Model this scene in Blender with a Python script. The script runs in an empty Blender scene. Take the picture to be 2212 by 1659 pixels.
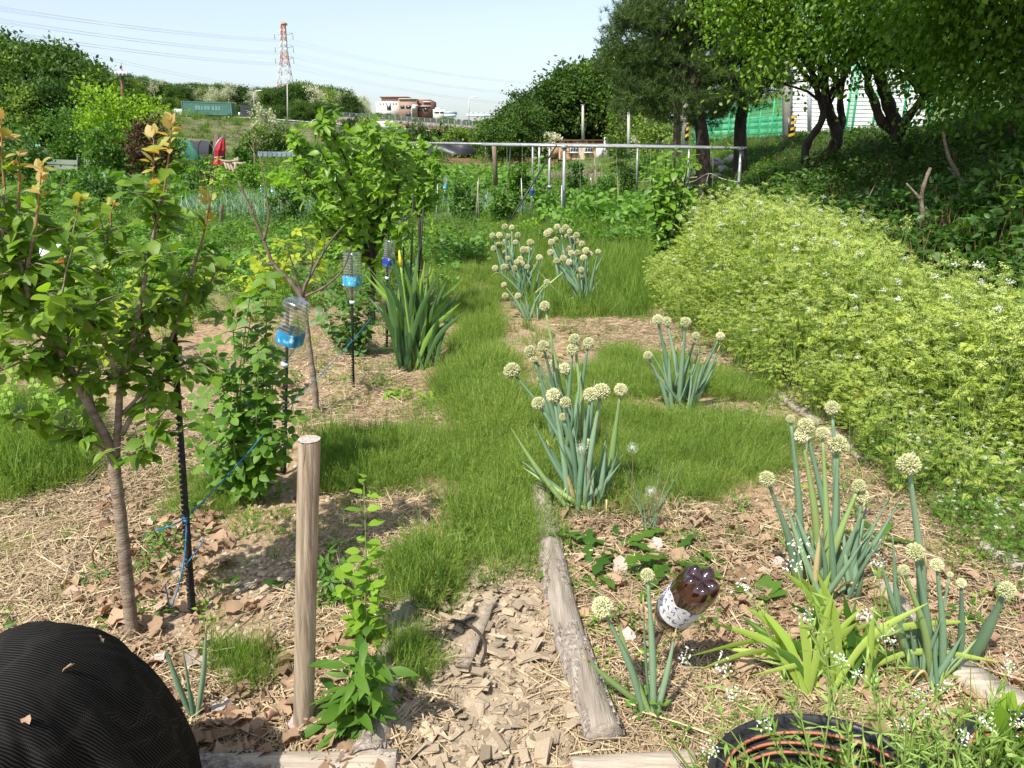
import bpy, math, random
import numpy as np
from mathutils import Vector

# ------------------------------------------------------------------ camera, light, exposure
SC = bpy.context.scene
ROOT = SC.collection
PITCH = math.radians(18.3)
EYE = 1.55
FPX = 1597.0                     # focal length measured in a 2212 px wide frame
cam_data = bpy.data.cameras.new('camera')
cam_data.sensor_width = 36.0
cam_data.lens = 36.0 * FPX / 2212.0
cam_data.clip_start = 0.05
cam_data.clip_end = 6000.0
cam = bpy.data.objects.new('camera', cam_data)
cam.location = (0, 0, EYE)
cam.rotation_euler = (math.pi / 2 - PITCH, 0, 0)
ROOT.objects.link(cam)
SC.camera = cam

SUN_EL = math.radians(55.0)
SUN_AZ = math.radians(215.0)     # compass-like, clockwise from +Y: behind the camera and to its left
world = bpy.data.worlds.new('World')
SC.world = world
world.use_nodes = True
wn = world.node_tree
for n in list(wn.nodes):
    wn.nodes.remove(n)
w_out = wn.nodes.new('ShaderNodeOutputWorld')
w_bg = wn.nodes.new('ShaderNodeBackground')
w_sky = wn.nodes.new('ShaderNodeTexSky')
w_sky.sky_type = 'NISHITA'
w_sky.sun_disc = False
w_sky.sun_elevation = SUN_EL
w_sky.sun_rotation = SUN_AZ
w_sky.altitude = 50.0
w_sky.air_density = 1.0
w_sky.dust_density = 1.4
w_sky.ozone_density = 4.5
w_bg.inputs['Strength'].default_value = 0.15
w_hs = wn.nodes.new('ShaderNodeHueSaturation')
w_hs.inputs['Saturation'].default_value = 0.62
wn.links.new(w_sky.outputs[0], w_hs.inputs['Color'])
wn.links.new(w_hs.outputs[0], w_bg.inputs['Color'])
wn.links.new(w_bg.outputs[0], w_out.inputs['Surface'])

sun_data = bpy.data.lights.new('sun', 'SUN')
sun_data.energy = 5.0
sun_data.angle = math.radians(0.53)
sun_data.color = (1.0, 0.95, 0.86)
sun = bpy.data.objects.new('sun', sun_data)
sd = Vector((math.sin(SUN_AZ) * math.cos(SUN_EL), math.cos(SUN_AZ) * math.cos(SUN_EL), math.sin(SUN_EL)))
sun.rotation_euler = sd.to_track_quat('Z', 'Y').to_euler()
sun.location = sd * 30
ROOT.objects.link(sun)

SC.view_settings.view_transform = 'Standard'
SC.view_settings.look = 'None'
SC.view_settings.exposure = 0.5
SC.view_settings.gamma = 1.0
SC.view_settings.use_curve_mapping = False
SC.render.engine = 'CYCLES'
SC.cycles.max_bounces = 6
SC.cycles.diffuse_bounces = 3
SC.cycles.glossy_bounces = 2
SC.cycles.transmission_bounces = 4
SC.cycles.transparent_max_bounces = 12
SC.cycles.use_denoising = True
SC.cycles.sample_clamp_indirect = 6.0

random.seed(11)
RNG = np.random.default_rng(11)
PI = math.pi

# ------------------------------------------------------------------ places: the photograph's measured directions turned into points
CP, SP_ = math.cos(PITCH), math.sin(PITCH)
def ray(px, py):
    x = (px - 1106.0) / FPX
    u = (829.5 - py) / FPX
    return np.array([x, CP + u * SP_, -SP_ + u * CP])
def at(px, py, Y):
    """the point seen in direction (px, py) that stands Y metres in front"""
    d = ray(px, py)
    t = Y / d[1]
    return np.array([d[0] * t, Y, EYE + d[2] * t])

def sstep(a, b, x):
    t = np.clip((np.asarray(x, float) - a) / (b - a), 0, 1)
    return t * t * (3 - 2 * t)

def G(x, y):
    """height of the ground"""
    x = np.asarray(x, float); y = np.asarray(y, float)
    z = -0.018 * np.clip(y - 5, 0, 55)
    z = z + 1.75 * sstep(3.6, 9.6, x) * (1 - 0.8 * sstep(34, 60, y) * (1 - sstep(11, 24, x)))
    # land behind the road embankment, then rising ground
    z = z + (np.interp(x, [-110, -85, -45, 0, 60], [7.4, 6.6, 4.7, .9, .5]) + .6) * sstep(176, 190, y)
    z = z + 5.0 * sstep(205, 330, y)
    # wooded hill on the left and on the right
    z = z + 26 * sstep(-42, -150, x) * sstep(25, 120, y) * (1 - .85 * sstep(130, 185, y))
    z = z + 12 * sstep(6, 60, x) * sstep(60, 100, y) * (1 - 0.8 * sstep(110, 160, y))
    # gentle unevenness
    w = 1 / (1 + 0.02 * y * y)
    z = z + 0.02 * np.sin(2.1 * x + 0.7) * np.cos(1.7 * y) + 0.012 * np.sin(5.3 * x + 1.9 * y)
    return z
def gz(x, y):
    return float(G(x, y))
def gp(px, py, lift=0.0):
    """the ground point seen in direction (px, py)"""
    d = ray(px, py)
    t = 0.3
    for _ in range(4000):
        p = np.array([0, 0, EYE]) + d * t
        gap = p[2] - gz(p[0], p[1])
        if gap < 0.002 or t > 3000:
            break
        t += max(gap * 0.5, 0.002)
    return np.array([p[0], p[1], gz(p[0], p[1]) + lift])

# ------------------------------------------------------------------ scene tree helpers
def link(o, parent=None):
    ROOT.objects.link(o)
    if parent is not None:
        o.parent = parent
    return o
def tag(o, label=None, cat=None, group=None, kind=None):
    if label: o['label'] = label
    if cat: o['category'] = cat
    if group: o['group'] = group
    if kind: o['kind'] = kind
    return o
def empty(name, loc, label=None, cat=None, group=None, rz=0.0):
    o = bpy.data.objects.new(name, None)
    o.location = tuple(float(v) for v in loc)
    o.rotation_euler = (0, 0, rz)
    o.empty_display_size = 0.1
    link(o)
    return tag(o, label, cat, group)
def place(name, mesh, parent=None, loc=(0, 0, 0), rot=(0, 0, 0), scale=1.0):
    o = bpy.data.objects.new(name, mesh)
    o.location = tuple(float(v) for v in loc)
    o.rotation_euler = tuple(float(v) for v in rot)
    o.scale = (scale,) * 3 if np.isscalar(scale) else tuple(float(v) for v in scale)
    return link(o, parent)
def copy_thing(o, loc, rz=0.0, scale=1.0, label=None):
    """a copy of a thing with copies of its parts and sub-parts"""
    r = o.copy(); ROOT.objects.link(r)
    r.location = tuple(float(v) for v in loc); r.rotation_euler = (0, 0, rz)
    r.scale = (scale,) * 3 if np.isscalar(scale) else tuple(float(v) for v in scale)
    if label: r['label'] = label
    for ch in o.children:
        c = ch.copy(); ROOT.objects.link(c); c.parent = r
        for g in ch.children:
            d = g.copy(); ROOT.objects.link(d); d.parent = c
    return r

# ------------------------------------------------------------------ mesh builder
def unit(v):
    v = np.asarray(v, float)
    n = np.linalg.norm(v, axis=-1, keepdims=True)
    return v / np.maximum(n, 1e-9)
def frames(d, n):
    """rotation matrices (N,3,3) whose columns are side, along (d), normal (n made square to d)"""
    d = unit(d); n = np.asarray(n, float)
    n = n - (n * d).sum(-1, keepdims=True) * d
    bad = np.linalg.norm(n, axis=-1) < 1e-5
    if bad.any():
        n[bad] = np.cross(d[bad], [0.3, 0.5, 0.8])
    n = unit(n)
    s = np.cross(d, n)
    return np.stack([s, d, n], axis=-1)

class Tpl:
    def __init__(self, verts, faces):
        self.v = np.asarray(verts, float)
        self.loops = np.array([i for f in faces for i in f], np.int32)
        self.sizes = np.array([len(f) for f in faces], np.int32)

class Geo:
    def __init__(self):
        self.V = []; self.L = []; self.S = []; self.M = []; self.A = []; self.n = 0
    def raw(self, v, loops, sizes, mi=0, a=0.5):
        v = np.asarray(v, float).reshape(-1, 3)
        k = len(sizes)
        self.V.append(v); self.L.append(np.asarray(loops, np.int64) + self.n); self.S.append(np.asarray(sizes, np.int32))
        self.M.append(np.broadcast_to(np.asarray(mi, np.int32), (k,)).copy())
        self.A.append(np.broadcast_to(np.asarray(a, float), (k,)).copy())
        self.n += len(v)
    def faces(self, v, faces, mi=0, a=0.5):
        self.raw(v, [i for f in faces for i in f], [len(f) for f in faces], mi, a)
    def inst(self, tpl, pos, rot, scale, mi=0, a=None):
        """many copies of a template: pos (N,3), rot (N,3,3), scale (N,) or (N,3)"""
        pos = np.asarray(pos, float).reshape(-1, 3); N = len(pos)
        if N == 0: return
        scale = np.asarray(scale, float)
        if scale.ndim == 0: scale = np.full(N, float(scale))
        if scale.ndim == 1: scale = np.repeat(scale[:, None], 3, 1)
        v = tpl.v[None] * scale[:, None, :]
        v = np.einsum('nij,nkj->nki', rot, v) + pos[:, None, :]
        nv = len(tpl.v)
        loops = (tpl.loops[None] + (np.arange(N) * nv)[:, None]).ravel()
        sizes = np.tile(tpl.sizes, N)
        if a is None: a = RNG.random(N)
        a = np.repeat(np.broadcast_to(np.asarray(a, float), (N,)), len(tpl.sizes))
        if np.ndim(mi) > 0: mi = np.repeat(np.asarray(mi), len(tpl.sizes))
        self.raw(v.reshape(-1, 3), loops, sizes, mi, a)
    def tube(self, pts, rad, k=6, mi=0, a=0.5, cap=True, squash=1.0, closed=False):
        P = np.asarray(pts, float); n = len(P)
        R = np.broadcast_to(np.asarray(rad, float), (n,))
        if closed:
            T = unit(np.roll(P, -1, 0) - np.roll(P, 1, 0))
        else:
            T = unit(np.gradient(P, axis=0))
        ref = np.array([0, 0, 1.0]) if abs(T[0][2]) < 0.9 else np.array([1.0, 0, 0])
        u = unit(np.cross(T[0], ref)); rings = []
        for i in range(n):
            u = unit(u - T[i] * np.dot(u, T[i]))
            w = np.cross(T[i], u)
            ang = np.arange(k) * 2 * PI / k
            rings.append(P[i] + R[i] * (np.cos(ang)[:, None] * u + squash * np.sin(ang)[:, None] * w))
        v = np.concatenate(rings)
        f = []
        for i in range(n if closed else n - 1):
            b0 = i * k; b1 = ((i + 1) % n) * k
            for j in range(k):
                j2 = (j + 1) % k
                f.append((b0 + j, b0 + j2, b1 + j2, b1 + j))
        if cap and not closed:
            f.append(tuple(range(k - 1, -1, -1))); f.append(tuple((n - 1) * k + j for j in range(k)))
        self.faces(v, f, mi, a)
    def box(self, c, s, mi=0, a=0.5, R=None, taper=1.0):
        hx, hy, hz = np.asarray(s, float) / 2
        v = np.array([(-hx, -hy, -hz), (hx, -hy, -hz), (hx, hy, -hz), (-hx, hy, -hz), (-hx * taper, -hy * taper, hz), (hx * taper, -hy * taper, hz), (hx * taper, hy * taper, hz), (-hx * taper, hy * taper, hz)])
        if R is not None: v = v @ np.asarray(R).T
        self.faces(v + np.asarray(c, float), [(0, 3, 2, 1), (4, 5, 6, 7), (0, 1, 5, 4), (1, 2, 6, 5), (2, 3, 7, 6), (3, 0, 4, 7)], mi, a)
    def lathe(self, prof, k=24, mi=0, a=0.5, c=(0, 0, 0), sq=None):
        """profile of (r, z); sq: superellipse roundness for squarish bottles"""
        ang = np.arange(k) * 2 * PI / k
        cx, sx = np.cos(ang), np.sin(ang)
        if sq:
            m = (np.abs(cx) ** sq + np.abs(sx) ** sq) ** (-1.0 / sq)
            cx, sx = cx * m, sx * m
        v = np.concatenate([np.stack([cx * r, sx * r, np.full(k, z)], 1) for r, z in prof]) + np.asarray(c, float)
        f = []
        for i in range(len(prof) - 1):
            for j in range(k):
                j2 = (j + 1) % k
                f.append((i * k + j, i * k + j2, (i + 1) * k + j2, (i + 1) * k + j))
        self.faces(v, f, mi, a)
    def mesh(self, name, mats, smooth=True):
        me = bpy.data.meshes.new(name)
        V = np.concatenate(self.V); L = np.concatenate(self.L); S = np.concatenate(self.S)
        me.vertices.add(len(V)); me.vertices.foreach_set('co', V.astype(np.float32).ravel())
        me.loops.add(len(L)); me.loops.foreach_set('vertex_index', L.astype(np.int32))
        me.polygons.add(len(S))
        st = np.zeros(len(S), np.int32); st[1:] = np.cumsum(S)[:-1]
        me.polygons.foreach_set('loop_start', st)
        me.polygons.foreach_set('loop_total', S)
        me.polygons.foreach_set('material_index', np.concatenate(self.M))
        me.polygons.foreach_set('use_smooth', np.full(len(S), bool(smooth)))
        at_ = me.attributes.new('v', 'FLOAT', 'FACE')
        at_.data.foreach_set('value', np.concatenate(self.A).astype(np.float32))
        for m in (mats if isinstance(mats, (list, tuple)) else [mats]):
            me.materials.append(m)
        me.update(calc_edges=True)
        return me
    def build(self, name, mats, parent=None, smooth=True, loc=(0, 0, 0)):
        if parent is not None and tuple(loc) == (0, 0, 0) and self.worldspace:
            off = np.array(parent.matrix_world.translation) if False else np.array(parent.location)
            self.V = [v - off for v in self.V]
        return place(name, self.mesh(name, mats, smooth), parent, loc)
    worldspace = True      # shapes are given in world coordinates and moved into the parent's frame (parents without rotation)

def local():
    g = Geo(); g.worldspace = False
    return g

# ------------------------------------------------------------------ geometry-nodes scatter for what nobody could count
_hidden = {}
def scatter(name, pos, rz, scale, protos, label, tilt=None, kind='stuff', idx=None, cat=None, up=None):
    """ONE object of kind stuff: copies of small clump meshes over points"""
    pos = np.asarray(pos, float); N = len(pos)
    key = tuple(m.name for m in protos)
    if key not in _hidden:
        col = bpy.data.collections.new('source_' + name)
        for i, m in enumerate(protos):
            o = bpy.data.objects.new('%02d_%s' % (i, m.name), m)
            col.objects.link(o)
        _hidden[key] = col
    col = _hidden[key]
    me = bpy.data.meshes.new(name)
    me.vertices.add(N); me.vertices.foreach_set('co', pos.astype(np.float32).ravel())
    r = np.zeros((N, 3)); r[:, 2] = rz
    if tilt is not None: r[:, :2] = tilt
    a = me.attributes.new('rot', 'FLOAT_VECTOR', 'POINT'); a.data.foreach_set('vector', r.astype(np.float32).ravel())
    a = me.attributes.new('size', 'FLOAT', 'POINT'); a.data.foreach_set('value', np.broadcast_to(scale, (N,)).astype(np.float32))
    if idx is None: idx = RNG.integers(0, len(protos), N)
    a = me.attributes.new('pick', 'INT', 'POINT'); a.data.foreach_set('value', np.asarray(idx, np.int32))
    me.update()
    ng = bpy.data.node_groups.new('scatter_' + name, 'GeometryNodeTree')
    ng.interface.new_socket('Geometry', in_out='INPUT', socket_type='NodeSocketGeometry')
    ng.interface.new_socket('Geometry', in_out='OUTPUT', socket_type='NodeSocketGeometry')
    N_ = ng.nodes.new
    gi, go = N_('NodeGroupInput'), N_('NodeGroupOutput')
    ci = N_('GeometryNodeCollectionInfo'); ci.inputs['Collection'].default_value = col
    ci.inputs['Separate Children'].default_value = True; ci.inputs['Reset Children'].default_value = True
    ip = N_('GeometryNodeInstanceOnPoints'); ip.inputs['Pick Instance'].default_value = True
    def na(n, t):
        q = N_('GeometryNodeInputNamedAttribute'); q.data_type = t; q.inputs['Name'].default_value = n
        return q.outputs[0]
    ng.links.new(gi.outputs[0], ip.inputs['Points'])
    ng.links.new(ci.outputs[0], ip.inputs['Instance'])
    ng.links.new(na('pick', 'INT'), ip.inputs['Instance Index'])
    e2r = N_('FunctionNodeEulerToRotation')
    ng.links.new(na('rot', 'FLOAT_VECTOR'), e2r.inputs[0])
    ng.links.new(e2r.outputs[0], ip.inputs['Rotation'])
    ng.links.new(na('size', 'FLOAT'), ip.inputs['Scale'])
    ng.links.new(ip.outputs[0], go.inputs[0])
    o = bpy.data.objects.new(name, me)
    link(o)
    md = o.modifiers.new('scatter', 'NODES'); md.node_group = ng
    tag(o, label, cat, None, kind)
    return o

# ------------------------------------------------------------------ materials
def nt(m):
    m.use_nodes = True
    t = m.node_tree
    for n in list(t.nodes): t.nodes.remove(n)
    return t
def lin(c):
    return tuple(c) + (1.0,) if len(c) == 3 else tuple(c)
def leaf_mat(name, c1, c2, trans=0.35, rough=0.5, spec=0.35, tint=(1.0, 1.15, 0.35), by='v', noise=0.0, c3=None):
    m = bpy.data.materials.new(name); t = nt(m); N = t.nodes.new; Lk = t.links.new
    out = N('ShaderNodeOutputMaterial'); mix = N('ShaderNodeMixShader'); pb = N('ShaderNodeBsdfPrincipled'); tr = N('ShaderNodeBsdfTranslucent')
    at_ = N('ShaderNodeAttribute'); at_.attribute_name = 'v'
    oi = N('ShaderNodeObjectInfo')
    ad = N('ShaderNodeMath'); ad.operation = 'ADD'
    sc = N('ShaderNodeMath'); sc.operation = 'MULTIPLY'; sc.inputs[1].default_value = 0.5
    Lk(at_.outputs['Fac'], ad.inputs[0]); Lk(oi.outputs['Random'], ad.inputs[1]); Lk(ad.outputs[0], sc.inputs[0])
    rp = N('ShaderNodeValToRGB'); e = rp.color_ramp.elements
    e[0].position = 0.12; e[0].color = lin(c1); e[1].position = 0.85; e[1].color = lin(c2)
    if c3 is not None:
        q = rp.color_ramp.elements.new(0.95); q.color = lin(c3)
    Lk(sc.outputs[0], rp.inputs[0])
    Lk(rp.outputs[0], pb.inputs['Base Color'])
    pb.inputs['Roughness'].default_value = rough; pb.inputs['Specular IOR Level'].default_value = spec
    mu = N('ShaderNodeMix'); mu.data_type = 'RGBA'; mu.blend_type = 'MULTIPLY'; mu.inputs[0].default_value = 1.0
    Lk(rp.outputs[0], mu.inputs[6]); mu.inputs[7].default_value = (tint[0] * 1.5, tint[1] * 1.5, tint[2] * 1.5, 1)
    Lk(mu.outputs[2], tr.inputs['Color'])
    mix.inputs[0].default_value = trans
    Lk(pb.outputs[0], mix.inputs[1]); Lk(tr.outputs[0], mix.inputs[2]); Lk(mix.outputs[0], out.inputs['Surface'])
    return m
def mat(name, c1, c2=None, scale=8.0, rough=0.8, metal=0.0, bump=0.0, bscale=None, spec=0.3, stretch=(1, 1, 1), detail=5.0, lo=0.35, hi=0.65, vary=0.0, coat=0.0, alpha=None, bdist=0.01):
    """two colours mixed by noise, optional bump and per-piece brightness variation"""
    m = bpy.data.materials.new(name); t = nt(m); N = t.nodes.new; Lk = t.links.new
    out = N('ShaderNodeOutputMaterial'); pb = N('ShaderNodeBsdfPrincipled')
    pb.inputs['Roughness'].default_value = rough; pb.inputs['Metallic'].default_value = metal
    pb.inputs['Specular IOR Level'].default_value = spec
    if coat: pb.inputs['Coat Weight'].default_value = coat
    tc = N('ShaderNodeTexCoord'); mp = N('ShaderNodeMapping'); mp.inputs['Scale'].default_value = stretch
    Lk(tc.outputs['Object'], mp.inputs[0])
    ns = N('ShaderNodeTexNoise'); ns.inputs['Scale'].default_value = scale; ns.inputs['Detail'].default_value = detail
    Lk(mp.outputs[0], ns.inputs['Vector'])
    rp = N('ShaderNodeValToRGB'); e = rp.color_ramp.elements
    e[0].position = lo; e[0].color = lin(c1); e[1].position = hi; e[1].color = lin(c2 or c1)
    Lk(ns.outputs[0], rp.inputs[0])
    col = rp.outputs[0]
    if vary:
        at_ = N('ShaderNodeAttribute'); at_.attribute_name = 'v'
        oi = N('ShaderNodeObjectInfo'); ad = N('ShaderNodeMath'); ad.operation = 'ADD'
        Lk(at_.outputs['Fac'], ad.inputs[0]); Lk(oi.outputs['Random'], ad.inputs[1])
        mr = N('ShaderNodeMapRange'); mr.inputs[1].default_value = 0; mr.inputs[2].default_value = 2
        mr.inputs[3].default_value = 1 - vary; mr.inputs[4].default_value = 1 + vary
        Lk(ad.outputs[0], mr.inputs[0])
        hs = N('ShaderNodeHueSaturation'); Lk(col, hs.inputs['Color']); Lk(mr.outputs[0], hs.inputs['Value'])
        col = hs.outputs[0]
    Lk(col, pb.inputs['Base Color'])
    if bump:
        b = N('ShaderNodeBump'); b.inputs['Strength'].default_value = bump; b.inputs['Distance'].default_value = bdist
        n2 = N('ShaderNodeTexNoise'); n2.inputs['Scale'].default_value = bscale or scale * 3; n2.inputs['Detail'].default_value = 6
        Lk(mp.outputs[0], n2.inputs['Vector']); Lk(n2.outputs[0], b.inputs['Height']); Lk(b.outputs[0], pb.inputs['Normal'])
    Lk(pb.outputs[0], out.inputs['Surface'])
    m['_pb'] = 1
    return m
# ------------------------------------------------------------------ colours of things
M = {}
M['bark'] = mat('bark', (.085, .062, .045), (.19, .15, .115), 14, .9, bump=.6, stretch=(1, 1, .35), vary=.2)
M['bark_light'] = mat('bark_light', (.16, .115, .08), (.30, .24, .18), 22, .85, bump=.5, stretch=(1, 1, 2.5), vary=.2)
M['bark_dark'] = mat('bark_dark', (.03, .022, .017), (.075, .055, .042), 10, .9, bump=.6, stretch=(1, 1, .3))
M['wood'] = mat('weathered_wood', (.26, .20, .145), (.40, .33, .25), 9, .85, bump=.5, bscale=40, stretch=(6, 6, .5), vary=.25)
M['wood_x'] = mat('weathered_wood_lengthwise', (.30, .25, .20), (.48, .41, .33), 9, .85, bump=.5, bscale=40, stretch=(.5, 7, 7), vary=.25)
M['wood_y'] = mat('weathered_log_wood', (.23, .19, .15), (.40, .345, .285), 7, .85, bump=.6, bscale=30, stretch=(8, .6, 8), vary=.2)
M['bark_flake'] = mat('flaking_bark', (.22, .175, .14), (.46, .40, .34), 55, .95, bump=1.0, bscale=90, vary=.35)
M['apricot'] = leaf_mat('apricot_leaf', (.085, .17, .016), (.27, .40, .04), .45, .48, .4)
M['apricot_young'] = leaf_mat('apricot_young_leaf', (.30, .38, .06), (.48, .34, .13), .42, .5, .35, tint=(1.1, .9, .4))
M['plum'] = leaf_mat('plum_leaf', (.065, .16, .018), (.22, .36, .04), .38, .42, .4)
M['shrub'] = leaf_mat('shrub_leaf', (.055, .14, .015), (.17, .30, .035), .38, .5, .35)
M['shrub2'] = leaf_mat('dense_shrub_leaf', (.035, .10, .015), (.10, .20, .028), .3, .45, .4)
M['yellow_shrub'] = leaf_mat('yellow_shrub_leaf', (.22, .32, .02), (.42, .46, .035), .4, .5, .3)
M['horsetail'] = leaf_mat('horsetail_stem', (.10, .18, .026), (.29, .385, .08), .32, .6, .25, c3=(.42, .40, .15))
M['grass'] = leaf_mat('grass_blade', (.07, .15, .02), (.19, .29, .04), .35, .55, .3, c3=(.35, .33, .10))
M['weed'] = leaf_mat('weed_leaf', (.045, .12, .015), (.14, .26, .03), .33, .5, .35)
M['weed_bright'] = leaf_mat('bright_weed_leaf', (.14, .27, .02), (.27, .42, .05), .4, .5, .3)
M['potato'] = leaf_mat('potato_leaf', (.07, .17, .025), (.18, .33, .05), .33, .5, .35)
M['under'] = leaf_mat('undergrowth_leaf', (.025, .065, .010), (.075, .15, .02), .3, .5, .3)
M['parsley_low'] = leaf_mat('cow_parsley_low_leaf', (.06, .15, .02), (.17, .29, .04), .33, .55, .3)
M['parsley'] = leaf_mat('cow_parsley_leaf', (.19, .28, .04), (.46, .52, .12), .35, .6, .2)
M['umbel'] = leaf_mat('umbel_floret', (.42, .48, .12), (.62, .66, .26), .3, .7, .2)
M['umbel_white'] = leaf_mat('white_umbel_floret', (.75, .77, .65), (.85, .87, .78), .25, .7, .2, tint=(1, 1, .9))
M['onion'] = leaf_mat('onion_stalk', (.13, .235, .14), (.24, .36, .22), .14, .5, .45)
M['onion_pale'] = leaf_mat('pale_onion_stalk', (.22, .34, .12), (.34, .45, .16), .15, .42, .45)
M['onion_dry'] = leaf_mat('dry_onion_leaf', (.50, .38, .16), (.66, .54, .28), .25, .7, .2, tint=(1, .8, .5))
M['head'] = leaf_mat('onion_flower', (.46, .47, .24), (.74, .72, .47), .22, .7, .2, tint=(1, 1, .7))
M['head_core'] = leaf_mat('onion_flower_core', (.20, .24, .09), (.32, .34, .15), .1, .7, .2)
M['iris'] = leaf_mat('iris_leaf', (.035, .09, .03), (.10, .19, .05), .25, .42, .45)
M['iris_light'] = leaf_mat('iris_flower_stalk', (.20, .34, .05), (.26, .42, .07), .25, .45, .4)
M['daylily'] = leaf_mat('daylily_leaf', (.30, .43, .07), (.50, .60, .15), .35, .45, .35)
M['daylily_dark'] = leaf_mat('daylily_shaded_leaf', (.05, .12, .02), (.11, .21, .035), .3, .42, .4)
M['pods'] = leaf_mat('seed_pod', (.20, .33, .06), (.34, .46, .13), .3, .5, .3)
M['petal_white'] = leaf_mat('small_white_petal', (.75, .77, .70), (.85, .87, .8), .25, .7, .2, tint=(1, 1, .9))
M['straw'] = mat('straw', (.26, .185, .105), (.50, .385, .24), 30, .8, vary=.55)
M['dead_leaf'] = leaf_mat('dead_leaf', (.20, .125, .075), (.44, .31, .20), .15, .8, .2, tint=(1, .6, .35), c3=(.52, .44, .40))
M['chip'] = mat('wood_chip', (.22, .165, .11), (.50, .40, .28), 25, .85, bump=.5, bscale=120, stretch=(6, 1, 1), vary=.5, bdist=.002)
M['stone'] = mat('stone', (.40, .33, .23), (.60, .50, .36), 20, .9, bump=.5, vary=.25)
M['pine'] = leaf_mat('pine_needle', (.022, .052, .012), (.115, .175, .04), .2, .55, .3)
M['forest'] = leaf_mat('woodland_leaf', (.022, .06, .010), (.085, .15, .02), .25, .6, .25)
M['forest_light'] = leaf_mat('locust_leaf', (.08, .15, .022), (.20, .28, .05), .3, .6, .25)
M['blossom'] = leaf_mat('white_blossom', (.30, .34, .18), (.66, .66, .48), .3, .7, .2, tint=(1, 1, .8))
M['lime_tree'] = leaf_mat('lime_green_leaf', (.13, .25, .012), (.34, .48, .025), .35, .5, .3)
M['red_tree'] = leaf_mat('dark_red_leaf', (.05, .035, .018), (.13, .08, .04), .3, .5, .3, tint=(1, .5, .3))
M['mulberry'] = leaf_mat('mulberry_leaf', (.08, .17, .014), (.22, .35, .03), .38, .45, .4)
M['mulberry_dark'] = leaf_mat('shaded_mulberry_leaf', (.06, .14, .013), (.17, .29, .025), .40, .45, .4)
M['stem_green'] = mat('green_stem', (.12, .20, .04), (.20, .28, .07), 20, .6)
M['stem_red'] = mat('reddish_shoot', (.22, .10, .05), (.32, .17, .07), 20, .6)
M['stem_brown'] = mat('brown_stem', (.16, .10, .05), (.26, .17, .09), 20, .8)

# ------------------------------------------------------------------ leaf shapes
def leaf_tpl(width=.5, fold=.22, curl=.15, st=4, belly=.42, tip=1.0, petiole=0.0, wave=0.0):
    """a leaf 1 long along y with its midrib folded and its tip curling down"""
    v, f = [], []
    t = np.linspace(0, 1, st + 1)
    for i, u in enumerate(t):
        if u < belly: w = math.sin(u / belly * PI / 2) ** .7 if u > 0 else 0
        else: w = math.cos((u - belly) / (1 - belly) * PI / 2) ** (1.0 * tip)
        w *= width / 2
        y = u; z = -curl * u * u
        if i in (0, st):
            v.append((0, y, z))
        else:
            e = fold * w + wave * width * math.sin(u * 9)
            v += [(-w, y, z + e), (0, y, z), (w, y, z + e)]
    # faces
    def row(i): return 1 + (i - 1) * 3
    f.append((0, row(1) + 1, row(1))); f.append((0, row(1) + 2, row(1) + 1))
    for i in range(1, st - 1):
        a, b = row(i), row(i + 1)
        f.append((a, a + 1, b + 1, b)); f.append((a + 1, a + 2, b + 2, b + 1))
    a = row(st - 1); e = len(v) - 1
    f.append((a, a + 1, e)); f.append((a + 1, a + 2, e))
    if petiole:
        k = len(v)
        v += [(-.012, -petiole, petiole * .3), (.012, -petiole, petiole * .3), (.012, 0, 0), (-.012, 0, 0)]
        f.append((k, k + 1, k + 2, k + 3))
        v = [(x, y + petiole, z) for x, y, z in v]
    return Tpl(v, f)
def blade_tpl(bend=.2, st=3, w0=1.0, fold=0.0, wm=None):
    """a strip 1 long along y and 1 wide at its foot; scale x for width"""
    v, f = [], []
    for i in range(st + 1):
        u = i / st
        w = (1 - u ** 2.2) * .5 * (wm(u) if wm else 1)
        y = u * (1 - .25 * bend * u); z = -bend * u * u
        if i == st: v.append((0, y, z))
        else: v += [(-w, y, z), (w, y, z)]
    for i in range(st - 1):
        a = 2 * i; f.append((a, a + 1, a + 3, a + 2))
    a = 2 * (st - 1); f.append((a, a + 1, 2 * st))
    return Tpl(v, f)
L_OV = leaf_tpl(.62, .22, .25, 5, .40, .9, petiole=.16)
L_OV2 = leaf_tpl(.55, .35, .45, 5, .40, .9, petiole=.16, wave=.03)
L_OV3 = leaf_tpl(.66, .10, .10, 5, .42, .8, petiole=.16)
L_LANCE = leaf_tpl(.34, .25, .35, 5, .45, 1.0, petiole=.08)
L_SM = leaf_tpl(.55, .25, .2, 3, .42, 1.0)
L_SML = leaf_tpl(.38, .2, .2, 3, .42, 1.0)
L_TINY = Tpl([(0, 0, 0), (.3, .5, .08), (0, 1, -.05), (-.3, .5, .08)], [(0, 1, 2, 3)])
L_NARROW = Tpl([(0, 0, 0), (.16, .45, .04), (0, 1, -.08), (-.16, .45, .04)], [(0, 1, 2, 3)])
B1, B2, B3 = blade_tpl(.08, 3), blade_tpl(.3, 4), blade_tpl(.7, 5)

def rdir(n, up=0.0):
    d = unit(RNG.normal(size=(n, 3))); d[:, 2] += up
    return unit(d)
def fill(g, tpls, pos, d, nrm, size, mi=0, a=None, ws=1.0):
    """leaves of mixed templates"""
    N = len(pos); k = RNG.integers(0, len(tpls), N)
    R = frames(d, nrm); size = np.broadcast_to(size, (N,))
    S = np.stack([size * ws, size, size], 1)
    if a is None: a = RNG.random(N)
    for i, t in enumerate(tpls):
        q = k == i
        mm = np.asarray(mi)[q] if np.ndim(mi) else mi
        g.inst(t, pos[q], R[q], S[q], mm, a[q])

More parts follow.
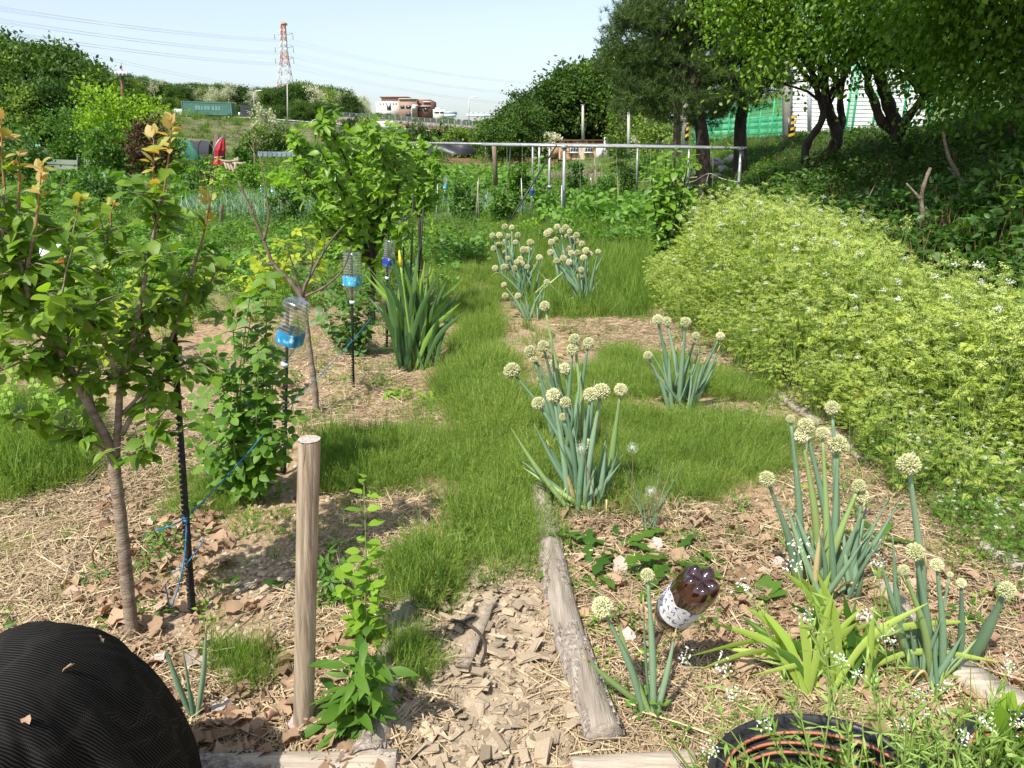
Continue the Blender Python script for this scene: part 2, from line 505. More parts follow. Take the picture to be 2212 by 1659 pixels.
def blades(g, n, spread, h0, h1, w, lean=.35, mi=0, tp=(B1, B2), base=(0, 0, 0), a=None):
    r = spread * np.sqrt(RNG.random(n)); th = RNG.random(n) * 2 * PI
    p = np.stack([r * np.cos(th), r * np.sin(th), np.zeros(n)], 1) + np.asarray(base)
    out = np.stack([np.cos(th), np.sin(th), np.zeros(n)], 1)
    d = unit(out * (lean * RNG.random(n) * (.4 + r / max(spread, 1e-6)))[:, None] + np.array([0, 0, 1.]) + RNG.normal(0, .12, (n, 3)))
    nr = -out + RNG.normal(0, .5, (n, 3))
    L = h0 + (h1 - h0) * RNG.random(n)
    k = RNG.integers(0, len(tp), n); R = frames(d, nr * -1)
    S = np.stack([np.full(n, w) * (.7 + .6 * RNG.random(n)), L, L], 1)
    A = RNG.random(n) if a is None else np.full(n, a)
    for i, t in enumerate(tp):
        q = k == i
        g.inst(t, p[q], R[q], S[q], mi, A[q])
    return p, d, L

# ------------------------------------------------------------------ clumps for ground cover (meshes only; copied over the ground)
def cl_horsetail(n=46, h=.17, spread=.10):
    g = Geo()
    p, d, L = blades(g, n, spread, h * .35, h, .0030, .75, 0, (B1, B2))
    # whorls of fine side branches
    m = 9
    k = np.repeat(np.arange(n), m); t = RNG.uniform(.25, .95, n * m)
    q = p[k] + d[k] * (L[k] * t)[:, None]
    dd = unit(d[k] * 1.1 + unit(RNG.normal(size=(n * m, 3))) * .9)
    g.inst(L_NARROW, q, frames(dd, RNG.normal(size=(n * m, 3))), np.stack([np.full(n * m, .005), h * .24 * (1.2 - t), h * .2 * np.ones(n * m)], 1), 0)
    return g.mesh('horsetail_clump', M['horsetail'], False)
def cl_grass(n=34, h0=.08, h1=.26, spread=.06, w=.0045, m='grass', lean=.8):
    g = Geo(); blades(g, n, spread, h0, h1, w, lean, 0, (B1, B2, B3))
    return g.mesh('grass_tuft', M[m], False)
def cl_leafy(n=46, h=.28, r=.16, size=.06, tpl=(L_OV,), m='potato', stems=7, stem='stem_green', lo=.15, flat=.5, ws=1.0):
    g = Geo()
    for i in range(stems):
        th = RNG.random() * 2 * PI; rr = r * .75 * RNG.random()
        top = np.array([rr * math.cos(th), rr * math.sin(th), h * RNG.uniform(.7, 1.0)])
        g.tube([(top[0] * .2, top[1] * .2, 0), top * [.6, .6, .55], top], [.004, .003, .0015], 4, 1, .5, False)
    th = RNG.random(n) * 2 * PI; u = RNG.random(n) ** .6
    z = h * (lo + (1 - lo) * RNG.random(n) ** .8)
    rr = r * np.sqrt(RNG.random(n)) * (1.05 - .45 * (z / h))
    p = np.stack([rr * np.cos(th), rr * np.sin(th), z], 1)
    out = np.stack([np.cos(th), np.sin(th), np.zeros(n)], 1)
    d = unit(out + RNG.normal(0, .5, (n, 3)) + [0, 0, .15])
    nr = unit(out * .3 + RNG.normal(0, .45, (n, 3)) + [0, 0, flat * 2])
    fill(g, tpl, p, d, nr, size * RNG.uniform(.6, 1.15, n), 0, None, ws)
    return g.mesh('leafy_clump', [M[m], M[stem]], False)
def cl_parsley(h=.6, low=False, white=.02, n_um=13):
    g = Geo(); r = .2
    mi = 0
    nf = 60
    # feathery fronds
    for i in range(nf):
        th = RNG.random() * 2 * PI; rr = r * math.sqrt(RNG.random()); z = h * RNG.uniform(.25, .95)
        b = np.array([rr * math.cos(th), rr * math.sin(th), z])
        ax = unit(np.array([math.cos(th) * .8, math.sin(th) * .8, RNG.uniform(-.2, .6)]) + RNG.normal(0, .35, 3))
        L = RNG.uniform(.045, .10)
        side = unit(np.cross(ax, [0, 0, 1.])); nrm = np.cross(side, ax)
        m = 7; t = np.repeat(np.linspace(.15, 1, m), 2); sg = np.tile([-1, 1], m)
        pp = b + ax * (t * L)[:, None]
        dd = unit(ax * .7 + side * sg[:, None] * 1.0)
        ll = L * .42 * (1.15 - t)
        pp2 = np.concatenate([pp, pp + dd * (ll * .4)[:, None], pp + dd * (ll * .4)[:, None]])
        d2 = np.concatenate([dd, unit(dd + ax), unit(dd - ax * .8)])
        l2 = np.concatenate([ll, ll * .55, ll * .55])
        g.inst(L_NARROW, pp2, frames(d2, np.broadcast_to(nrm, d2.shape) + RNG.normal(0, .25, d2.shape)), np.stack([l2 * 1.1, l2, l2], 1), 0, RNG.uniform(.0, 1.) * .6 + .4 * RNG.random(len(pp2)))
    for i in range(n_um):
        th = RNG.random() * 2 * PI; rr = r * 1.1 * math.sqrt(RNG.random())
        top = np.array([rr * math.cos(th), rr * math.sin(th), h * RNG.uniform(.8, 1.12)])
        g.tube([(top[0] * .3, top[1] * .3, h * .1), (top[0] * .7, top[1] * .7, h * .6), top], [.003, .0022, .0012], 3, 1, .5, False)
        mw = 3 if RNG.random() < white else 2
        nr_ = 9; R0 = RNG.uniform(.014, .026)
        for j in range(nr_):
            t2 = j * 2.4; q = top + np.array([math.cos(t2) * R0 * math.sqrt((j + .5) / nr_), math.sin(t2) * R0 * math.sqrt((j + .5) / nr_), .020 + RNG.normal(0, .006)])
            g.tube([top, q], [.0009, .0006], 3, 1, .5, False)
            k = 8; pp = q + RNG.normal(0, .0042, (k, 3)) * [1, 1, .6]
            g.inst(L_TINY, pp, frames(rdir(k, .2) * [1, 1, .3], np.tile([0, 0, 1.], (k, 1)) + RNG.normal(0, .3, (k, 3))), .0065 * RNG.uniform(.7, 1.3, k), mw)
    return g.mesh('cow_parsley_clump', [M['parsley_low' if low else 'parsley'], M['stem_green'], M['umbel'], M['umbel_white']], False)
def cl_straw(n=34, r=.13, l0=.05, l1=.2, w=.0024, h=.02):
    g = Geo()
    p = np.stack([RNG.uniform(-r, r, n), RNG.uniform(-r, r, n), RNG.random(n) * h + .003], 1)
    d = unit(np.stack([RNG.normal(size=n), RNG.normal(size=n), RNG.normal(0, .10, n)], 1))
    L = RNG.uniform(l0, l1, n)
    t = Tpl([(-.5, -.5, 0), (.5, -.5, 0), (.5, 0, .04), (.5, .5, 0), (-.5, .5, 0), (-.5, 0, .04)], [(0, 1, 2, 5), (5, 2, 3, 4)])
    g.inst(t, p, frames(d, np.stack([RNG.normal(0, .4, n), RNG.normal(0, .4, n), np.ones(n)], 1)), np.stack([np.full(n, w) * RNG.uniform(.6, 1.8, n), L, L], 1), 0)
    return g.mesh('straw_litter', M['straw'], False)
def m_deadleaf(kind=0):
    g = Geo(); t = leaf_tpl([.6, .45, .75][kind % 3], .5, .35, 5, .5, .7, petiole=.15, wave=.10)
    v = t.v.copy(); v[:, 2] += RNG.normal(0, .06, len(v)); v[:, 0] *= 1 + RNG.normal(0, .22, len(v)); v[:, 1] += RNG.normal(0, .05, len(v)) - .5
    if kind % 2:
        for i in (2, 4):
            if 3 + (i - 1) * 3 < len(v): v[1 + (i - 1) * 3, 0] *= .4; v[3 + (i - 1) * 3, 0] *= .45
    v[:, 2] -= v[:, 2].min()
    g.raw(v, t.loops, t.sizes, 0, RNG.random())
    return g.mesh('dead_leaf', M['dead_leaf'], True)
def m_chip(long=False):
    g = Geo(); v = np.array([(-.5, -.5, 0), (.5, -.5, 0), (.5, .5, 0), (-.5, .5, 0), (-.45, -.47, 1), (.46, -.46, 1), (.44, .47, 1), (-.46, .44, 1)], float)
    v[:, 0] += RNG.normal(0, .09, 8); v[:, 1] += RNG.normal(0, .11, 8); v[:, 2] += RNG.normal(0, .12, 8)
    w = RNG.uniform(.22, .62) if not long else .14
    v *= [w, 1, RNG.uniform(.06, .13)]
    g.faces(v, [(0, 3, 2, 1), (4, 5, 6, 7), (0, 1, 5, 4), (1, 2, 6, 5), (2, 3, 7, 6), (3, 0, 4, 7)], 0, RNG.random())
    return g.mesh('wood_chip', M['chip'], False)
def m_stone(k=0):
    rng = np.random.default_rng(k + 5)
    u = [(0, 0, 1)] + [(math.cos(a) * math.sin(b), math.sin(a) * math.sin(b), math.cos(b)) for b in (.7, 1.4, 2.1) for a in np.arange(6) * PI / 3 + b] + [(0, 0, -1)]
    v = np.array(u) * (1 + rng.normal(0, .13, (20, 1))) * [.5, .42, .3]
    f = [(0, 1 + j, 1 + (j + 1) % 6) for j in range(6)]
    for r_ in range(2):
        f += [(1 + r_ * 6 + j, 7 + r_ * 6 + j, 7 + r_ * 6 + (j + 1) % 6, 1 + r_ * 6 + (j + 1) % 6) for j in range(6)]
    f += [(13 + j, 19, 13 + (j + 1) % 6) for j in range(6)]
    g = Geo(); g.faces(v, f, 0, rng.random())
    return g.mesh('stone', M['stone'], False)

# ------------------------------------------------------------------ trees
def blob_clusters(blobs, n, shell=.5):
    """cluster centres in and near the skin of a set of ellipsoids (cx,cy,cz,rx,ry,rz)"""
    B = np.asarray(blobs, float); vol = B[:, 3] * B[:, 4] * B[:, 5]
    k = RNG.choice(len(B), n, p=vol ** .8 / (vol ** .8).sum())
    d = unit(RNG.normal(size=(n, 3))); r = (shell + (1 - shell) * RNG.random(n) ** .6)
    c = B[k, :3] + d * B[k, 3:] * r[:, None]
    return c, unit(d / B[k, 3:])
def crown(g, blobs, n, per, sig, tpls, size, mi=0, shell=.5, droop=.0, flat=.6, ws=1.0, a=None, aim=None):
    c, o = blob_clusters(blobs, n, shell)
    ca = RNG.random(n)
    k = np.repeat(np.arange(n), per)
    p = c[k] + RNG.normal(size=(n * per, 3)) * np.asarray(sig) * (.6 + .8 * RNG.random((n * per, 1)))
    d = unit(o[k] + RNG.normal(0, .7, (n * per, 3)) - [0, 0, droop])
    nr = unit(o[k] * .5 + RNG.normal(0, .5, (n * per, 3)) + [0, 0, flat])
    A = np.clip(.55 * ca[k] + .45 * RNG.random(n * per), 0, 1)
    fill(g, tpls, p, d, nr, size * RNG.uniform(.6, 1.25, n * per), mi, A, ws)
    return c
def limbs(g, trunk, ends, r0, r1=.008, k=5, mi=0, jit=.15, lo=.4):
    T = np.asarray(trunk, float)
    for e in ends:
        u = np.clip(lo + (1 - lo) * RNG.random(), 0, .98) * (len(T) - 1); i = int(u); s = T[i] + (T[i + 1] - T[i]) * (u - i)
        e = np.asarray(e, float); L = np.linalg.norm(e - s)
        mid1 = s + (e - s) * .35 + RNG.normal(0, jit * L * .35, 3) + [0, 0, .08 * L]
        mid2 = s + (e - s) * .7 + RNG.normal(0, jit * L * .35, 3) + [0, 0, .08 * L]
        g.tube([s, mid1, mid2, e], [r0, r0 * .7, r0 * .4, r1], k, mi, RNG.random(), False)
def smooth_path(pts, n=4):
    """Catmull-Rom through points"""
    P = np.asarray(pts, float); P = np.vstack([2 * P[0] - P[1], P, 2 * P[-1] - P[-2]]); out = []
    for i in range(1, len(P) - 2):
        for j in range(n):
            t = j / n
            out.append(.5 * ((2 * P[i]) + (-P[i - 1] + P[i + 1]) * t + (2 * P[i - 1] - 5 * P[i] + 4 * P[i + 1] - P[i + 2]) * t * t + (-P[i - 1] + 3 * P[i] - 3 * P[i + 1] + P[i + 2]) * t ** 3))
    out.append(P[-2])
    return np.array(out)
def tree_meshes(h, cw, n=260, per=20, sig=.35, size=.22, leaf='forest', tpls=(L_SM,), blobs=None, tr=.16, shell=.45, bark='bark', flat=.5, ch=.72, seed=0, ws=1.0, droop=0.0, nl=14):
    """trunk mesh and crown mesh of a broadleaf tree standing at the origin"""
    rng = np.random.default_rng(seed)
    if blobs is None:
        blobs = [(0, 0, h * (1 - ch / 2), cw * .42, cw * .42, h * ch * .46)]
        for i in range(9):
            th = rng.random() * 2 * PI; zz = rng.uniform(1 - ch * .9, .9) * h; rr = cw * .33 * (1.15 - abs(zz / h - .55))
            s = rng.uniform(.16, .27) * cw
            blobs.append((rr * math.cos(th), rr * math.sin(th), zz, s, s, s * .8))
    tg = Geo(); tp = smooth_path([(0, 0, -.3), (rng.normal(0, .02) * h, rng.normal(0, .02) * h, h * .25), (rng.normal(0, .03) * h, rng.normal(0, .03) * h, h * .55), (0, 0, h * .85)], 4)
    tg.tube(tp, np.linspace(tr, tr * .2, len(tp)), 7, 0, .5)
    cg = Geo(); c = crown(cg, blobs, n, per, sig, tpls, size, 0, shell, droop, flat, ws)
    limbs(tg, tp[3:], c[RNG.choice(len(c), min(nl, len(c)), replace=False)], tr * .35, tr * .05, 4)
    return tg.mesh('trunk', M[bark]), cg.mesh('crown', M[leaf], False)
def tree_thing(name, meshes, loc, label, cat='tree', group=None, rz=0.0, scale=1.0):
    t = empty(name, loc, label, cat, group, rz)
    t.scale = (scale,) * 3 if np.isscalar(scale) else tuple(scale)
    place('trunk', meshes[0], t); place('crown', meshes[1], t)
    return t
# ------------------------------------------------------------------ the ground, one sheet out to the horizon
def ground_noise(x, y):
    r = np.random.default_rng(3); z = 0
    for f, a in ((9, .006), (17, .004), (31, .0035), (55, .0025)):
        for _ in range(4):
            th = r.random() * 2 * PI; ph = r.random() * 6
            z = z + a * .6 * np.sin(f * (x * math.cos(th) + y * math.sin(th)) + ph + 1.5 * np.sin(f * .37 * (y * math.cos(th) - x * math.sin(th))))
    return z * (1 / (1 + .03 * y * y))
def graded(lo, a, b, hi, step, g=1.12):
    c = list(np.arange(a, b, step)); s = step; v = b
    while v < hi: c.append(v); s *= g; v += s
    c.append(hi); s = step; v = a - step
    L = []
    while v > lo: L.append(v); s *= g; v -= s
    L.append(lo)
    return np.array(sorted(set(L + c)))
xs = graded(-2500, -3.2, 3.6, 2500, .035, 1.06)
ys = graded(-60, .5, 5.5, 4500, .035, 1.035)
X, Y = np.meshgrid(xs, ys)
Z = G(X, Y) + ground_noise(X, Y)
Z = np.where(Y > 900, Z - 4 * sstep(900, 2000, Y), Z)
gg = local(); nx, ny = len(xs), len(ys)
idx = np.arange(nx * ny).reshape(ny, nx)
q = np.stack([idx[:-1, :-1], idx[:-1, 1:], idx[1:, 1:], idx[1:, :-1]], -1).reshape(-1, 4)
gg.raw(np.stack([X, Y, Z], -1).reshape(-1, 3), q.ravel(), np.full(len(q), 4, np.int32), 0, .5)

def ground_material():
    m = bpy.data.materials.new('garden_soil'); t = nt(m); N = t.nodes.new; Lk = t.links.new
    out = N('ShaderNodeOutputMaterial'); pb = N('ShaderNodeBsdfPrincipled'); pb.inputs['Roughness'].default_value = .95
    pb.inputs['Specular IOR Level'].default_value = .15
    ge = N('ShaderNodeNewGeometry'); sx = N('ShaderNodeSeparateXYZ'); Lk(ge.outputs['Position'], sx.inputs[0])
    def noise(s, d=5, w=0.0):
        n = N('ShaderNodeTexNoise'); n.inputs['Scale'].default_value = s; n.inputs['Detail'].default_value = d
        Lk(ge.outputs['Position'], n.inputs['Vector']); return n.outputs[0]
    def ramp(v, stops):
        r = N('ShaderNodeValToRGB'); e = r.color_ramp.elements
        e[0].position, e[0].color = stops[0][0], lin(stops[0][1]); e[1].position, e[1].color = stops[-1][0], lin(stops[-1][1])
        for p, c in stops[1:-1]:
            k = r.color_ramp.elements.new(p); k.color = lin(c)
        Lk(v, r.inputs[0]); return r.outputs[0]
    def mixc(f, a, b):
        x = N('ShaderNodeMix'); x.data_type = 'RGBA'; Lk(f, x.inputs[0]); Lk(a, x.inputs[6]); Lk(b, x.inputs[7]); return x.outputs[2]
    def mapr(v, a, b):
        r = N('ShaderNodeMapRange'); r.inputs[1].default_value = a; r.inputs[2].default_value = b; Lk(v, r.inputs[0]); return r.outputs[0]
    soil = ramp(noise(22, 8), [(.30, (.13, .085, .05)), (.5, (.30, .205, .12)), (.68, (.42, .305, .18))])
    litter = ramp(noise(60, 8), [(.32, (.12, .08, .05)), (.5, (.30, .22, .14)), (.66, (.44, .35, .24))])
    near = mixc(ramp(noise(1.6, 3), [(.45, (0, 0, 0)), (.58, (1, 1, 1))]), soil, litter)
    green = ramp(noise(1.1, 8), [(.3, (.05, .085, .018)), (.52, (.085, .125, .03)), (.7, (.20, .17, .09))])
    far = mixc(mapr(sx.outputs[1], 6.5, 9.0), near, green)
    vfar = ramp(noise(.08, 8), [(.3, (.06, .10, .03)), (.55, (.11, .15, .045)), (.75, (.22, .19, .11))])
    allc = mixc(mapr(sx.outputs[1], 26, 40), far, vfar)
    Lk(allc, pb.inputs['Base Color'])
    b = N('ShaderNodeBump'); b.inputs['Strength'].default_value = .8; b.inputs['Distance'].default_value = .012
    Lk(noise(45, 8), b.inputs['Height']); Lk(b.outputs[0], pb.inputs['Normal'])
    Lk(pb.outputs[0], out.inputs['Surface'])
    return m
ground = gg.build('ground', ground_material(), loc=(0, 0, 0))
ground['kind'] = 'structure'; ground['label'] = 'dry brown garden soil running out to green fields'

# ------------------------------------------------------------------ the road on its embankment
rp_px = [(150, 238, 235), (300, 248, 212), (400, 256, 196), (540, 260.5, 190), (690, 271, 184), (860, 284, 178), (1080, 297, 172), (1300, 300, 172)]
RP = smooth_path([at(*p) for p in rp_px], 4)
M['asphalt'] = mat('asphalt', (.16, .16, .155), (.22, .22, .215), 3, .9)
M['embank'] = mat('embankment_turf', (.06, .09, .022), (.17, .15, .075), .35, .95, bump=.5, bscale=2, detail=9, bdist=.3)
M['rail'] = mat('galvanised_rail', (.42, .43, .43), (.55, .56, .56), 3, .5, .5)
g = local()
def ribbon(g, P, offs, mi=0):
    n = len(P); k = len(offs)
    T = unit(np.gradient(P, axis=0) * [1, 1, 0]); Nn = np.stack([-T[:, 1], T[:, 0], np.zeros(n)], 1)
    v = np.stack([P + Nn * o[0] + np.array([0, 0, o[1]]) for o in offs], 1).reshape(-1, 3)
    f = [(i * k + j, (i + 1) * k + j, (i + 1) * k + j + 1, i * k + j + 1) for i in range(n - 1) for j in range(k - 1)]
    g.faces(v, f, mi)
ribbon(g, RP, [(-.6, 0), (9, .1)])
road = g.build('road', M['asphalt'], loc=(0, 0, 0)); tag(road, 'raised grey road along the top of the embankment', kind='structure')
g = local()
n = len(RP); rows = []
for i, p in enumerate(RP):
    T = unit((RP[min(i + 1, n - 1)] - RP[max(i - 1, 0)]) * [1, 1, 0]); nn = np.array([T[1], -T[0], 0])
    a = p + nn * .6; foot = p + nn * 58; foot[2] = gz(foot[0], foot[1]) - .4
    rows.append([a + [0, 0, -.04], a + nn * 4 + [0, 0, -.35], a + (foot - a) * .35 + [0, 0, .2], a + (foot - a) * .7 + [0, 0, -.1], foot])
v = np.array(rows).reshape(-1, 3)
g.faces(v, [(i * 5 + j, i * 5 + j + 1, (i + 1) * 5 + j + 1, (i + 1) * 5 + j) for i in range(n - 1) for j in range(4)])
emb = g.build('embankment', M['embank'], loc=(0, 0, 0)); tag(emb, 'long grassy embankment below the road', kind='structure')
EMB = np.array(rows)

# guard rail
gr = empty('guard_rail', RP[0], 'low grey guard rail along the raised road edge', 'guard rail')
g = Geo(); gp_ = RP + [0, 0, .62]; g.tube(gp_, .13, 4); g.build('rail', M['rail'], gr)
g = Geo()
for p in RP[::2]: g.box(p + [0, 0, .3], (.14, .14, .7))
pm = g.build('post', M['rail'], gr); pm['kind'] = 'stuff'

# ------------------------------------------------------------------ boxes given by the directions of their corners at one distance
def fbox(g, x0, y0, x1, y1, Y, depth, mi=0, a=.5):
    p = at(x0, y1, Y); q = at(x1, y0, Y)
    g.box(((p[0] + q[0]) / 2, Y + depth / 2, (p[2] + q[2]) / 2), (q[0] - p[0], depth, q[2] - p[2]), mi, a)
M['brick_red'] = mat('red_brick', (.31, .20, .155), (.37, .25, .20), 2, .9, vary=.1)
M['brick_dark'] = mat('dark_brick', (.19, .09, .065), (.24, .12, .09), 2, .9)
M['cream'] = mat('cream_render', (.66, .62, .54), (.74, .71, .64), 1, .85)
M['glass_dark'] = mat('dark_window_glass', (.04, .05, .06), None, 1, .15, spec=.6)
M['white'] = mat('white_paint', (.76, .76, .74), (.82, .82, .80), 2, .6)
M['blue_roof'] = mat('pale_blue_sheet', (.28, .42, .60), (.36, .50, .68), 2, .5)
YB = 350
b = empty('office_building', at(865, 250, YB), 'brick and cream office building with flat roofs on the skyline', 'building')
g = Geo(); fbox(g, 814, 219, 862, 262, YB, 22); wall_c = g.build('cream_wall', M['cream'], b)
g = Geo(); fbox(g, 862.5, 214, 899, 262, YB - 2, 24); g.build('brick_wall', M['brick_red'], b)
g = Geo(); fbox(g, 899.4, 215, 930, 262, YB + 1, 26); g.build('side_wall', M['brick_dark'], b)
g = Geo(); fbox(g, 824, 210.5, 881, 219, YB + 2, 16); g.build('upper_storey', M['brick_red'], b)
g = Geo(); fbox(g, 820, 208.6, 882, 210.5, YB + 1, 19); g.build('roof', M['brick_dark'], b)
g = Geo(); fbox(g, 861, 212.6, 900.5, 214, YB - 2.6, 25); g.build('parapet', M['cream'], b)
g = Geo(); fbox(g, 901, 228.5, 930.5, 230, YB + .4, 1); fbox(g, 914, 219, 930.5, 221, YB + .4, 4); g.build('ledge', M['cream'], b)
def wins(rects, Y, parent, m=M['glass_dark'], name='window', dep=.3):
    for (x0, y0, x1, y1) in rects:
        g = Geo(); fbox(g, x0, y0, x1, y1, Y, dep); g.build(name, m, parent)
wins([(865, 228, 873, 234), (877, 228, 888, 234), (877, 244, 888, 250)], YB - 2.2, b)
wins([(836, 227, 844, 237), (819, 223, 822, 224.6), (826, 223, 829, 224.6), (833, 223, 836, 224.6), (841, 223, 844, 224.6), (848, 223, 851, 224.6), (854, 223, 857, 224.6)], YB - .25, b)
wins([(903, 222, 910, 228), (903, 233, 911, 240), (915, 233, 925, 240)], YB + .8, b)
wins([(891, 226, 898, 237)], YB - 2.25, b, M['cream'], 'blank_panel')
b = empty('low_building', at(950, 250, 330), 'pale low building with stepped front right of the brick block', 'building')
g = Geo(); fbox(g, 936, 236, 960, 262, 330, 14); g.build('wall', M['cream'], b)
g = Geo(); fbox(g, 940, 232.5, 952, 236, 331, 8); g.build('upper_storey', M['cream'], b)
wins([(938, 241, 948, 244), (950, 241, 958, 244)], 329.8, b)
b = empty('blue_shed', at(965, 250, 320), 'pale blue roofed shed beside the low pale building', 'shed')
g = Geo(); fbox(g, 960, 246, 982, 252, 320, 10); g.build('wall', M['white'], b)
g = Geo(); fbox(g, 959, 240, 983, 245.8, 320, 12); g.build('roof', M['blue_roof'], b)
b = empty('long_white_wall', at(1035, 250, 330), 'long white wall with little blue roofs on the horizon', 'wall')
g = Geo(); fbox(g, 1008, 246, 1072, 252, 330, 1); g.build('wall', M['white'], b)
for k in range(4):
    g = Geo(); fbox(g, 1014 + k * 12, 242.2, 1022 + k * 12, 245.9, 331, 5); g.build('roof', M['blue_roof'], b)
b = empty('brick_house', at(735, 240, 320), 'small brick block half hidden by pale trees', 'building')
g = Geo(); fbox(g, 730, 221, 746, 262, 320, 8); g.build('wall', M['brick_red'], b)
g = Geo(); fbox(g, 729, 219.6, 747, 220.9, 319.6, 9); g.build('roof', M['cream'], b)
wins([(734, 224, 742, 227)], 319.8, b)

# ------------------------------------------------------------------ sound wall by the road, right of the tower
M['pink_wall'] = mat('pinkish_concrete', (.42, .33, .28), (.50, .41, .35), 1.5, .9, vary=.08)
M['brown_wall'] = mat('reddish_concrete', (.30, .17, .12), (.36, .21, .15), 1.5, .9, vary=.1)
M['fence_grey'] = mat('grey_green_fence', (.16, .20, .18), (.20, .24, .22), 2, .6)
rw = empty('sound_wall', at(735, 270, 196), 'pinkish concrete sound wall beyond the road', 'wall')
pts = [(728, 251, 268, 196), (850, 259, 275, 190), (960, 267, 284, 184), (1072, 276, 293, 178)]
def wl(t):
    k = min(int(t * 3), 2); u = t * 3 - k; a, c = np.array(pts[k], float), np.array(pts[k + 1], float)
    return a + (c - a) * u
NP = 26
rf = empty('mesh_fence', at(735, 252, 195.4), 'grey green mesh fence standing along the sound wall', 'fence')
for k in range(NP):
    a, c = wl(k / NP), wl((k + 1) / NP - .0015)
    def seg(ya, yb, g, th=.4, off=0):
        A0, A1, C0, C1 = at(a[0], ya(a), a[3]), at(a[0], yb(a), a[3]), at(c[0], ya(c), c[3]), at(c[0], yb(c), c[3])
        o = np.array([0, off, 0]); d = np.array([0, th, 0])
        v = [A1 + o, C1 + o, C0 + o, A0 + o, A1 + o + d, C1 + o + d, C0 + o + d, A0 + o + d]
        g.faces(v, [(0, 1, 2, 3), (7, 6, 5, 4), (0, 4, 5, 1), (3, 2, 6, 7), (0, 3, 7, 4), (1, 5, 6, 2)], 0, RNG.random())
    g = Geo(); seg(lambda q: q[1], lambda q: q[1] * .35 + q[2] * .65, g); g.build('panel', M['pink_wall'], rw)
    g = Geo(); seg(lambda q: q[1] * .35 + q[2] * .65 + .1, lambda q: q[2] + 5, g, .5, -.06); g.build('base_panel', M['brown_wall'], rw)
    p = at(a[0], a[1] - 9, a[3] - .6); p0 = at(a[0], a[2] - 2, a[3] - .6)
    g = Geo(); g.box((p + p0) / 2, (.14, .14, p[2] - p0[2])); g.build('post', M['fence_grey'], rf)
    for j, dy in enumerate((-8.6, -6, -3.4, -.8)):
        g = Geo(); g.tube([at(a[0], a[1] + dy, a[3] - .6), at(c[0], c[1] + dy, c[3] - .6)], .045, 4)
        g.build('rail', M['fence_grey'], rf)
g = Geo(); fbox(g, 806, 262, 850, 281, 150, 3); hb = g.build('white_shed', M['white']); tag(hb, 'low white shed below the sound wall behind bushes', 'shed')
hb.name = 'shed'

# ------------------------------------------------------------------ transmission tower and its lines
M['tower_white'] = mat('tower_white', (.60, .60, .60), (.68, .68, .68), 2, .5)
M['tower_orange'] = mat('tower_orange', (.55, .27, .18), (.60, .32, .22), 2, .5)
M['wire'] = mat('power_wire', (.50, .52, .54), None, 2, .5)
M['concrete'] = mat('concrete_pole', (.40, .38, .34), (.50, .48, .43), 12, .9, bump=.2, vary=.05)
YT = 330; mpp = YT / FPX * 1.055
tw = empty('transmission_tower', at(619, 237, YT), 'tall orange and white lattice power pylon on the hillside', 'pylon')
def hw(py):   # half width in metres at height py
    return float(np.interp(py, [48, 75, 103, 127, 160, 205, 237], [3.4, 4, 5, 6.5, 10, 15, 20.5])) * YT / FPX
lv = [48, 62, 75, 89, 103, 115, 127, 142, 160, 182, 205, 222, 237]
cx = np.interp(lv, [48, 237], [611.5, 619])
def corner(i, sx, sy):
    p = at(cx[i], lv[i], YT); w = hw(lv[i]); return p + [sx * w, sy * w, 0]
col_ = lambda i: 1 if lv[i] in (48, 75, 62, 103, 115, 127, 182) and lv[i] != 103 else 0
for i in range(len(lv) - 1):
    g = Geo(); m_ = col_(i)
    for sx, sy in ((-1, -1), (1, -1), (1, 1), (-1, 1)):
        g.tube([corner(i, sx, sy), corner(i + 1, sx, sy)], .17, 4)
    g.build('leg_section', M['tower_orange' if m_ else 'tower_white'], tw)
    g = Geo()
    for (a, c) in (((-1, -1), (1, -1)), ((1, -1), (1, 1)), ((1, 1), (-1, 1)), ((-1, 1), (-1, -1))):
        g.tube([corner(i, *a), corner(i + 1, *c)], .09, 3); g.tube([corner(i, *c), corner(i + 1, *a)], .09, 3)
        g.tube([corner(i, *a), corner(i, *c)], .09, 3)
    g.build('brace', M['tower_orange' if m_ else 'tower_white'], tw)
ARM = []
for py in (75, 103, 127):
    c = at(np.interp(py, [48, 237], [611.5, 619]), py, YT); w = hw(py); L = 18 * YT / FPX
    for s in (-1, 1):
        g = Geo(); tip = c + [s * L, 0, .4]
        for dy in (-1, 1):
            g.tube([c + [s * w * .5, dy * w * .7, 0], tip], .11, 3); g.tube([c + [s * w * .5, dy * w * .7, 1.6], tip], .09, 3)
        g.build('cross_arm', M['tower_white'], tw)
        g = Geo(); g.tube([tip, tip - [0, 0, 2.2]], .12, 4); g.build('insulator', M['fence_grey'], tw)
        ARM.append(tip - [0, 0, 2.2])
g = Geo(); fbox(g, 607, 48, 616, 53, YT - 1, 3); g.build('peak_box', M['tower_orange'], tw)
def wire(a, c, sag, label, n=14, r=.026):
    t = np.linspace(0, 1, n)[:, None]; P = a + (c - a) * t; P[:, 2] -= (sag * 4 * t * (1 - t))[:, 0]
    g = Geo()
    for o in ((0, 0, 0), (.5, 0, -.7)):
        g.tube(P + np.array(o), r, 3, cap=False)
    g.V = [v - P[0] for v in g.V]; o_ = place('power_line', g.mesh('power_line', M['wire']), None, P[0])
    tag(o_, label, 'power line', 'power lines strung from the pylon')
LEFT_PX = [(-60, 4), (-60, 30), (-60, 55)]; RIGHT_PX = [(1180, 178), (1180, 203), (1180, 226)]
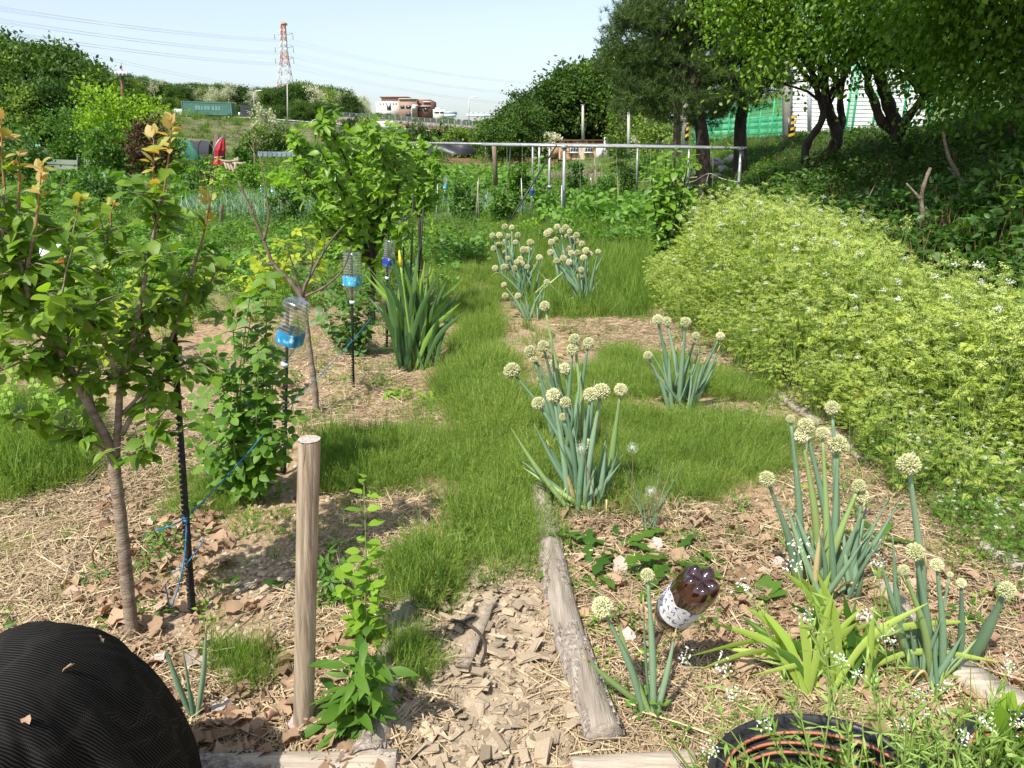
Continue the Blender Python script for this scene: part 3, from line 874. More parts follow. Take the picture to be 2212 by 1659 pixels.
for k in range(3):
    nm = ('top', 'middle', 'bottom')[k]
    for s in range(2):
        wire(ARM[2 * k + s], at(LEFT_PX[k][0], LEFT_PX[k][1] + 4 * s, 170), 1.2, 'faint double power line from the %s pylon arm to the left, %s one' % (nm, ('upper', 'lower')[s]))
        wire(ARM[2 * k + s], at(RIGHT_PX[k][0], RIGHT_PX[k][1] + 3 * s, 420), 3.0, 'faint double power line from the %s pylon arm to the right, %s one' % (nm, ('upper', 'lower')[s]))
wire(at(-40, 50, 150), at(640, 195, 280), 2, 'single thin power line dropping over the left wooded hill', r=.025)
wire(at(-40, 70, 150), at(560, 192, 260), 3, 'thin power line second down over the left wooded hill', r=.022)

def lamp_post(x, y0, y1, Y, label, arm=4):
    t = empty('street_lamp', at(x, y1, Y), label, 'street lamp'); p = at(x, y0, Y); q = at(x, y1, Y)
    g = Geo(); g.tube([q, p, p + [arm * .12, 0, .5], p + [arm * .35, 0, .6]], [.16, .11, .09, .08], 5); g.build('pole', M['white'], t)
    g = Geo(); g.box(p + [arm * .42, 0, .6], (.9, .4, .2)); g.build('lamp_head', M['white'], t)
lamp_post(548.5, 201, 233, 200, 'slim street lamp above the road left of the pylon')
lamp_post(1013, 215, 270, 190, 'tall slim street lamp in front of the far skyline')
lamp_post(889, 233, 262, 200, 'short street lamp in front of the brick building', 3)
def pole(x, y0, y1, Y, r, label, m='concrete'):
    p, q = at(x, y0, Y), at(x + .5, y1, Y); t = empty('utility_pole', q, label, 'pole')
    g = Geo(); g.tube([q - [0, 0, .4], p], [r * 1.2, r * .8], 8); g.build('shaft', M[m], t)
    g = Geo(); g.box(p + [0, 0, .05], (r * 3, r * 1.2, .1)); g.build('cap', M['fence_grey'], t)
pole(620.5, 180, 270, 150, .12, 'thin grey pole in front of the pylon feet')
pole(1135.5, 262, 334, 82, .14, 'white concrete pole before the dark wooded slope')
pole(1259, 228, 295, 86, .15, 'taller white concrete pole beside the shed trees')
pole(1050, 272, 332, 78, .12, 'slim pale pole left of the wooded slope')
pole(885, 280, 300, 130, .1, 'short white post among the far bushes')

# phone mast on the left hill
YM_ = 62
mp_ = empty('phone_mast', at(265, 195, YM_), 'dark phone mast with a ring of white antennas', 'mast')
g = Geo(); g.tube([at(265, 235, YM_), at(264, 158, YM_)], [.14, .10], 6); g.tube([at(264, 158, YM_), at(262, 135, YM_)], [.04, .02], 4); g.build('pole', M['brick_dark'], mp_)
g = Geo(); fbox(g, 252, 161, 277, 164.5, YM_ - .4, .9); g.build('platform', M['fence_grey'], mp_)
for k in range(8):
    g = Geo(); x = 248 + k * 4.1; fbox(g, x, 153 + (k % 3), x + 1.8, 162, YM_ - .5 + .1 * (k % 2), .1); g.build('antenna', M['white'], mp_)

# ------------------------------------------------------------------ truck, cars
M['container'] = mat('green_container_paint', (.075, .175, .145), (.10, .215, .18), 3, .7, vary=.06)
M['fade_white'] = mat('faded_white_lettering', (.09, .24, .20), (.20, .32, .28), 3, .7)
M['tyre'] = mat('tyre_rubber', (.02, .02, .02), (.03, .03, .03), 3, .9)
M['cab_dark'] = mat('dark_cab_paint', (.035, .04, .05), (.05, .055, .065), 3, .35, spec=.5)
M['car_white'] = mat('white_car_paint', (.78, .79, .80), None, 3, .25, coat=.5)
def wheel(g, c, r=.5, w=.3):
    c = np.asarray(c, float); g.tube([c - [0, w / 2, 0], c + [0, w / 2, 0]], r, 14, 0)
YK = 191
A = at(404, 255.2, YK + 2); Bp = at(502, 258.5, YK); L = Bp[0] - A[0]; sl = (Bp[2] - A[2]) / L
tk = empty('container_truck', A, 'container lorry with a long green corrugated box on the raised road', 'lorry')
def tpt(u, z, dy=0.0): return np.array([A[0] + u, YK + dy, A[2] + u * sl + z])
g = Geo(); n = int(L / .28); v = []; f = []
top, bot = 3.75, 1.05
for i in range(n * 2 + 1):
    u = i * L / (n * 2); d = .0 if (i // 1) % 2 else .09
    v += [tpt(u, bot, d), tpt(u, top, d)]
f = [(2 * i, 2 * i + 2, 2 * i + 3, 2 * i + 1) for i in range(n * 2)]
g.faces(v, f, 0); g.build('corrugated_side', M['container'], tk, False)
g = Geo()
for zc, h in ((bot, .22), (top, .22)):
    g.faces([tpt(0, zc - h / 2, -.03), tpt(L, zc - h / 2, -.03), tpt(L, zc + h / 2, -.03), tpt(0, zc + h / 2, -.03), tpt(0, zc - h / 2, .1), tpt(L, zc - h / 2, .1), tpt(L, zc + h / 2, .1), tpt(0, zc + h / 2, .1)], [(0, 1, 2, 3), (7, 6, 5, 4), (3, 2, 6, 7), (0, 4, 5, 1)])
for u in (0, L):
    g.box(tpt(u, 2.4, .02), (.24, .2, 2.9))
g.faces([tpt(0, top, .1), tpt(L, top, .1), tpt(L, top, 2.4), tpt(0, top, 2.4)], [(0, 1, 2, 3)])
g.faces([tpt(-.02, bot, 0), tpt(-.02, top, 0), tpt(-.02, top, 2.4), tpt(-.02, bot, 2.4)], [(0, 1, 2, 3)], 0, .9)
g.faces([tpt(L + .02, bot, 0), tpt(L + .02, top, 0), tpt(L + .02, top, 2.4), tpt(L + .02, bot, 2.4)], [(3, 2, 1, 0)], 0, .1)
g.build('container_frame', M['container'], tk, False)
g = Geo()
for k, (u, w) in enumerate(((.26, .05), (.32, .05), (.385, .035), (.45, .05), (.515, .05), (.60, .05), (.67, .05), (.735, .04))):
    x = u * L; g.faces([tpt(x, 2.0, -.012), tpt(x + w * L, 2.0, -.012), tpt(x + w * L, 2.95, -.012), tpt(x, 2.95, -.012)], [(0, 1, 2, 3)])
g.build('faded_lettering', M['fade_white'], tk)
g = Geo()
g.box(tpt(L * .5, .82, 1.2), (L * .98, 1.6, .25)); g.box(tpt(L + 1.0, .75, 1.2), (3.0, 1.2, .3))
g.build('chassis', M['cab_dark'], tk, False)
for u in (.06, .13, .2, .86, .93):
    g = Geo(); wheel(g, tpt(L * u, .48, .2)); wh = g.build('wheel', M['tyre'], tk)
    g = Geo(); wheel(g, tpt(L * u, .48, .04), .24, .06); g.V = [q_ for q_ in g.V]; h_ = g.build('rim', M['rail'], None); h_.parent = wh; h_.location = (0, 0, 0)
    h_.data.transform(__import__('mathutils').Matrix.Translation(-Vector(tk.location)))
g = Geo(); cu = L + 2.1
v = [tpt(cu, .5, 0), tpt(cu + 2.25, .5, 0), tpt(cu + 2.3, 1.9, 0), tpt(cu + 2.0, 3.35, 0), tpt(cu + .1, 3.45, 0)]
v += [p + np.array([0, 2.4, 0]) for p in v]
g.faces(v, [(0, 1, 2, 3, 4), (9, 8, 7, 6, 5), (0, 5, 6, 1), (1, 6, 7, 2), (2, 7, 8, 3), (3, 8, 9, 4), (4, 9, 5, 0)])
cab = g.build('cab', M['cab_dark'], tk, False)
g = Geo(); g.faces([tpt(cu + 1.1, 1.9, -.02), tpt(cu + 2.1, 1.9, -.02), tpt(cu + 1.95, 2.8, -.02), tpt(cu + 1.1, 2.8, -.02)], [(0, 1, 2, 3)]); g.build('side_window', M['glass_dark'], tk)
for u in (cu + 1.6, cu - .6):
    g = Geo(); wheel(g, tpt(u, .48, .1)); g.build('wheel', M['tyre'], tk)
g = Geo(); g.box(tpt(cu - .35, 1.3, .4), (.35, .6, .9)); g.build('white_tank', M['white'], tk)
# the white van behind it
q0 = at(391, 254, YK + 3)
vn = empty('white_van', q0, 'white van close behind the green container lorry', 'van')
pr = [(0, .35), (4.0, .35), (4.05, 1.1), (3.7, 1.6), (3.1, 2.1), (.1, 2.15), (0, 1.2)]
g = Geo(); v = [q0 + [u - 1.6, 0, z - .1] for u, z in pr]; v += [p + np.array([0, 1.7, 0]) for p in v]; k = len(pr)
g.faces(v, [tuple(range(k)), tuple(range(2 * k - 1, k - 1, -1))] + [(i, k + i, k + (i + 1) % k, (i + 1) % k) for i in range(k)]); g.build('body', M['car_white'], vn, False)
g = Geo(); g.faces([q0 + [1.2, -.02, 1.1], q0 + [2.0, -.02, 1.1], q0 + [1.6, -.02, 1.8], q0 + [1.1, -.02, 1.8]], [(0, 1, 2, 3)]); g.build('side_window', M['glass_dark'], vn)
for u in (-.8, 1.5):
    g = Geo(); wheel(g, q0 + [u, .1, .2], .33, .25); g.build('wheel', M['tyre'], vn)
def car(px, py, Y, label, m='car_white', s=1.0):
    q0 = at(px, py, Y); t = empty('passenger_car', q0, label, 'car')
    pr = [(-2.2, .3), (2.2, .3), (2.25, .75), (1.5, .95), (.7, 1.4), (-.9, 1.45), (-1.7, 1.0), (-2.2, .9)]
    g = Geo(); v = [q0 + np.array([u * s, 0, z * s]) for u, z in pr]; v += [p + np.array([0, 1.7, 0]) for p in v]; k = len(pr)
    g.faces(v, [tuple(range(k)), tuple(range(2 * k - 1, k - 1, -1))] + [(i, k + i, k + (i + 1) % k, (i + 1) % k) for i in range(k)]); g.build('body', M[m], t, False)
    g = Geo(); g.faces([q0 + [-1.3, -.03, 1.0], q0 + [1.2, -.03, 1.0], q0 + [.6, -.03, 1.34], q0 + [-.85, -.03, 1.36]], [(0, 1, 2, 3)]); g.build('side_window', M['glass_dark'], t)
    for u in (-1.35, 1.4):
        g = Geo(); wheel(g, q0 + [u, .1, .32], .32, .25); g.build('wheel', M['tyre'], t)
car(687, 272.5, 181, 'white saloon car on the raised road right of the pylon')

# ------------------------------------------------------------------ woods
FM = [tree_meshes(9, 6.4, 150, 34, .42, .40, 'forest', (L_SM, L_TINY), seed=i, tr=.2, nl=6) for i in range(4)]
FL = [tree_meshes(9, 5.6, 130, 30, .42, .36, 'forest_light', (L_SM, L_TINY), seed=10 + i, tr=.2, nl=6) for i in range(2)]
FB = [tree_meshes(9, 5.0, 110, 30, .38, .33, 'blossom', (L_SM, L_TINY), seed=20 + i, tr=.18, nl=6) for i in range(2)]
crowns = [m[1] for m in FM] + [m[1] for m in FL] + [m[1] for m in FB]
SL = np.array([(-80, 92), (0, 92), (60, 86), (90, 98), (130, 106), (170, 114), (200, 138), (260, 165), (300, 162), (350, 172), (430, 186), (500, 182), (560, 192), (600, 188), (660, 180), (700, 188), (740, 192), (790, 212), (840, 236), (900, 243), (1000, 250), (1075, 262)], float)
P_, S_, I_ = [], [], []
def wood(n, x0, x1, Y0, Y1, sil, pidx, top=1.0, mn=5, mx=14):
    for _ in range(n):
        Yv = RNG.uniform(Y0, Y1); px = RNG.uniform(x0, x1); x = (px - 1106) / FPX * Yv / 1.053
        zt = at(px, np.interp(px, sil[:, 0], sil[:, 1]), Yv)[2] - RNG.uniform(0, 1.2)
        z0 = gz(x, Yv); h = min(max((zt - z0) * top, mn), mx)
        if zt - z0 < 2.5: continue
        P_.append((x, Yv, z0 - .3 + 0.0)); S_.append(h / 8.4); I_.append(RNG.choice(len(crowns), p=pidx))
wood(75, -90, 235, 75, 150, SL, [.25, .25, .22, .2, .04, .04, 0, 0], 1.0, 6, 15)
wood(60, -90, 235, 62, 100, SL + [0, 60], [.25, .25, .22, .22, .03, .03, 0, 0], 1.0, 5, 12)
wood(150, 190, 730, 225, 300, SL, [.21, .21, .18, .14, .08, .08, .06, .04], 1.0, 7, 13)
wood(70, 190, 730, 208, 226, SL + [0, 34], [.22, .22, .18, .14, .10, .10, .02, .02], 1.0, 4, 9)
wood(34, 660, 790, 225, 280, SL, [.06, .06, .06, .06, .12, .12, .28, .24], 1.0, 8, 13)
wood(45, 730, 1075, 215, 290, np.array([(730, 235), (860, 246), (900, 252), (1075, 258)], float), [.2, .2, .15, .15, .1, .1, .05, .05], 1.0, 3, 8)
scatter('forest', np.array(P_), RNG.random(len(P_)) * 6.28, np.array(S_), crowns, 'dense mixed woodland covering the left hill and the ridge behind the road', idx=np.array(I_), cat='woodland')
# brush on the embankment
bush_m = [cl_leafy(90, 1.2, .8, .20, (L_SM,), 'forest', 6, 'stem_brown', .1), cl_leafy(90, 1.2, .8, .20, (L_SM,), 'forest_light', 6, 'stem_brown', .1), cl_grass(60, .5, 1.2, .7, .05, 'grass')]
k = 900; ri = RNG.random(k) * (len(EMB) - 1.001); i0 = ri.astype(int); fr = (ri - i0)[:, None]
cj = RNG.random(k) ** .8 * 3.6 + .3; j0 = cj.astype(int); fj = (cj - j0)[:, None]
row_ = lambda i, j: EMB[i, j] * (1 - fj) + EMB[i, j + 1] * fj
ep = row_(i0, j0) * (1 - fr) + row_(i0 + 1, j0) * fr
scatter('embankment_brush', ep, RNG.random(k) * 6.28, RNG.uniform(.5, 1.5, k), bush_m, 'low scrub dotted over the road embankment', cat='scrub', idx=RNG.choice(3, k, p=[.25, .25, .5]))

# the wooded slope on the right: trees of its own
SR = np.array([(1060, 275), (1075, 258), (1100, 228), (1130, 214), (1160, 185), (1200, 162), (1240, 140), (1290, 120), (1320, 106), (1400, 80), (1600, 40)], float)
first = {}
rs = [(1085, 68, 0), (1105, 82, 1), (1125, 70, 0), (1150, 88, 2), (1165, 72, 3), (1190, 84, 0), (1205, 70, 1), (1228, 90, 3), (1240, 74, 2), (1262, 84, 0), (1275, 66, 4), (1292, 90, 1), (1305, 72, 5), (1325, 84, 3), (1340, 66, 2), (1362, 80, 4), (1380, 70, 0), (1405, 88, 1), (1430, 70, 3), (1460, 84, 2), (1350, 100, 0), (1250, 104, 1)]
for px, Yv, kd in rs:
    if px > 1140: Yv = max(Yv, 98)
    x = (px - 1106) / FPX * Yv / 1.053; z0 = gz(x, Yv)
    zt = at(px, np.interp(px, SR[:, 0], SR[:, 1]) + RNG.uniform(-3, 12), Yv)[2]
    h = zt - z0 + .4; ms = (FM + FL)[kd]
    lab = 'dense dark green tree on the wooded slope behind the rusty shed' if kd < 4 else 'looser light green tree on the wooded slope behind the rusty shed'
    cwid = max(min(h * .75, 9), 5) / 6.4
    tree_thing('broadleaf_tree', ms, (x, Yv, z0 - .3), lab, 'tree', 'trees of the wooded slope', RNG.random() * 6.28, (cwid, cwid, h / 9.2))
# lower skirts of the same wood
P_, S_, I_ = [], [], []
wood(34, 1070, 1500, 97, 112, np.array([(1070, 285), (1120, 268), (1300, 240), (1500, 230)], float), [.2, .2, .2, .16, .12, .12, 0, 0], 1.0, 2.5, 6)
scatter('undergrowth_wood', np.array(P_), RNG.random(len(P_)) * 6.28, np.array(S_), crowns, 'low bushes along the foot of the wooded slope', idx=np.array(I_), cat='bushes')
# ------------------------------------------------------------------ the rusty shed, poles and fences in the middle distance
def rust_mat():
    m = bpy.data.materials.new('rusty_sheet'); t = nt(m); N = t.nodes.new; Lk = t.links.new
    out = N('ShaderNodeOutputMaterial'); pb = N('ShaderNodeBsdfPrincipled'); pb.inputs['Roughness'].default_value = .7
    tc = N('ShaderNodeTexCoord'); mp = N('ShaderNodeMapping'); mp.inputs['Scale'].default_value = (1.3, 1, .22); Lk(tc.outputs['Object'], mp.inputs[0])
    n = N('ShaderNodeTexNoise'); n.inputs['Scale'].default_value = 1.6; n.inputs['Detail'].default_value = 7; Lk(mp.outputs[0], n.inputs[0])
    r = N('ShaderNodeValToRGB'); e = r.color_ramp.elements; e[0].position = .38; e[0].color = (.70, .66, .58, 1); e[1].position = .62; e[1].color = (.33, .12, .05, 1)
    q = r.color_ramp.elements.new(.52); q.color = (.58, .40, .26, 1)
    Lk(n.outputs[0], r.inputs[0]); Lk(r.outputs[0], pb.inputs['Base Color']); Lk(pb.outputs[0], out.inputs['Surface'])
    return m
M['rust'] = rust_mat()
M['rust_dark'] = mat('rusty_edge', (.17, .07, .035), (.26, .12, .06), 3, .8)
M['pipe'] = mat('galvanised_pipe', (.27, .28, .28), (.40, .41, .41), 9, .42, metal=.35, spec=.5)
M['black'] = mat('black_plastic', (.018, .018, .020), (.03, .03, .033), 9, .45, spec=.5)
M['iron'] = mat('black_ribbed_rod', (.012, .012, .013), (.03, .027, .025), 50, .6)
M['fence_green'] = mat('bright_green_fence_paint', (.04, .36, .16), (.06, .42, .20), 5, .5)
M['fence_panel'] = mat('corrugated_fence_sheet', (.13, .17, .13), (.19, .23, .17), 1.5, .7, stretch=(1, 1, .3), vary=.15)
M['yellow_paint'] = mat('yellow_band', (.70, .42, .03), (.75, .48, .05), 8, .6)
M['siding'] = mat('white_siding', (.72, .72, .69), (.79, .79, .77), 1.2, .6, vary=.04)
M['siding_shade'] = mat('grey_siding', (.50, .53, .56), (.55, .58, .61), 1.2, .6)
M['red_cloth'] = mat('red_parasol_cloth', (.42, .025, .04), (.50, .04, .06), 5, .8)
M['tarp_green'] = mat('green_net_cloth', (.04, .15, .10), (.06, .19, .13), 6, .8)
M['blue_sheet'] = mat('grey_blue_sheet', (.30, .36, .43), (.38, .44, .50), 1.5, .6, vary=.12)
M['ochre'] = mat('ochre_wall', (.42, .28, .15), (.50, .35, .20), 2, .9)
YS = 90
sh = empty('rusty_shed', at(1255, 343, YS), 'long low shed of rusty white corrugated sheets with two windows', 'shed')
def corr(g, x0, y0, x1, y1, Y, n, d=.05):
    xx = np.linspace(x0, x1, 2 * n + 1); v = []
    for i, x in enumerate(xx):
        v += [at(x, y1, Y) + [0, d if i % 2 else 0, 0], at(x, y0, Y) + [0, d if i % 2 else 0, 0]]
    g.faces(v, [(2 * i, 2 * i + 2, 2 * i + 3, 2 * i + 1) for i in range(2 * n)], 0, .5)
for (x0, x1) in ((1207, 1223), (1223.05, 1240), (1240.05, 1256), (1256.05, 1272), (1272.05, 1288)):
    g = Geo(); corr(g, x0, 304.5, x1, 345, YS, 10); g.build('corrugated_sheet', M['rust'], sh, False)
g = Geo(); fbox(g, 1288, 314, 1303, 345, YS - .06, .1); g.build('door', M['white'], sh)
g = Geo(); fbox(g, 1288.2, 304.5, 1303.5, 313.5, YS - .02, .1); g.build('dark_opening', M['rust_dark'], sh)
g = Geo(); corr(g, 1303.6, 305, 1316, 345, YS + .1, 8); g.build('corrugated_sheet', M['rust'], sh, False)
for x0, x1 in ((1318, 1350), (1350.1, 1384)):
    g = Geo(); corr(g, x0, 304, x1, 338, YS + 2, 18); g.build('corrugated_sheet', M['rust'], sh, False)
g = Geo(); fbox(g, 1205, 302, 1306, 304.2, YS - .3, 5); g.build('roof_edge', M['rust_dark'], sh)
g = Geo(); fbox(g, 1306.3, 302.6, 1385, 304.2, YS - .1, 5); g.build('roof_edge', M['rust_dark'], sh)
g = Geo(); fbox(g, 1207, 304.5, 1303, 343, YS + .3, 4); g.build('back_wall', M['rust_dark'], sh)
for x0 in (1231.5, 1263):
    g = Geo(); fbox(g, x0, 316.5, x0 + 18, 329, YS - .12, .08); fr = g.build('window', M['white'], sh)
    for j in range(3):
        g = Geo(); fbox(g, x0 + 1 + j * 5.6, 317.6, x0 + 5.8 + j * 5.6, 327.6, YS - .16, .03); p = g.build('pane', M['glass_dark'], None); p.parent = fr
        p.data.transform(__import__('mathutils').Matrix.Translation(-Vector(sh.location)))
    g = Geo(); fbox(g, x0 - 1, 328.9, x0 + 19, 330.6, YS - .3, .25); g.build('window_sill', M['white'], sh)
g = Geo(); fbox(g, 1303.8, 296, 1309.5, 342, YS - .8, .3); o = g.build('white_post', M['white']); o.name = 'post'; tag(o, 'tall white board post standing before the rusty shed door', 'post')
g = Geo(); fbox(g, 1180, 318, 1206, 340, YS + 1.5, 3); o = g.build('shed', M['ochre']); tag(o, 'low ochre mud wall shed left of the rusty shed', 'shed')

def uv_pole(px, y_top, y_bot, Y, r, label, bands):
    p, q = at(px, y_top, Y), at(px, y_bot, Y); t = empty('utility_pole', q, label, 'utility pole')
    g = Geo(); g.tube([q - [0, 0, .5], p], [r * 1.08, r * .92], 14); g.build('shaft', M['concrete'], t)
    y0, y1 = bands; a, c = at(px, y1, Y), at(px, y0, Y)
    g = Geo(); g.tube([a, c], r * 1.12, 14); sl_ = g.build('warning_sleeve', M['black'], t)
    n = max(2, int((y1 - y0) / 17) + 1); H = c[2] - a[2]
    for k in range(n):
        g = Geo(); z0 = a[2] + H * (k + .15) / n; hh = H / n * .45; v = []; m_ = 15
        for j in range(m_):
            th = PI + j / (m_ - 1) * PI; u = j / (m_ - 1); zz = z0 + (u * .9 * H / n if True else 0)
            zz = min(zz, c[2] - hh)
            v += [(a[0] + math.cos(th) * r * 1.15, a[1] + math.sin(th) * r * 1.15, zz), (a[0] + math.cos(th) * r * 1.15, a[1] + math.sin(th) * r * 1.15, zz + hh)]
        g.faces(v, [(2 * j, 2 * j + 2, 2 * j + 3, 2 * j + 1) for j in range(m_ - 1)]); g.build('yellow_stripe', M['yellow_paint'], t)
uv_pole(1481, 120, 320, 38, .14, 'concrete utility pole with yellow and black stripes left of the pine trunks', (262, 304))
uv_pole(1704, -60, 335, 25, .15, 'concrete utility pole with yellow stripes left of the white building', (250, 302))
pole(1358, 238, 320, 60, .12, 'plain grey wooden pole among the trees behind the trellis')

# green welded mesh fences
def mesh_fence(pts, h, label, wires=9, per=12, r=.012, pr=.035):
    t = empty('mesh_fence', (*pts[0][:2], gz(*pts[0][:2])), label, 'fence')
    P = [np.array([x, y, gz(x, y) if z is None else z]) for x, y, z in pts]
    for i in range(len(P)):
        g = Geo(); g.tube([P[i] - [0, 0, .3], P[i] + [0, 0, h + .06]], pr, 8); g.build('post', M['fence_green'], t)
    for i in range(len(P) - 1):
        g = Geo()
        for k in range(wires + 1):
            z = .08 + (h - .08) * k / wires
            g.tube([P[i] + [0, 0, z], P[i + 1] + [0, 0, z]], r * 1.3, 3, cap=False)
        for k in range(1, per):
            q = P[i] + (P[i + 1] - P[i]) * k / per
            g.tube([q + [0, 0, .08], q + [0, 0, h]], r * .8, 3, cap=False)
        w = g.build('wire_panel', M['fence_green'], t, False); w['kind'] = 'stuff'
    return t
def fpt(px, py_base, Y):
    p = at(px, py_base, Y); return (p[0], p[1], p[2])
mesh_fence([fpt(1497, 313, 46), fpt(1532, 313, 44), fpt(1571, 312, 42), fpt(1612, 311, 39), fpt(1637, 310, 37.5), fpt(1664, 309, 36), fpt(1693, 308, 34)], 1.9, 'bright green wire mesh fence behind the pine trunks', 10, 30, .008)
# grey green boards seen through it
sb = empty('sheet_fence', at(1600, 312, 48), 'green tinted sheet fence behind the bright green mesh', 'fence')
M['green_board'] = mat('green_sheet', (.10, .36, .20), (.16, .44, .26), 1.2, .7, vary=.12)
for k in range(10):
    x = 1500 + k * 20
    for j in range(4):
        g = Geo(); fbox(g, x, 258 + j * 13.2 - k * .9, x + 19.7, 271 + j * 13.2 - k * .9, 47.5 - k * .8, .06, a=RNG.random()); g.build('sheet', M['green_board'], sb)
mesh_fence([fpt(1823, 305, 24), fpt(1837, 306, 23.5), fpt(1880, 308, 22.5), fpt(1942, 311, 21.4), fpt(1998, 314, 20.6), fpt(2083, 316, 19.6), fpt(2180, 320, 18.6), fpt(2290, 325, 18)], 2.3, 'green wire mesh fence in front of the white building under the trees', 8, 22, .0035, .036)

# white clad building
YW = 29
wb = empty('white_building', at(1850, 290, YW), 'building clad in white horizontal boards seen between dark tree trunks', 'building')
nb = 16
for k in range(nb):
    for (x0, x1, Y0, Y1) in ((1712, 1744, 29.4, 29.2), (1753.6, 1860, 29.1, 28.4), (1860.2, 1998, 28.4, 27.4)):
        y1 = 283 + (x0 - 1712) * .03 - k * 8.6; y0 = y1 - 8.25
        A0, A1 = at(x0, y1, Y0), at(x0, y0, Y0); C0, C1 = at(x1, y1 + (x1 - x0) * .03, Y1), at(x1, y0 + (x1 - x0) * .03 * (1 - k / nb * 1.4), Y1)
        g = Geo(); o = np.array([0, .025, 0]); d = np.array([0, .08, 0])
        g.faces([A0, C0, C1 + o, A1 + o, A0 + d, C0 + d, C1 + d, A1 + d], [(0, 1, 2, 3), (7, 6, 5, 4), (0, 4, 5, 1), (3, 2, 6, 7), (0, 3, 7, 4), (1, 5, 6, 2)], 0, RNG.random())
        g.build('siding_board', M['siding'], wb, False)
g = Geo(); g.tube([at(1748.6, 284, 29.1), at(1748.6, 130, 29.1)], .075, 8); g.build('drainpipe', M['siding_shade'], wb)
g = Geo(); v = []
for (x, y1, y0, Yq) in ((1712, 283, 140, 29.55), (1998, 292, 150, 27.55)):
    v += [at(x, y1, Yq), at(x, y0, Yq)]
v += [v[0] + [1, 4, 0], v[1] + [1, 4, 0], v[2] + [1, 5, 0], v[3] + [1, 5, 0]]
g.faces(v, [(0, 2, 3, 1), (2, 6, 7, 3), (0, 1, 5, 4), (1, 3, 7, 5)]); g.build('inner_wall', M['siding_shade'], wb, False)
g = Geo(); v = [at(1790, 284, 28.8), at(1998, 293, 27.3), at(1998, 297, 27.3), at(1790, 291, 28.8)]
g.faces(v, [(3, 2, 1, 0)]); g.build('base_strip', M['brown_wall'], wb)
g = Geo(); v = [at(1790, 291.3, 28.7), at(1998, 297.3, 27.2), at(1998, 318, 27.2), at(1790, 316, 28.7)]
g.faces(v, [(3, 2, 1, 0)]); g.build('foundation', M['ochre'], wb)
# tarpaulin covered pile seen through the fence
def heap(name, c, r, mat_, label, cat, seed=0, n=18, parent=None, power=1.0, lump=.16):
    rng = np.random.default_rng(seed); g = Geo(); V = []; F = []; k = 28
    ph = rng.random(6) * 6
    for i in range(n + 1):
        b = i / n * PI / 2
        for j in range(k):
            a = j / k * 2 * PI
            rr = 1 + lump * math.sin(3 * a + ph[0] + b) * math.sin(2 * b + ph[1]) + lump * .6 * math.sin(5 * a + ph[2]) * math.cos(3 * b) + lump * .3 * math.sin(11 * a + ph[3] + 4 * b)
            V.append((c[0] + r[0] * rr * math.cos(a) * math.cos(b) ** power, c[1] + r[1] * rr * math.sin(a) * math.cos(b) ** power, c[2] + r[2] * rr * math.sin(b)))
    for i in range(n):
        for j in range(k):
            F.append((i * k + j, i * k + (j + 1) % k, (i + 1) * k + (j + 1) % k, (i + 1) * k + j))
    g.faces(V, F); g.V = [v - np.asarray(c, float) for v in g.V]
    o = place(name, g.mesh(name, M[mat_]), parent, c)
    if label: tag(o, label, cat)
    return o
M['blue_tarp'] = mat('blue_tarpaulin', (.10, .22, .42), (.50, .55, .62), 4, .6)
c = at(2075, 310, 20.5); heap('tarpaulin_heap', c, (.55, .4, .42), 'blue_tarp', 'blue and white sheeting heaped behind the green mesh fence', 'heap', 3)

# ------------------------------------------------------------------ left side of the middle distance
lf = empty('corrugated_fence', at(150, 392, 33), 'dull green corrugated sheet fence at the far left under the bushes', 'fence')
x = 36
for (x0, x1) in ((36, 95), (95.4, 167), (183.5, 257)):
    for j in range(5):
        g = Geo(); y1 = 396 - j * 10.6 - (x0 - 36) * .0 ; A0 = at(x0, y1, 33.0); C0 = at(x1, y1 + 3, 32.4); A1 = at(x0, y1 - 10.2, 33.04); C1 = at(x1, y1 - 7.4, 32.44)
        d = np.array([0, .05, 0]); g.faces([A0, C0, C1, A1, A0 + d, C0 + d, C1 + d, A1 + d], [(0, 1, 2, 3), (7, 6, 5, 4), (3, 2, 6, 7), (0, 4, 5, 1), (0, 3, 7, 4), (1, 5, 6, 2)], 0, RNG.random()); g.build('sheet', M['fence_panel'], lf, False)
for x0 in (35, 95, 168, 183, 257):
    g = Geo(); g.tube([at(x0, 400, 32.6), at(x0, 338, 32.6)], .045, 6); g.build('post', M['black'], lf)
gb = empty('green_roofed_hut', at(62, 330, 62), 'hut with a plain pale green sloping roof at the far left', 'hut')
g = Geo(); A0, C0 = at(38, 321, 60), at(88, 321, 60); A1, C1 = at(41, 301, 64), at(85, 301, 64)
g.faces([A0, C0, C1, A1, A0 - [0, 0, .12], C0 - [0, 0, .12], C1 - [0, 0, .12], A1 - [0, 0, .12]], [(0, 1, 2, 3), (7, 6, 5, 4), (0, 4, 5, 1)]); g.build('roof', mat('green_roof_sheet', (.10, .20, .14), (.14, .25, .18), 1, .5), gb)
g = Geo(); fbox(g, 41, 321, 85, 345, 60.5, 3); g.build('wall', M['fence_panel'], gb)
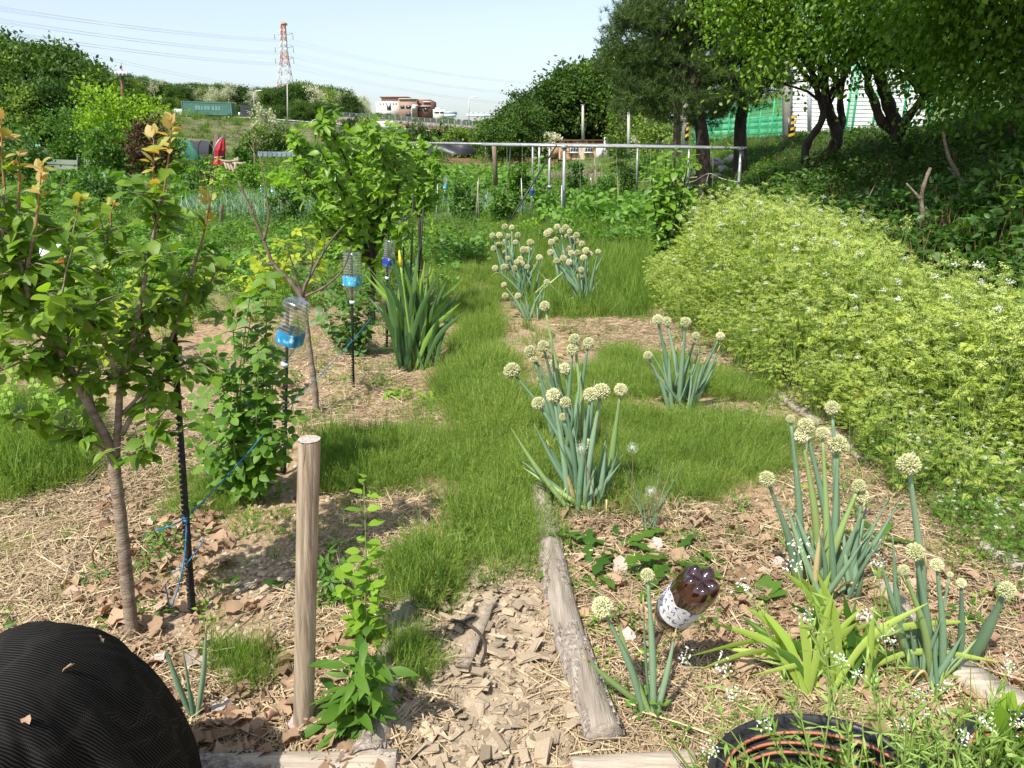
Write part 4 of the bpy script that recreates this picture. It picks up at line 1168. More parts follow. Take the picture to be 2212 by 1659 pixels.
# black tunnel, green heap, blue sheet strip
tn = empty('plastic_tunnel', at(430, 338, 58), 'long black plastic tunnel lying behind the red parasol', 'tunnel')
g = Geo(); a = at(396, 333, 58); c = at(462, 334, 56); V = []; kk = 14
for i, (p, ) in enumerate(((a + (c - a) * t,) for t in np.linspace(0, 1, 9))):
    for j in range(kk + 1):
        th = j / kk * PI; V.append(p + np.array([0, -math.cos(th) * .9, math.sin(th) * (.92 + .03 * math.sin(i * 2.3))]))
g.faces(V, [(i * (kk + 1) + j, (i + 1) * (kk + 1) + j, (i + 1) * (kk + 1) + j + 1, i * (kk + 1) + j + 1) for i in range(8) for j in range(kk)])
g.build('cover', M['black'], tn)
for t in (0, .33, .66, 1):
    p = a + (c - a) * t; g = Geo(); g.tube([p + [0, -math.cos(th) * .93, math.sin(th) * .96] for th in np.linspace(0, PI, 12)], .03, 4); g.build('hoop', M['iron'], tn)
heap('net_heap', at(398, 345, 42), (.75, .6, .95), 'tarp_green', 'rounded heap under green netting beside the dark red tree', 'heap', 5)
bs = empty('sheet_strip', at(600, 340, 50), 'grey blue corrugated sheets edging a field below the embankment', 'fence')
for k in range(9):
    g = Geo(); corr(g, 556 + k * 10.2, 327 + k * .15, 566 + k * 10.2, 338, 50 + .05 * k, 4, .04); g.A[-1][:] = RNG.random(); g.build('sheet', M['blue_sheet'], bs, False)
# closed red parasol and the crooked posts by it
def seg_pts(pl): return [at(*p) for p in pl]
pa = empty('closed_parasol', at(474, 352, 30), 'closed red parasol tied up against grey posts', 'parasol')
g = Geo(); P = seg_pts([(472, 355, 30), (473, 340, 30), (475, 325, 30), (478, 310, 30), (481, 297, 30)]); k = 14; V = []
for i, (p, r) in enumerate(zip(P, (.19, .12, .17, .12, .03))):
    for j in range(k):
        th = j / k * 2 * PI; rr = r * (1 + .28 * (j % 2)); V.append(p + [rr * math.cos(th), rr * math.sin(th), 0])
g.faces(V, [(i * k + j, i * k + (j + 1) % k, (i + 1) * k + (j + 1) % k, (i + 1) * k + j) for i in range(4) for j in range(k)]); g.build('canopy', M['red_cloth'], pa, False)
g = Geo(); g.tube(seg_pts([(459, 336, 29.7), (464, 318, 29.7), (472, 304, 29.7), (481, 296, 29.9)]), .03, 6); g.build('curved_arm', M['pipe'], pa)
g = Geo(); g.tube([P[1] + [-.13, -.14, 0], P[1] + [.14, -.16, .02], P[1] + [.16, .1, .04]], .012, 4); g.build('tie', M['white'], pa)
for i, (x0, y0, x1, y1, r, lab) in enumerate(((466, 362, 468, 291, .10, 'thick grey wooden post left of the closed red parasol'), (461, 360, 462, 300, .05, 'thin dark post left of the thick one by the parasol'), (482, 356, 483, 290, .07, 'dark post right of the closed red parasol'))):
    g = Geo(); p, q = at(x0, y0, 30.3), at(x1, y1, 30.3); g.tube([p, (p + q) / 2 + [.02, 0, 0], q], [r, r * .9, r * .8], 7); g.V = [v - p for v in g.V]; o = place('post', g.mesh('post', M['bark']), None, p); tag(o, lab, 'post')
M['plank_grey'] = M['wood']
for i, (x0, y0, x1, y1) in enumerate(((478, 347, 500, 349), (482, 351, 515, 346), (486, 352, 520, 353), (484, 349, 491, 366), (490, 350, 498, 368), (497, 352, 505, 372), (508, 343, 508, 366), (513, 341, 514, 364), (500, 356, 530, 352))):
    g = Geo(); p, q = at(x0, y0, 29), at(x1, y1, 28.8 - .05 * i); g.tube([p, q], .045, 5); g.V = [v - p for v in g.V]; o = place('old_plank', g.mesh('old_plank', M['wood']), None, p); tag(o, 'weathered stick in the jumble of planks below the red parasol', 'plank', 'jumble of old planks')
# dark sheeted heaps with white jars
heap('sheeted_heap', at(905, 334, 62), (1.1, .9, .75), 'black', 'low heap under black sheeting behind the leafy plum tree', 'heap', 7)
heap('sheeted_heap', at(975, 333, 60), (1.9, 1.2, .85), 'black', 'wider black sheeted mound behind the trellis', 'heap', 8)
for k, (x, y) in enumerate(((895, 318), (903, 318.5))):
    t = empty('white_canister', at(x, y + 4, 58), 'white canister on the small black heap, %s of the two' % ('left' if k == 0 else 'right'), 'canister'); p = at(x, y + 3.5, 58)
    g = local(); g.lathe([(0, -.05), (.12, -.05), (.12, .18), (.09, .2), (.12, .22), (.12, .42), (.05, .45), (0, .45)], 12); place('body', g.mesh('body', M['white']), t)
    g = local(); g.lathe([(0, .45), (.06, .45), (.06, .5), (0, .5)], 8); place('cap', g.mesh('cap', M['blue_sheet']), t)
# soil strip and field edges
g = Geo(); v = [gp(950, 352), gp(1205, 352), gp(1205, 341), gp(960, 341)]
cc = sum(v) / 4
V = []
for i in range(9):
    for j in range(25):
        u, w = j / 24, i / 8; p = (v[0] * (1 - u) + v[1] * u) * (1 - w) + (v[3] * (1 - u) + v[2] * u) * w
        V.append([p[0], p[1], gz(p[0], p[1]) + .35 * math.sin(PI * w) + RNG.normal(0, .05)])
g.faces(V, [(i * 25 + j, i * 25 + j + 1, (i + 1) * 25 + j + 1, (i + 1) * 25 + j) for i in range(8) for j in range(24)])
o = place('soil_bank', g.mesh('soil_bank', mat('dark_turned_soil', (.10, .05, .03), (.22, .13, .08), 3, .95, bump=.8, bdist=.1))); tag(o, 'long bank of dark turned soil across the field', kind='structure')

# ------------------------------------------------------------------ picket fence
M['picket'] = mat('old_picket_wood', (.19, .145, .11), (.32, .26, .21), 6, .9, bump=.3, stretch=(5, 5, .6), vary=.3)
pf = empty('picket_fence', gp(1243, 406), 'low fence of weathered brown pickets behind the trellis', 'fence')
YPF = pf.location[1]
for k in range(38):
    x = 1116 + k * 4.95
    yt = 371 + RNG.uniform(-2, 2); yb = 406 + RNG.uniform(-1, 2)
    p, q = at(x, yb, YPF), at(x, yt, YPF); w = .062 * RNG.uniform(.8, 1.1)
    g = Geo(); tl = RNG.normal(0, .012); hh = q[2] - p[2]
    v = [(p[0] - w / 2, p[1], p[2]), (p[0] + w / 2, p[1], p[2]), (p[0] + w / 2 + tl, p[1], p[2] + hh), (p[0] + tl, p[1], p[2] + hh * 1.02), (p[0] - w / 2 + tl, p[1], p[2] + hh)]
    v += [(a_, b_ + .02, c_) for a_, b_, c_ in v]
    g.faces(v, [(0, 1, 2, 3, 4), (9, 8, 7, 6, 5), (0, 5, 6, 1), (1, 6, 7, 2), (2, 7, 8, 3), (3, 8, 9, 4), (4, 9, 5, 0)], 0, RNG.random()); g.build('picket', M['picket'], pf, False)
for dy in (377, 398):
    g = Geo(); a, c = at(1114, dy, YPF + .035), at(1303, dy, YPF + .035); g.box((a + c) / 2, (c[0] - a[0], .025, .05)); g.build('rail', M['picket'], pf)
g = Geo(); a, c = at(1273, 410, YPF - .05), at(1264, 372, YPF - .03); g.tube([at(1266, 410, YPF - .06), at(1266, 369, YPF - .06)], [.06, .05], 7); g.build('post', M['bark'], pf)

# ------------------------------------------------------------------ trellis of galvanised pipes
trl = empty('pipe_trellis', gp(1219, 491), 'tall trellis frame of grey galvanised pipes across the garden', 'trellis')
def pipe(pl, r, name='pipe', m='pipe', parent=trl, k=8):
    g = Geo(); g.tube([p if len(p) == 3 and isinstance(p, np.ndarray) else at(*p) for p in pl], r, k); return g.build(name, M[m], parent)
YF = gp(1219, 491)[1]; YM = YF + 3.2; YBk = YF + 7
for (xb, yb, xt, yt, Yq, r, nm) in ((1217.5, 496, 1219, 316, YF, .034, 'post'), (1213, 494, 1213.5, 400, YF - .1, .014, 'prop'), (1590, 480, 1601, 319, YF, .03, 'post'),
                                (1185.5, 466, 1187.5, 315, YM, .03, 'post'), (1483, 446, 1489, 316, YM, .028, 'post'), (1375, 418, 1377.5, 314, YBk, .032, 'post'),
                                (1150, 410, 1151, 313, YBk, .03, 'post'), (1164, 405, 1165, 313, YBk + 1, .03, 'post'), (1607, 345, 1603, 318, YF + .05, .015, 'clamp_arm')):
    pipe([(xb, yb, Yq), (xt, yt, Yq)], r, nm)
pipe([(1040, 312.5, YF + .3), (1219, 315.5, YF), (1601, 320.5, YF - .05), (1612, 320.3, YF)], .028, 'top_rail')
pipe([(850, 307.5, YM + 2), (1030, 311, YM), (1187, 313, YM), (1489, 317, YM), (1560, 318, YM)], .028, 'top_rail')
pipe([(905, 309.5, YBk), (1151, 311.5, YBk), (1377, 313.8, YBk), (1480, 314.5, YBk)], .03, 'top_rail')
pipe([(1187, 314.5, YM), (1219, 315.8, YF)], .026, 'cross_rail'); pipe([(1489, 317.4, YM), (1601, 320, YF)], .026, 'cross_rail')
pipe([(1151, 311.5, YBk), (1187, 314.3, YM)], .026, 'cross_rail'); pipe([(1377, 313.8, YBk), (1489, 317.2, YM)], .026, 'cross_rail')
pipe([(1170, 311, YM - .5), (1190, 309.5, YM - .4), (1212, 313.5, YF + .5)], .012, 'wire_tie', k=5)
pipe([(1202, 314, YF - .05), (1097, 483, YF - 1.2)], .016, 'diagonal_brace', 'black')
pipe([(1103, 313, YBk - 1), (1098, 400, YBk - 1.2)], .014, 'diagonal_brace', 'black')
for (x, y, Yq) in ((1219, 317, YF - .03), (1601, 321, YF - .04), (1489, 405, YM - .02), (1187.5, 404, YM - .02), (1484, 435, YM - .02)):
    g = Geo(); p = at(x, y, Yq); g.tube([p - [.06, 0, 0], p + [.06, 0, 0]], .042, 8); g.build('clamp', M['pipe'], trl)
M['rope'] = mat('pale_rope', (.35, .32, .25), (.45, .42, .34), 40, .9)
for i, pl in enumerate(([(1469, 397, YM - .3), (1500, 391, YM - .5), (1531, 375, YF + 1), (1560, 386, YF + .5), (1593, 393, YF)], [(1531, 375, YF + 1), (1520, 415, YF + 1), (1504, 442, YF + 1)])):
    g = Geo(); P = smooth_path(seg_pts(pl), 5); g.tube(P, .009, 4); g.V = [v - P[0] for v in g.V]; o = place('rope', g.mesh('rope', M['rope']), None, P[0]); tag(o, ('slack rope looped between the right trellis posts', 'rope hanging down from the loop between the trellis posts')[i], 'rope')
# dead branch tied across
g = Geo(); P = smooth_path(seg_pts([(1378, 392, YM + 1), (1395, 393, YM + .8), (1412, 388, YM + .7), (1450, 388, YM), (1490, 384, YM - .1), (1506, 383, YM - .2)]), 4); g.tube(P, np.linspace(.012, .02, len(P)), 5); g.V = [v - P[0] for v in g.V]; o = place('dead_branch', g.mesh('dead_branch', M['bark_light']), None, P[0]); tag(o, 'thin dead branch tied level across the trellis posts', 'branch')
# thin stakes standing about
for i, (xb, yb, xt, yt, Yq, r, m_, lab) in enumerate((
    (1026, 490, 1034, 384, 0, .012, 'wood', 'pale slanting bamboo stake left of the trellis'), (1034, 488, 1032, 392, 0, .010, 'pipe', 'upright thin stake crossing the slanting bamboo'),
    (941, 492, 946, 388, 0, .012, 'pipe', 'thin grey stake left of the bottle on a slanting rod'), (1131, 492, 1126, 385, 0, .012, 'pipe', 'thin grey stake left of the blue labelled trellis bottle'),
    (1289, 440, 1284, 340, 0, .008, 'wood', 'very thin cane right of the picket fence bottle'), (1338, 465, 1334, 380, 0, .008, 'wood', 'thin cane in the bean bed right of the trellis post'),
    (1480, 470, 1475, 380, 0, .008, 'pipe', 'short thin rod by the right trellis posts'), (1847, 515, 1855, 460, 0, .02, 'bark_light', 'broken pale stump among the dark undergrowth'),
    (474, 490, 479, 442, 0, .03, 'bark', 'short dark stake in the left onion bed'), (493, 445, 492, 405, 0, .012, 'iron', 'thin black stake in the yellow green bed'),
    (463, 440, 461, 395, 0, .015, 'iron', 'black stake beside the small yellow sapling'), (898, 650, 915, 445, 0, .010, 'iron', 'thin black rod leaning in the second plum tree'),
    (885, 620, 893, 420, 0, .012, 'iron', 'black rod right of the dark labelled bottle'))):
    p = gp(xb, yb); q = at(xt, yt, p[1]); g = Geo(); g.tube([p - [0, 0, .1], q], r, 6); g.V = [v - p for v in g.V]
    o = place('stake', g.mesh('stake', M[m_]), None, p); tag(o, lab, 'stake')
g = Geo(); p = gp(1070, 400); g.tube([at(1071, 400, 24), at(1068.5, 340, 24), at(1067, 314, 24)], [.075, .07, .07], 9); g.V = [v - at(1071, 400, 24) for v in g.V]; o = place('wooden_post', g.mesh('wooden_post', M['bark_light']), None, at(1071, 400, 24)); tag(o, 'stout brown wooden post standing left behind the trellis', 'post')
# hoop
g = Geo(); P = smooth_path([gp(931, 512), gp(931, 512) + [.08, 0, .12], at(1000, 478, gp(931, 512)[1] + .8), at(1050, 484, gp(931, 512)[1] + 1.4), gp(1068, 500)], 6); g.tube(P, .006, 5); g.V = [v - P[0] for v in g.V]; o = place('hoop', g.mesh('hoop', M['stem_green']), None, P[0]); tag(o, 'low thin green hoop arching over the weeds', 'hoop')

# ------------------------------------------------------------------ weathered crate bench by the plum tree
cb = empty('wooden_rack', gp(742, 525), 'grey weathered wooden rack of boards behind the plum tree', 'rack')
Yc = cb.location[1]
for (x0, y0, x1, y1, Yq) in ((712, 459, 768, 464, 0), (710, 466, 770, 475, -.12), (712, 479, 768, 484, .02), (715, 488, 766, 494, .04)):
    g = Geo(); fbox(g, x0, y0, x1, y1, Yc + Yq, .10 if y0 != 466 else .3); g.build('board', M['wood_x'], cb, False)
for x0 in (714, 762):
    g = Geo(); fbox(g, x0, 460, x0 + 5, 530, Yc + .12, .05); g.build('leg', M['wood'], cb, False)

# ------------------------------------------------------------------ field beds' edging boards
for i, (x0, y0, x1, y1, th, lab) in enumerate(((440, 443, 490, 443, .07, 'pale board edging the far left bed'), (640, 452, 700, 455, .07, 'pale board edging the bed behind the bare shoots'), (392, 522, 432, 526, .12, 'short cut log lying in grass behind the apricot tree'), (500, 440, 560, 436, .05, 'pale board edging the onion bed'), (405, 487, 520, 492, .07, 'long pale board along the near side of the onion bed'), (1420, 1, 1, 1, 0, ''))):
    if not lab: continue
    p, q = gp(x0, y0), gp(x1, y1); d = q - p; Lb = np.linalg.norm(d); u = d / Lb; n_ = np.array([-u[1], u[0], 0]); R = np.stack([u, n_, np.cross(u, n_)], 1)
    g = local()
    if 'log' in lab: g.tube([-d / 2, d / 2], [.07, .06], 9)
    else: g.box((0, 0, 0), (Lb, .05, th * 1.6), R=R)
    o = place('log' if 'log' in lab else 'edging_board', g.mesh('edging_board', M['wood_x']), None, (p + q) / 2 + [0, 0, th * .5]); tag(o, lab, 'log' if 'log' in lab else 'board')

# ------------------------------------------------------------------ middle-distance trees and bushes, each its own
def spot(px, py, Y): p = at(px, py, Y); p[2] = gz(p[0], p[1]); return p
def mk(h, cw, leaf, size, n=170, per=26, sig=.25, tr=.09, seed=0, **k):
    return tree_meshes(h, cw, n, per, sig, size, leaf, (L_SM, L_OV3) if size > .09 else (L_SM,), seed=seed, tr=tr, **k)
def solo(name, px, Y, ytop, w_px, leaf, size, label, cat='tree', n=170, per=26, seed=1, ch=.8, **k):
    x = (px - 1106) / FPX * Y / 1.053; z0 = gz(x, Y); h = at(px, ytop, Y)[2] - z0; w = w_px / FPX * Y / 1.053
    ms = mk(h, w * 1.06, leaf, size, n, per, sig=w * .07, tr=max(.03, h * .018), seed=seed, ch=ch, **k)
    return tree_thing(name, ms, (x, Y, z0), label, cat)
solo('lime_green_tree', 272, 32, 196, 170, 'lime_tree', .15, 'bright yellow green leafy tree in the left middle distance', n=230, per=30, seed=31, ch=.9)
solo('broadleaf_tree', 165, 35, 232, 120, 'weed', .14, 'mid green tree left of the bright yellow green one', n=200, seed=32, ch=.92)
solo('broadleaf_tree', 232, 30, 262, 100, 'shrub', .13, 'green bushy tree in front of the bright yellow green one', n=140, seed=40, ch=.95)
solo('red_leaved_tree', 322, 29, 238, 95, 'red_tree', .12, 'small tree with dark reddish brown leaves', n=110, per=22, seed=33, ch=.85)
solo('broadleaf_tree', 350, 34, 290, 90, 'weed', .13, 'low green tree behind the dark red one', n=100, seed=34, ch=.95)
solo('broadleaf_tree', 20, 30, 255, 120, 'shrub2', .14, 'dark green tree at the left edge above the sheet fence', n=170, seed=35, ch=.92)
solo('locust_tree', 578, 100, 224, 62, 'blossom', .34, 'tall pale flowering locust tree on the foot of the embankment', n=90, per=20, seed=36, ch=.8)
solo('locust_tree', 555, 96, 268, 60, 'forest_light', .32, 'lower leafy light green tree left of the pale locust', n=80, per=20, seed=37, ch=.95)
solo('broadleaf_tree', 612, 98, 275, 60, 'forest', .34, 'dark low tree right of the pale locust', n=80, per=20, seed=38, ch=.95)
solo('willow_tree', 802, 118, 246, 56, 'forest_light', .36, 'rounded pale green willow before the sound wall', n=110, per=22, seed=39, ch=.95, droop=1.2)
solo('round_tree', 768, 150, 248, 44, 'forest', .4, 'dark round tree in front of the sound wall', n=80, per=20, seed=41, ch=.8)
solo('round_tree', 708, 160, 241, 34, 'forest', .4, 'small dark round tree at the left end of the sound wall', n=60, per=20, seed=42, ch=.8)
for i, (px, Yv, yt, wp, lf_, lab) in enumerate(((858, 105, 268, 60, 'forest_light', 'pale mixed bush behind the plum tree tops'), (905, 100, 262, 70, 'forest', 'broad dark bush below the sound wall'), (950, 104, 270, 60, 'forest', 'dark rounded bush left of the pale slim pole'),
        (985, 98, 268, 50, 'forest_light', 'lighter bush among dark ones below the sound wall'), (1010, 100, 272, 44, 'weed', 'narrow bright green bush below the sound wall'), (1040, 95, 262, 56, 'forest_light', 'pale green bush beside the slim pole'),
        (1075, 90, 270, 60, 'forest', 'dark bush at the left foot of the wooded slope'), (740, 95, 292, 70, 'forest', 'low dark bush behind the plum tree'), (1195, 94, 290, 40, 'blossom', 'white flowering bush left above the rusty shed'), (1165, 92, 298, 34, 'blossom', 'small white flowering bush left of the larger one'),
        (1350, 86, 292, 46, 'forest_light', 'light green bush at the right end of the rusty shed'), (1405, 50, 262, 50, 'forest_light', 'loose light green tree behind the trellis'), (1420, 48, 240, 80, 'forest_light', 'taller loose tree below the pine branches'), (1340, 82, 200, 80, 'forest_light', 'light green locust on the edge of the wooded slope'), (1400, 75, 250, 50, 'blossom', 'white flowering locust beneath the pine branches'),
        (1408, 32, 345, 60, 'shrub2', 'dark green bush right behind the trellis pipes'), (650, 60, 300, 50, 'shrub2', 'scrubby dark bush in the valley field'), (690, 52, 308, 44, 'weed', 'scrubby green bush in the valley field'), (525, 48, 318, 40, 'weed', 'low bush right of the red parasol'))):
    solo('bush', px, Yv, yt, wp, lf_, .0035 * Yv + .01, lab, 'bush', n=80, per=22, seed=50 + i, ch=1.0)
# bare thin trees by the parasol
def bare(px, py, Yq, tips, r, label, m='bark_light', name='bare_tree', fork=None, cat='bare tree'):
    p = at(px, py, Yq); t = empty(name, p, label, cat)
    f = at(*fork) if fork else p + [0, 0, .3]
    g = Geo(); g.tube(smooth_path([p, (p + f) / 2 + [.02, 0, 0], f], 3), np.linspace(r, r * .75, 7), 6); g.build('trunk', M[m], t)
    for tp in tips:
        e = at(*tp); L = np.linalg.norm(e - f); mid = (f + e) / 2 + RNG.normal(0, .06 * L, 3)
        P = smooth_path([f, mid, e], 4); g = Geo(); g.tube(P, np.linspace(r * .6, r * .15, len(P)), 5); g.build('branch', M[m], t)
    return t
bare(549, 360, 45, [(538, 265, 45), (558, 285, 45), (530, 300, 45), (566, 300, 45), (545, 280, 45)], .05, 'leafless pale grey tree right of the red parasol', fork=(549, 330, 45))
bare(462, 360, 33, [(452, 262, 33), (470, 255, 33), (500, 262, 33), (440, 290, 33), (484, 272, 33)], .04, 'leafless twiggy tree behind the red parasol', fork=(463, 325, 33))
bare(1278, 400, 24, [(1263, 352, 24), (1270, 340, 24), (1290, 345, 24), (1284, 355, 24), (1296, 360, 24)], .03, 'bare gnarled vine standing at the end of the picket fence', fork=(1277, 375, 24), name='bare_vine', cat='vine')

# ------------------------------------------------------------------ pines
def pine(px, ytr, Yq, zt_px, label, blobs_px, seed, trunk_px, n=2600):
    rng = np.random.default_rng(seed)
    b = at(px, ytr, Yq); b[2] = gz(b[0], b[1]); t = empty('pine_tree', b, label, 'pine tree')
    T = [b - [0, 0, .3]] + [at(*q) for q in trunk_px]; P = smooth_path(T, 4); tg = Geo(); tg.tube(P, np.linspace(.20, .09, len(P)), 9)
    blobs = [(*at(x, y, Yv), r, r * .9, r * .55) for x, y, Yv, r in blobs_px]
    c, o = blob_clusters(blobs, 90, .35)
    limbs(tg, P[len(P) // 3:], c[:46], .05, .012, 5, 0, .1, .2)
    tg.build('trunk', M['bark_dark'], t)
    # needle tufts along twigs
    cg = Geo(); c, o = blob_clusters(blobs, n // 15, .6); k = np.repeat(np.arange(len(c)), 16)
    tp = c[k] + RNG.normal(0, .15, (len(k), 3)) * [1, 1, .45] ; td = unit(o[k] + [0, 0, .55] + RNG.normal(0, .4, (len(k), 3)))
    m = 17; kk = np.repeat(np.arange(len(k)), m)
    nd = unit(td[kk] * .75 + unit(RNG.normal(size=(len(kk), 3))) * .85)
    s = Tpl([(-.5, 0, 0), (.5, 0, 0), (0, 1, -.1)], [(0, 1, 2)])
    L = RNG.uniform(.10, .17, len(kk)); A = np.repeat(RNG.random(len(c)), 16)[kk] * .6 + .4 * RNG.random(len(kk))
    cg.inst(s, tp[kk] + td[kk] * RNG.uniform(-.08, .06, (len(kk), 1)), frames(nd, RNG.normal(size=(len(kk), 3))), np.stack([np.full(len(kk), .013), L, L], 1), 0, A)
    cg.build('crown', M['pine'], t, False)
pine(1522, 402, 20, 0, 'dark pine with drooping needle pads, left of the two in front of the green fence', [(1400, 60, 20, 1.15), (1470, 20, 20.5, 1.3), (1360, 130, 19.6, .75), (1440, 150, 20, 1.1), (1520, 90, 20.6, 1.2), (1385, 210, 19.5, .7), (1470, 220, 19.6, .85), (1540, 190, 20, .8), (1350, 15, 20.4, .6), (1460, -90, 20.4, 1.4), (1550, -120, 20.6, 1.5), (1345, 75, 20, .5)], 1, [(1519, 330, 20), (1512, 262, 20), (1495, 200, 20), (1478, 100, 20.2), (1465, -80, 20.4)], 9500)
pine(1600, 402, 21, 0, 'second dark pine with a thicker trunk, right of the first', [(1600, 150, 21, 1.1), (1570, 60, 21.5, 1.2), (1640, 60, 21, 1.1), (1600, -40, 21.5, 1.6), (1580, 215, 20.6, .7), (1640, 190, 21, .8), (1540, 250, 20.5, .5)], 2, [(1599, 330, 21), (1600, 262, 21), (1610, 200, 21), (1605, 80, 21), (1600, -60, 21)], 7000)
pine(1463, 322, 34, 0, 'distant pine trunk behind the first pine', [(1450, 170, 34, 1.6), (1480, 100, 34, 1.8), (1500, 200, 34, 1.1)], 3, [(1463, 280, 34), (1463, 200, 34), (1465, 90, 34)], 900)

# ------------------------------------------------------------------ dark leafy trees on the bank
def bank_tree(label, base_px, paths, blobs_px, r, n, leaf, size=.10, seed=0, per=20, sig=.24, name='mulberry_tree', more=()):
    b = at(*base_px); t = empty(name, b, label, 'tree'); tg = Geo(); main = None
    for i, pl in enumerate(paths):
        P = smooth_path([at(*q) for q in pl], 4); rr = r * (1 if i == 0 else .62)
        tg.tube(P, np.linspace(rr, rr * .45, len(P)) * (1 + .1 * np.sin(np.arange(len(P)) * 1.9)), 9, 0, .5)
        main = P if main is None else main
    blobs = [(*at(x, y, Yv), q, q * .95, q * .7) for x, y, Yv, q in blobs_px] + list(more)
    cg = Geo(); c = crown(cg, blobs, n, per, sig, (L_OV, L_OV2, L_OV3), size, 0, .35, .3, .8)
    for P in [smooth_path([at(*q) for q in pl], 4) for pl in paths]:
        limbs(tg, P[len(P) // 2:], c[RNG.choice(len(c), 16)], .035, .006, 5, 0, .14, .3)
    tg.build('trunk', M['bark_dark'], t); cg.build('crown', M[leaf], t, False)
bank_tree('dark forked tree with a crooked leaning trunk on the shaded bank', (1757, 398, 16), [
    [(1757, 400, 16), (1768, 363, 16), (1794, 330, 16), (1808, 300, 16), (1803, 273, 16), (1791, 240, 16), (1784, 207, 16), (1781, 150, 16), (1790, 60, 16)],
    [(1755, 392, 16), (1740, 345, 15.8), (1744, 310, 15.8), (1771, 270, 15.8), (1778, 240, 15.8), (1768, 207, 15.8), (1755, 160, 15.6), (1720, 90, 15.4)],
    [(1808, 298, 16), (1819, 262, 16.1), (1815, 227, 16.1), (1820, 180, 16.2), (1850, 100, 16.3)]],
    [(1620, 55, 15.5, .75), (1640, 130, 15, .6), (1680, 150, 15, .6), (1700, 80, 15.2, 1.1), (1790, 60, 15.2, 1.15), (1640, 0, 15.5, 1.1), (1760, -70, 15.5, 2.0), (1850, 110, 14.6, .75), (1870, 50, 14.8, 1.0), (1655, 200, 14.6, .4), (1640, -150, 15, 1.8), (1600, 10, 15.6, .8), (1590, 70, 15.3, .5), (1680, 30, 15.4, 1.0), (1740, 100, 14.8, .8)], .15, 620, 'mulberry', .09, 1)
bank_tree('dark tree with a tall twisting trunk in front of the white building', (1931, 380, 15), [
    [(1935, 385, 15), (1921, 347, 15), (1934, 317, 15), (1938, 283, 15), (1924, 240, 15), (1911, 200, 15), (1901, 167, 15), (1893, 133, 15), (1901, 93, 15), (1908, 20, 15)],
    [(1938, 285, 15), (1904, 262, 15), (1888, 217, 15), (1874, 183, 15), (1878, 133, 15), (1860, 60, 15)],
    [(1936, 300, 15), (1960, 255, 14.6), (1990, 215, 14.4), (2010, 150, 14.2)]],
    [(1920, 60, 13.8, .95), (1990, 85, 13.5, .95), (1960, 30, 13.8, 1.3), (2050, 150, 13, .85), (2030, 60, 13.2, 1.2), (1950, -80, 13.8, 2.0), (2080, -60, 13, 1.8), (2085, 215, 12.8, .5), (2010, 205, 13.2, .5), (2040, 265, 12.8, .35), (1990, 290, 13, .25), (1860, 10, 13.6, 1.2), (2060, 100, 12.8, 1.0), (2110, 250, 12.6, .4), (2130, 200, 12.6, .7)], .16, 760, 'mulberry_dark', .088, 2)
bank_tree('dark tree at the right edge with a straight trunk, its crown overhanging the bank', (2196, 330, 12), [
    [(2190, 345, 12), (2198, 283, 12), (2206, 190, 12), (2200, 90, 12), (2190, 0, 12), (2180, -120, 12)], [(2204, 205, 12), (2235, 120, 11.5), (2260, 10, 11)]],
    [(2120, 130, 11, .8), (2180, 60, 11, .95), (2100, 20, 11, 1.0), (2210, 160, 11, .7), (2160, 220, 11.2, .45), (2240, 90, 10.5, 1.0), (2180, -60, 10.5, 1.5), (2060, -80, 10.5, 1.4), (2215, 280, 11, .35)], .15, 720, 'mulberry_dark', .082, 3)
# larger unseen tree added above the frame, its crown shaped to shade the bank
bank_tree('tall spreading tree whose high crown shades the bank', (2420, 520, 9), [
    [(2420, 540, 9), (2400, 300, 9), (2380, 50, 9), (2330, -250, 9)]],
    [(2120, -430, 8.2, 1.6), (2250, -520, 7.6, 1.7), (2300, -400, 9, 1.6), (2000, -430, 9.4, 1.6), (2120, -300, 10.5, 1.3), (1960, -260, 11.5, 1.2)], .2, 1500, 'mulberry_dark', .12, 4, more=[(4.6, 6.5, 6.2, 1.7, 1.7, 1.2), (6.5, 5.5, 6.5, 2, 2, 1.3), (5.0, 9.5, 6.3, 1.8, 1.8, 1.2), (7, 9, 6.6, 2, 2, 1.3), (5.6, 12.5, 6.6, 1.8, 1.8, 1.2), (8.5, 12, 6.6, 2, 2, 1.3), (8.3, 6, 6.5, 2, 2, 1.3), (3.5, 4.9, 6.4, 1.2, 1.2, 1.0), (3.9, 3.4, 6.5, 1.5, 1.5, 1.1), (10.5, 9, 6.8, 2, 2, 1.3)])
# leafless leaning stems on the bank
def stem(pl, r0, r1, label, name='dead_sapling', m='bark_light', extra=()):
    P = smooth_path([at(*q) for q in pl], 5); t = empty(name, P[0], label, 'dead tree stem')
    g = Geo(); g.tube(P, np.linspace(r0, r1, len(P)) * (1 + .12 * np.sin(np.arange(len(P)) * 1.7)), 7); g.build('stem', M[m], t)
    for e in extra:
        Q = smooth_path([at(*q) for q in e], 4); g = Geo(); g.tube(Q, np.linspace(r1 * 1.1, r1 * .4, len(Q)), 5); g.build('branch', M[m], t)
b0 = gp(2062, 603)[1]
stem([(2064, 606, b0), (2050, 590, b0), (2020, 553, b0), (2002, 527, b0), (1990, 500, b0), (1993, 467, b0), (1990, 427, b0), (1998, 393, b0), (2010, 362, b0)], .032, .018, 'pale crooked dead stem with a broken top, the nearer of two on the bank', extra=[[(1990, 432, b0), (1975, 415, b0), (1958, 396, b0)]])
b1 = b0 + 2
stem([(2103, 482, b1), (2078, 433, b1), (2071, 383, b1), (2051, 343, b1), (2041, 307, b1), (2038, 285, b1)], .036, .013, 'pale crooked dead stem farther up the bank', extra=[[(2073, 395, b1), (2060, 375, b1), (2048, 362, b1)]])
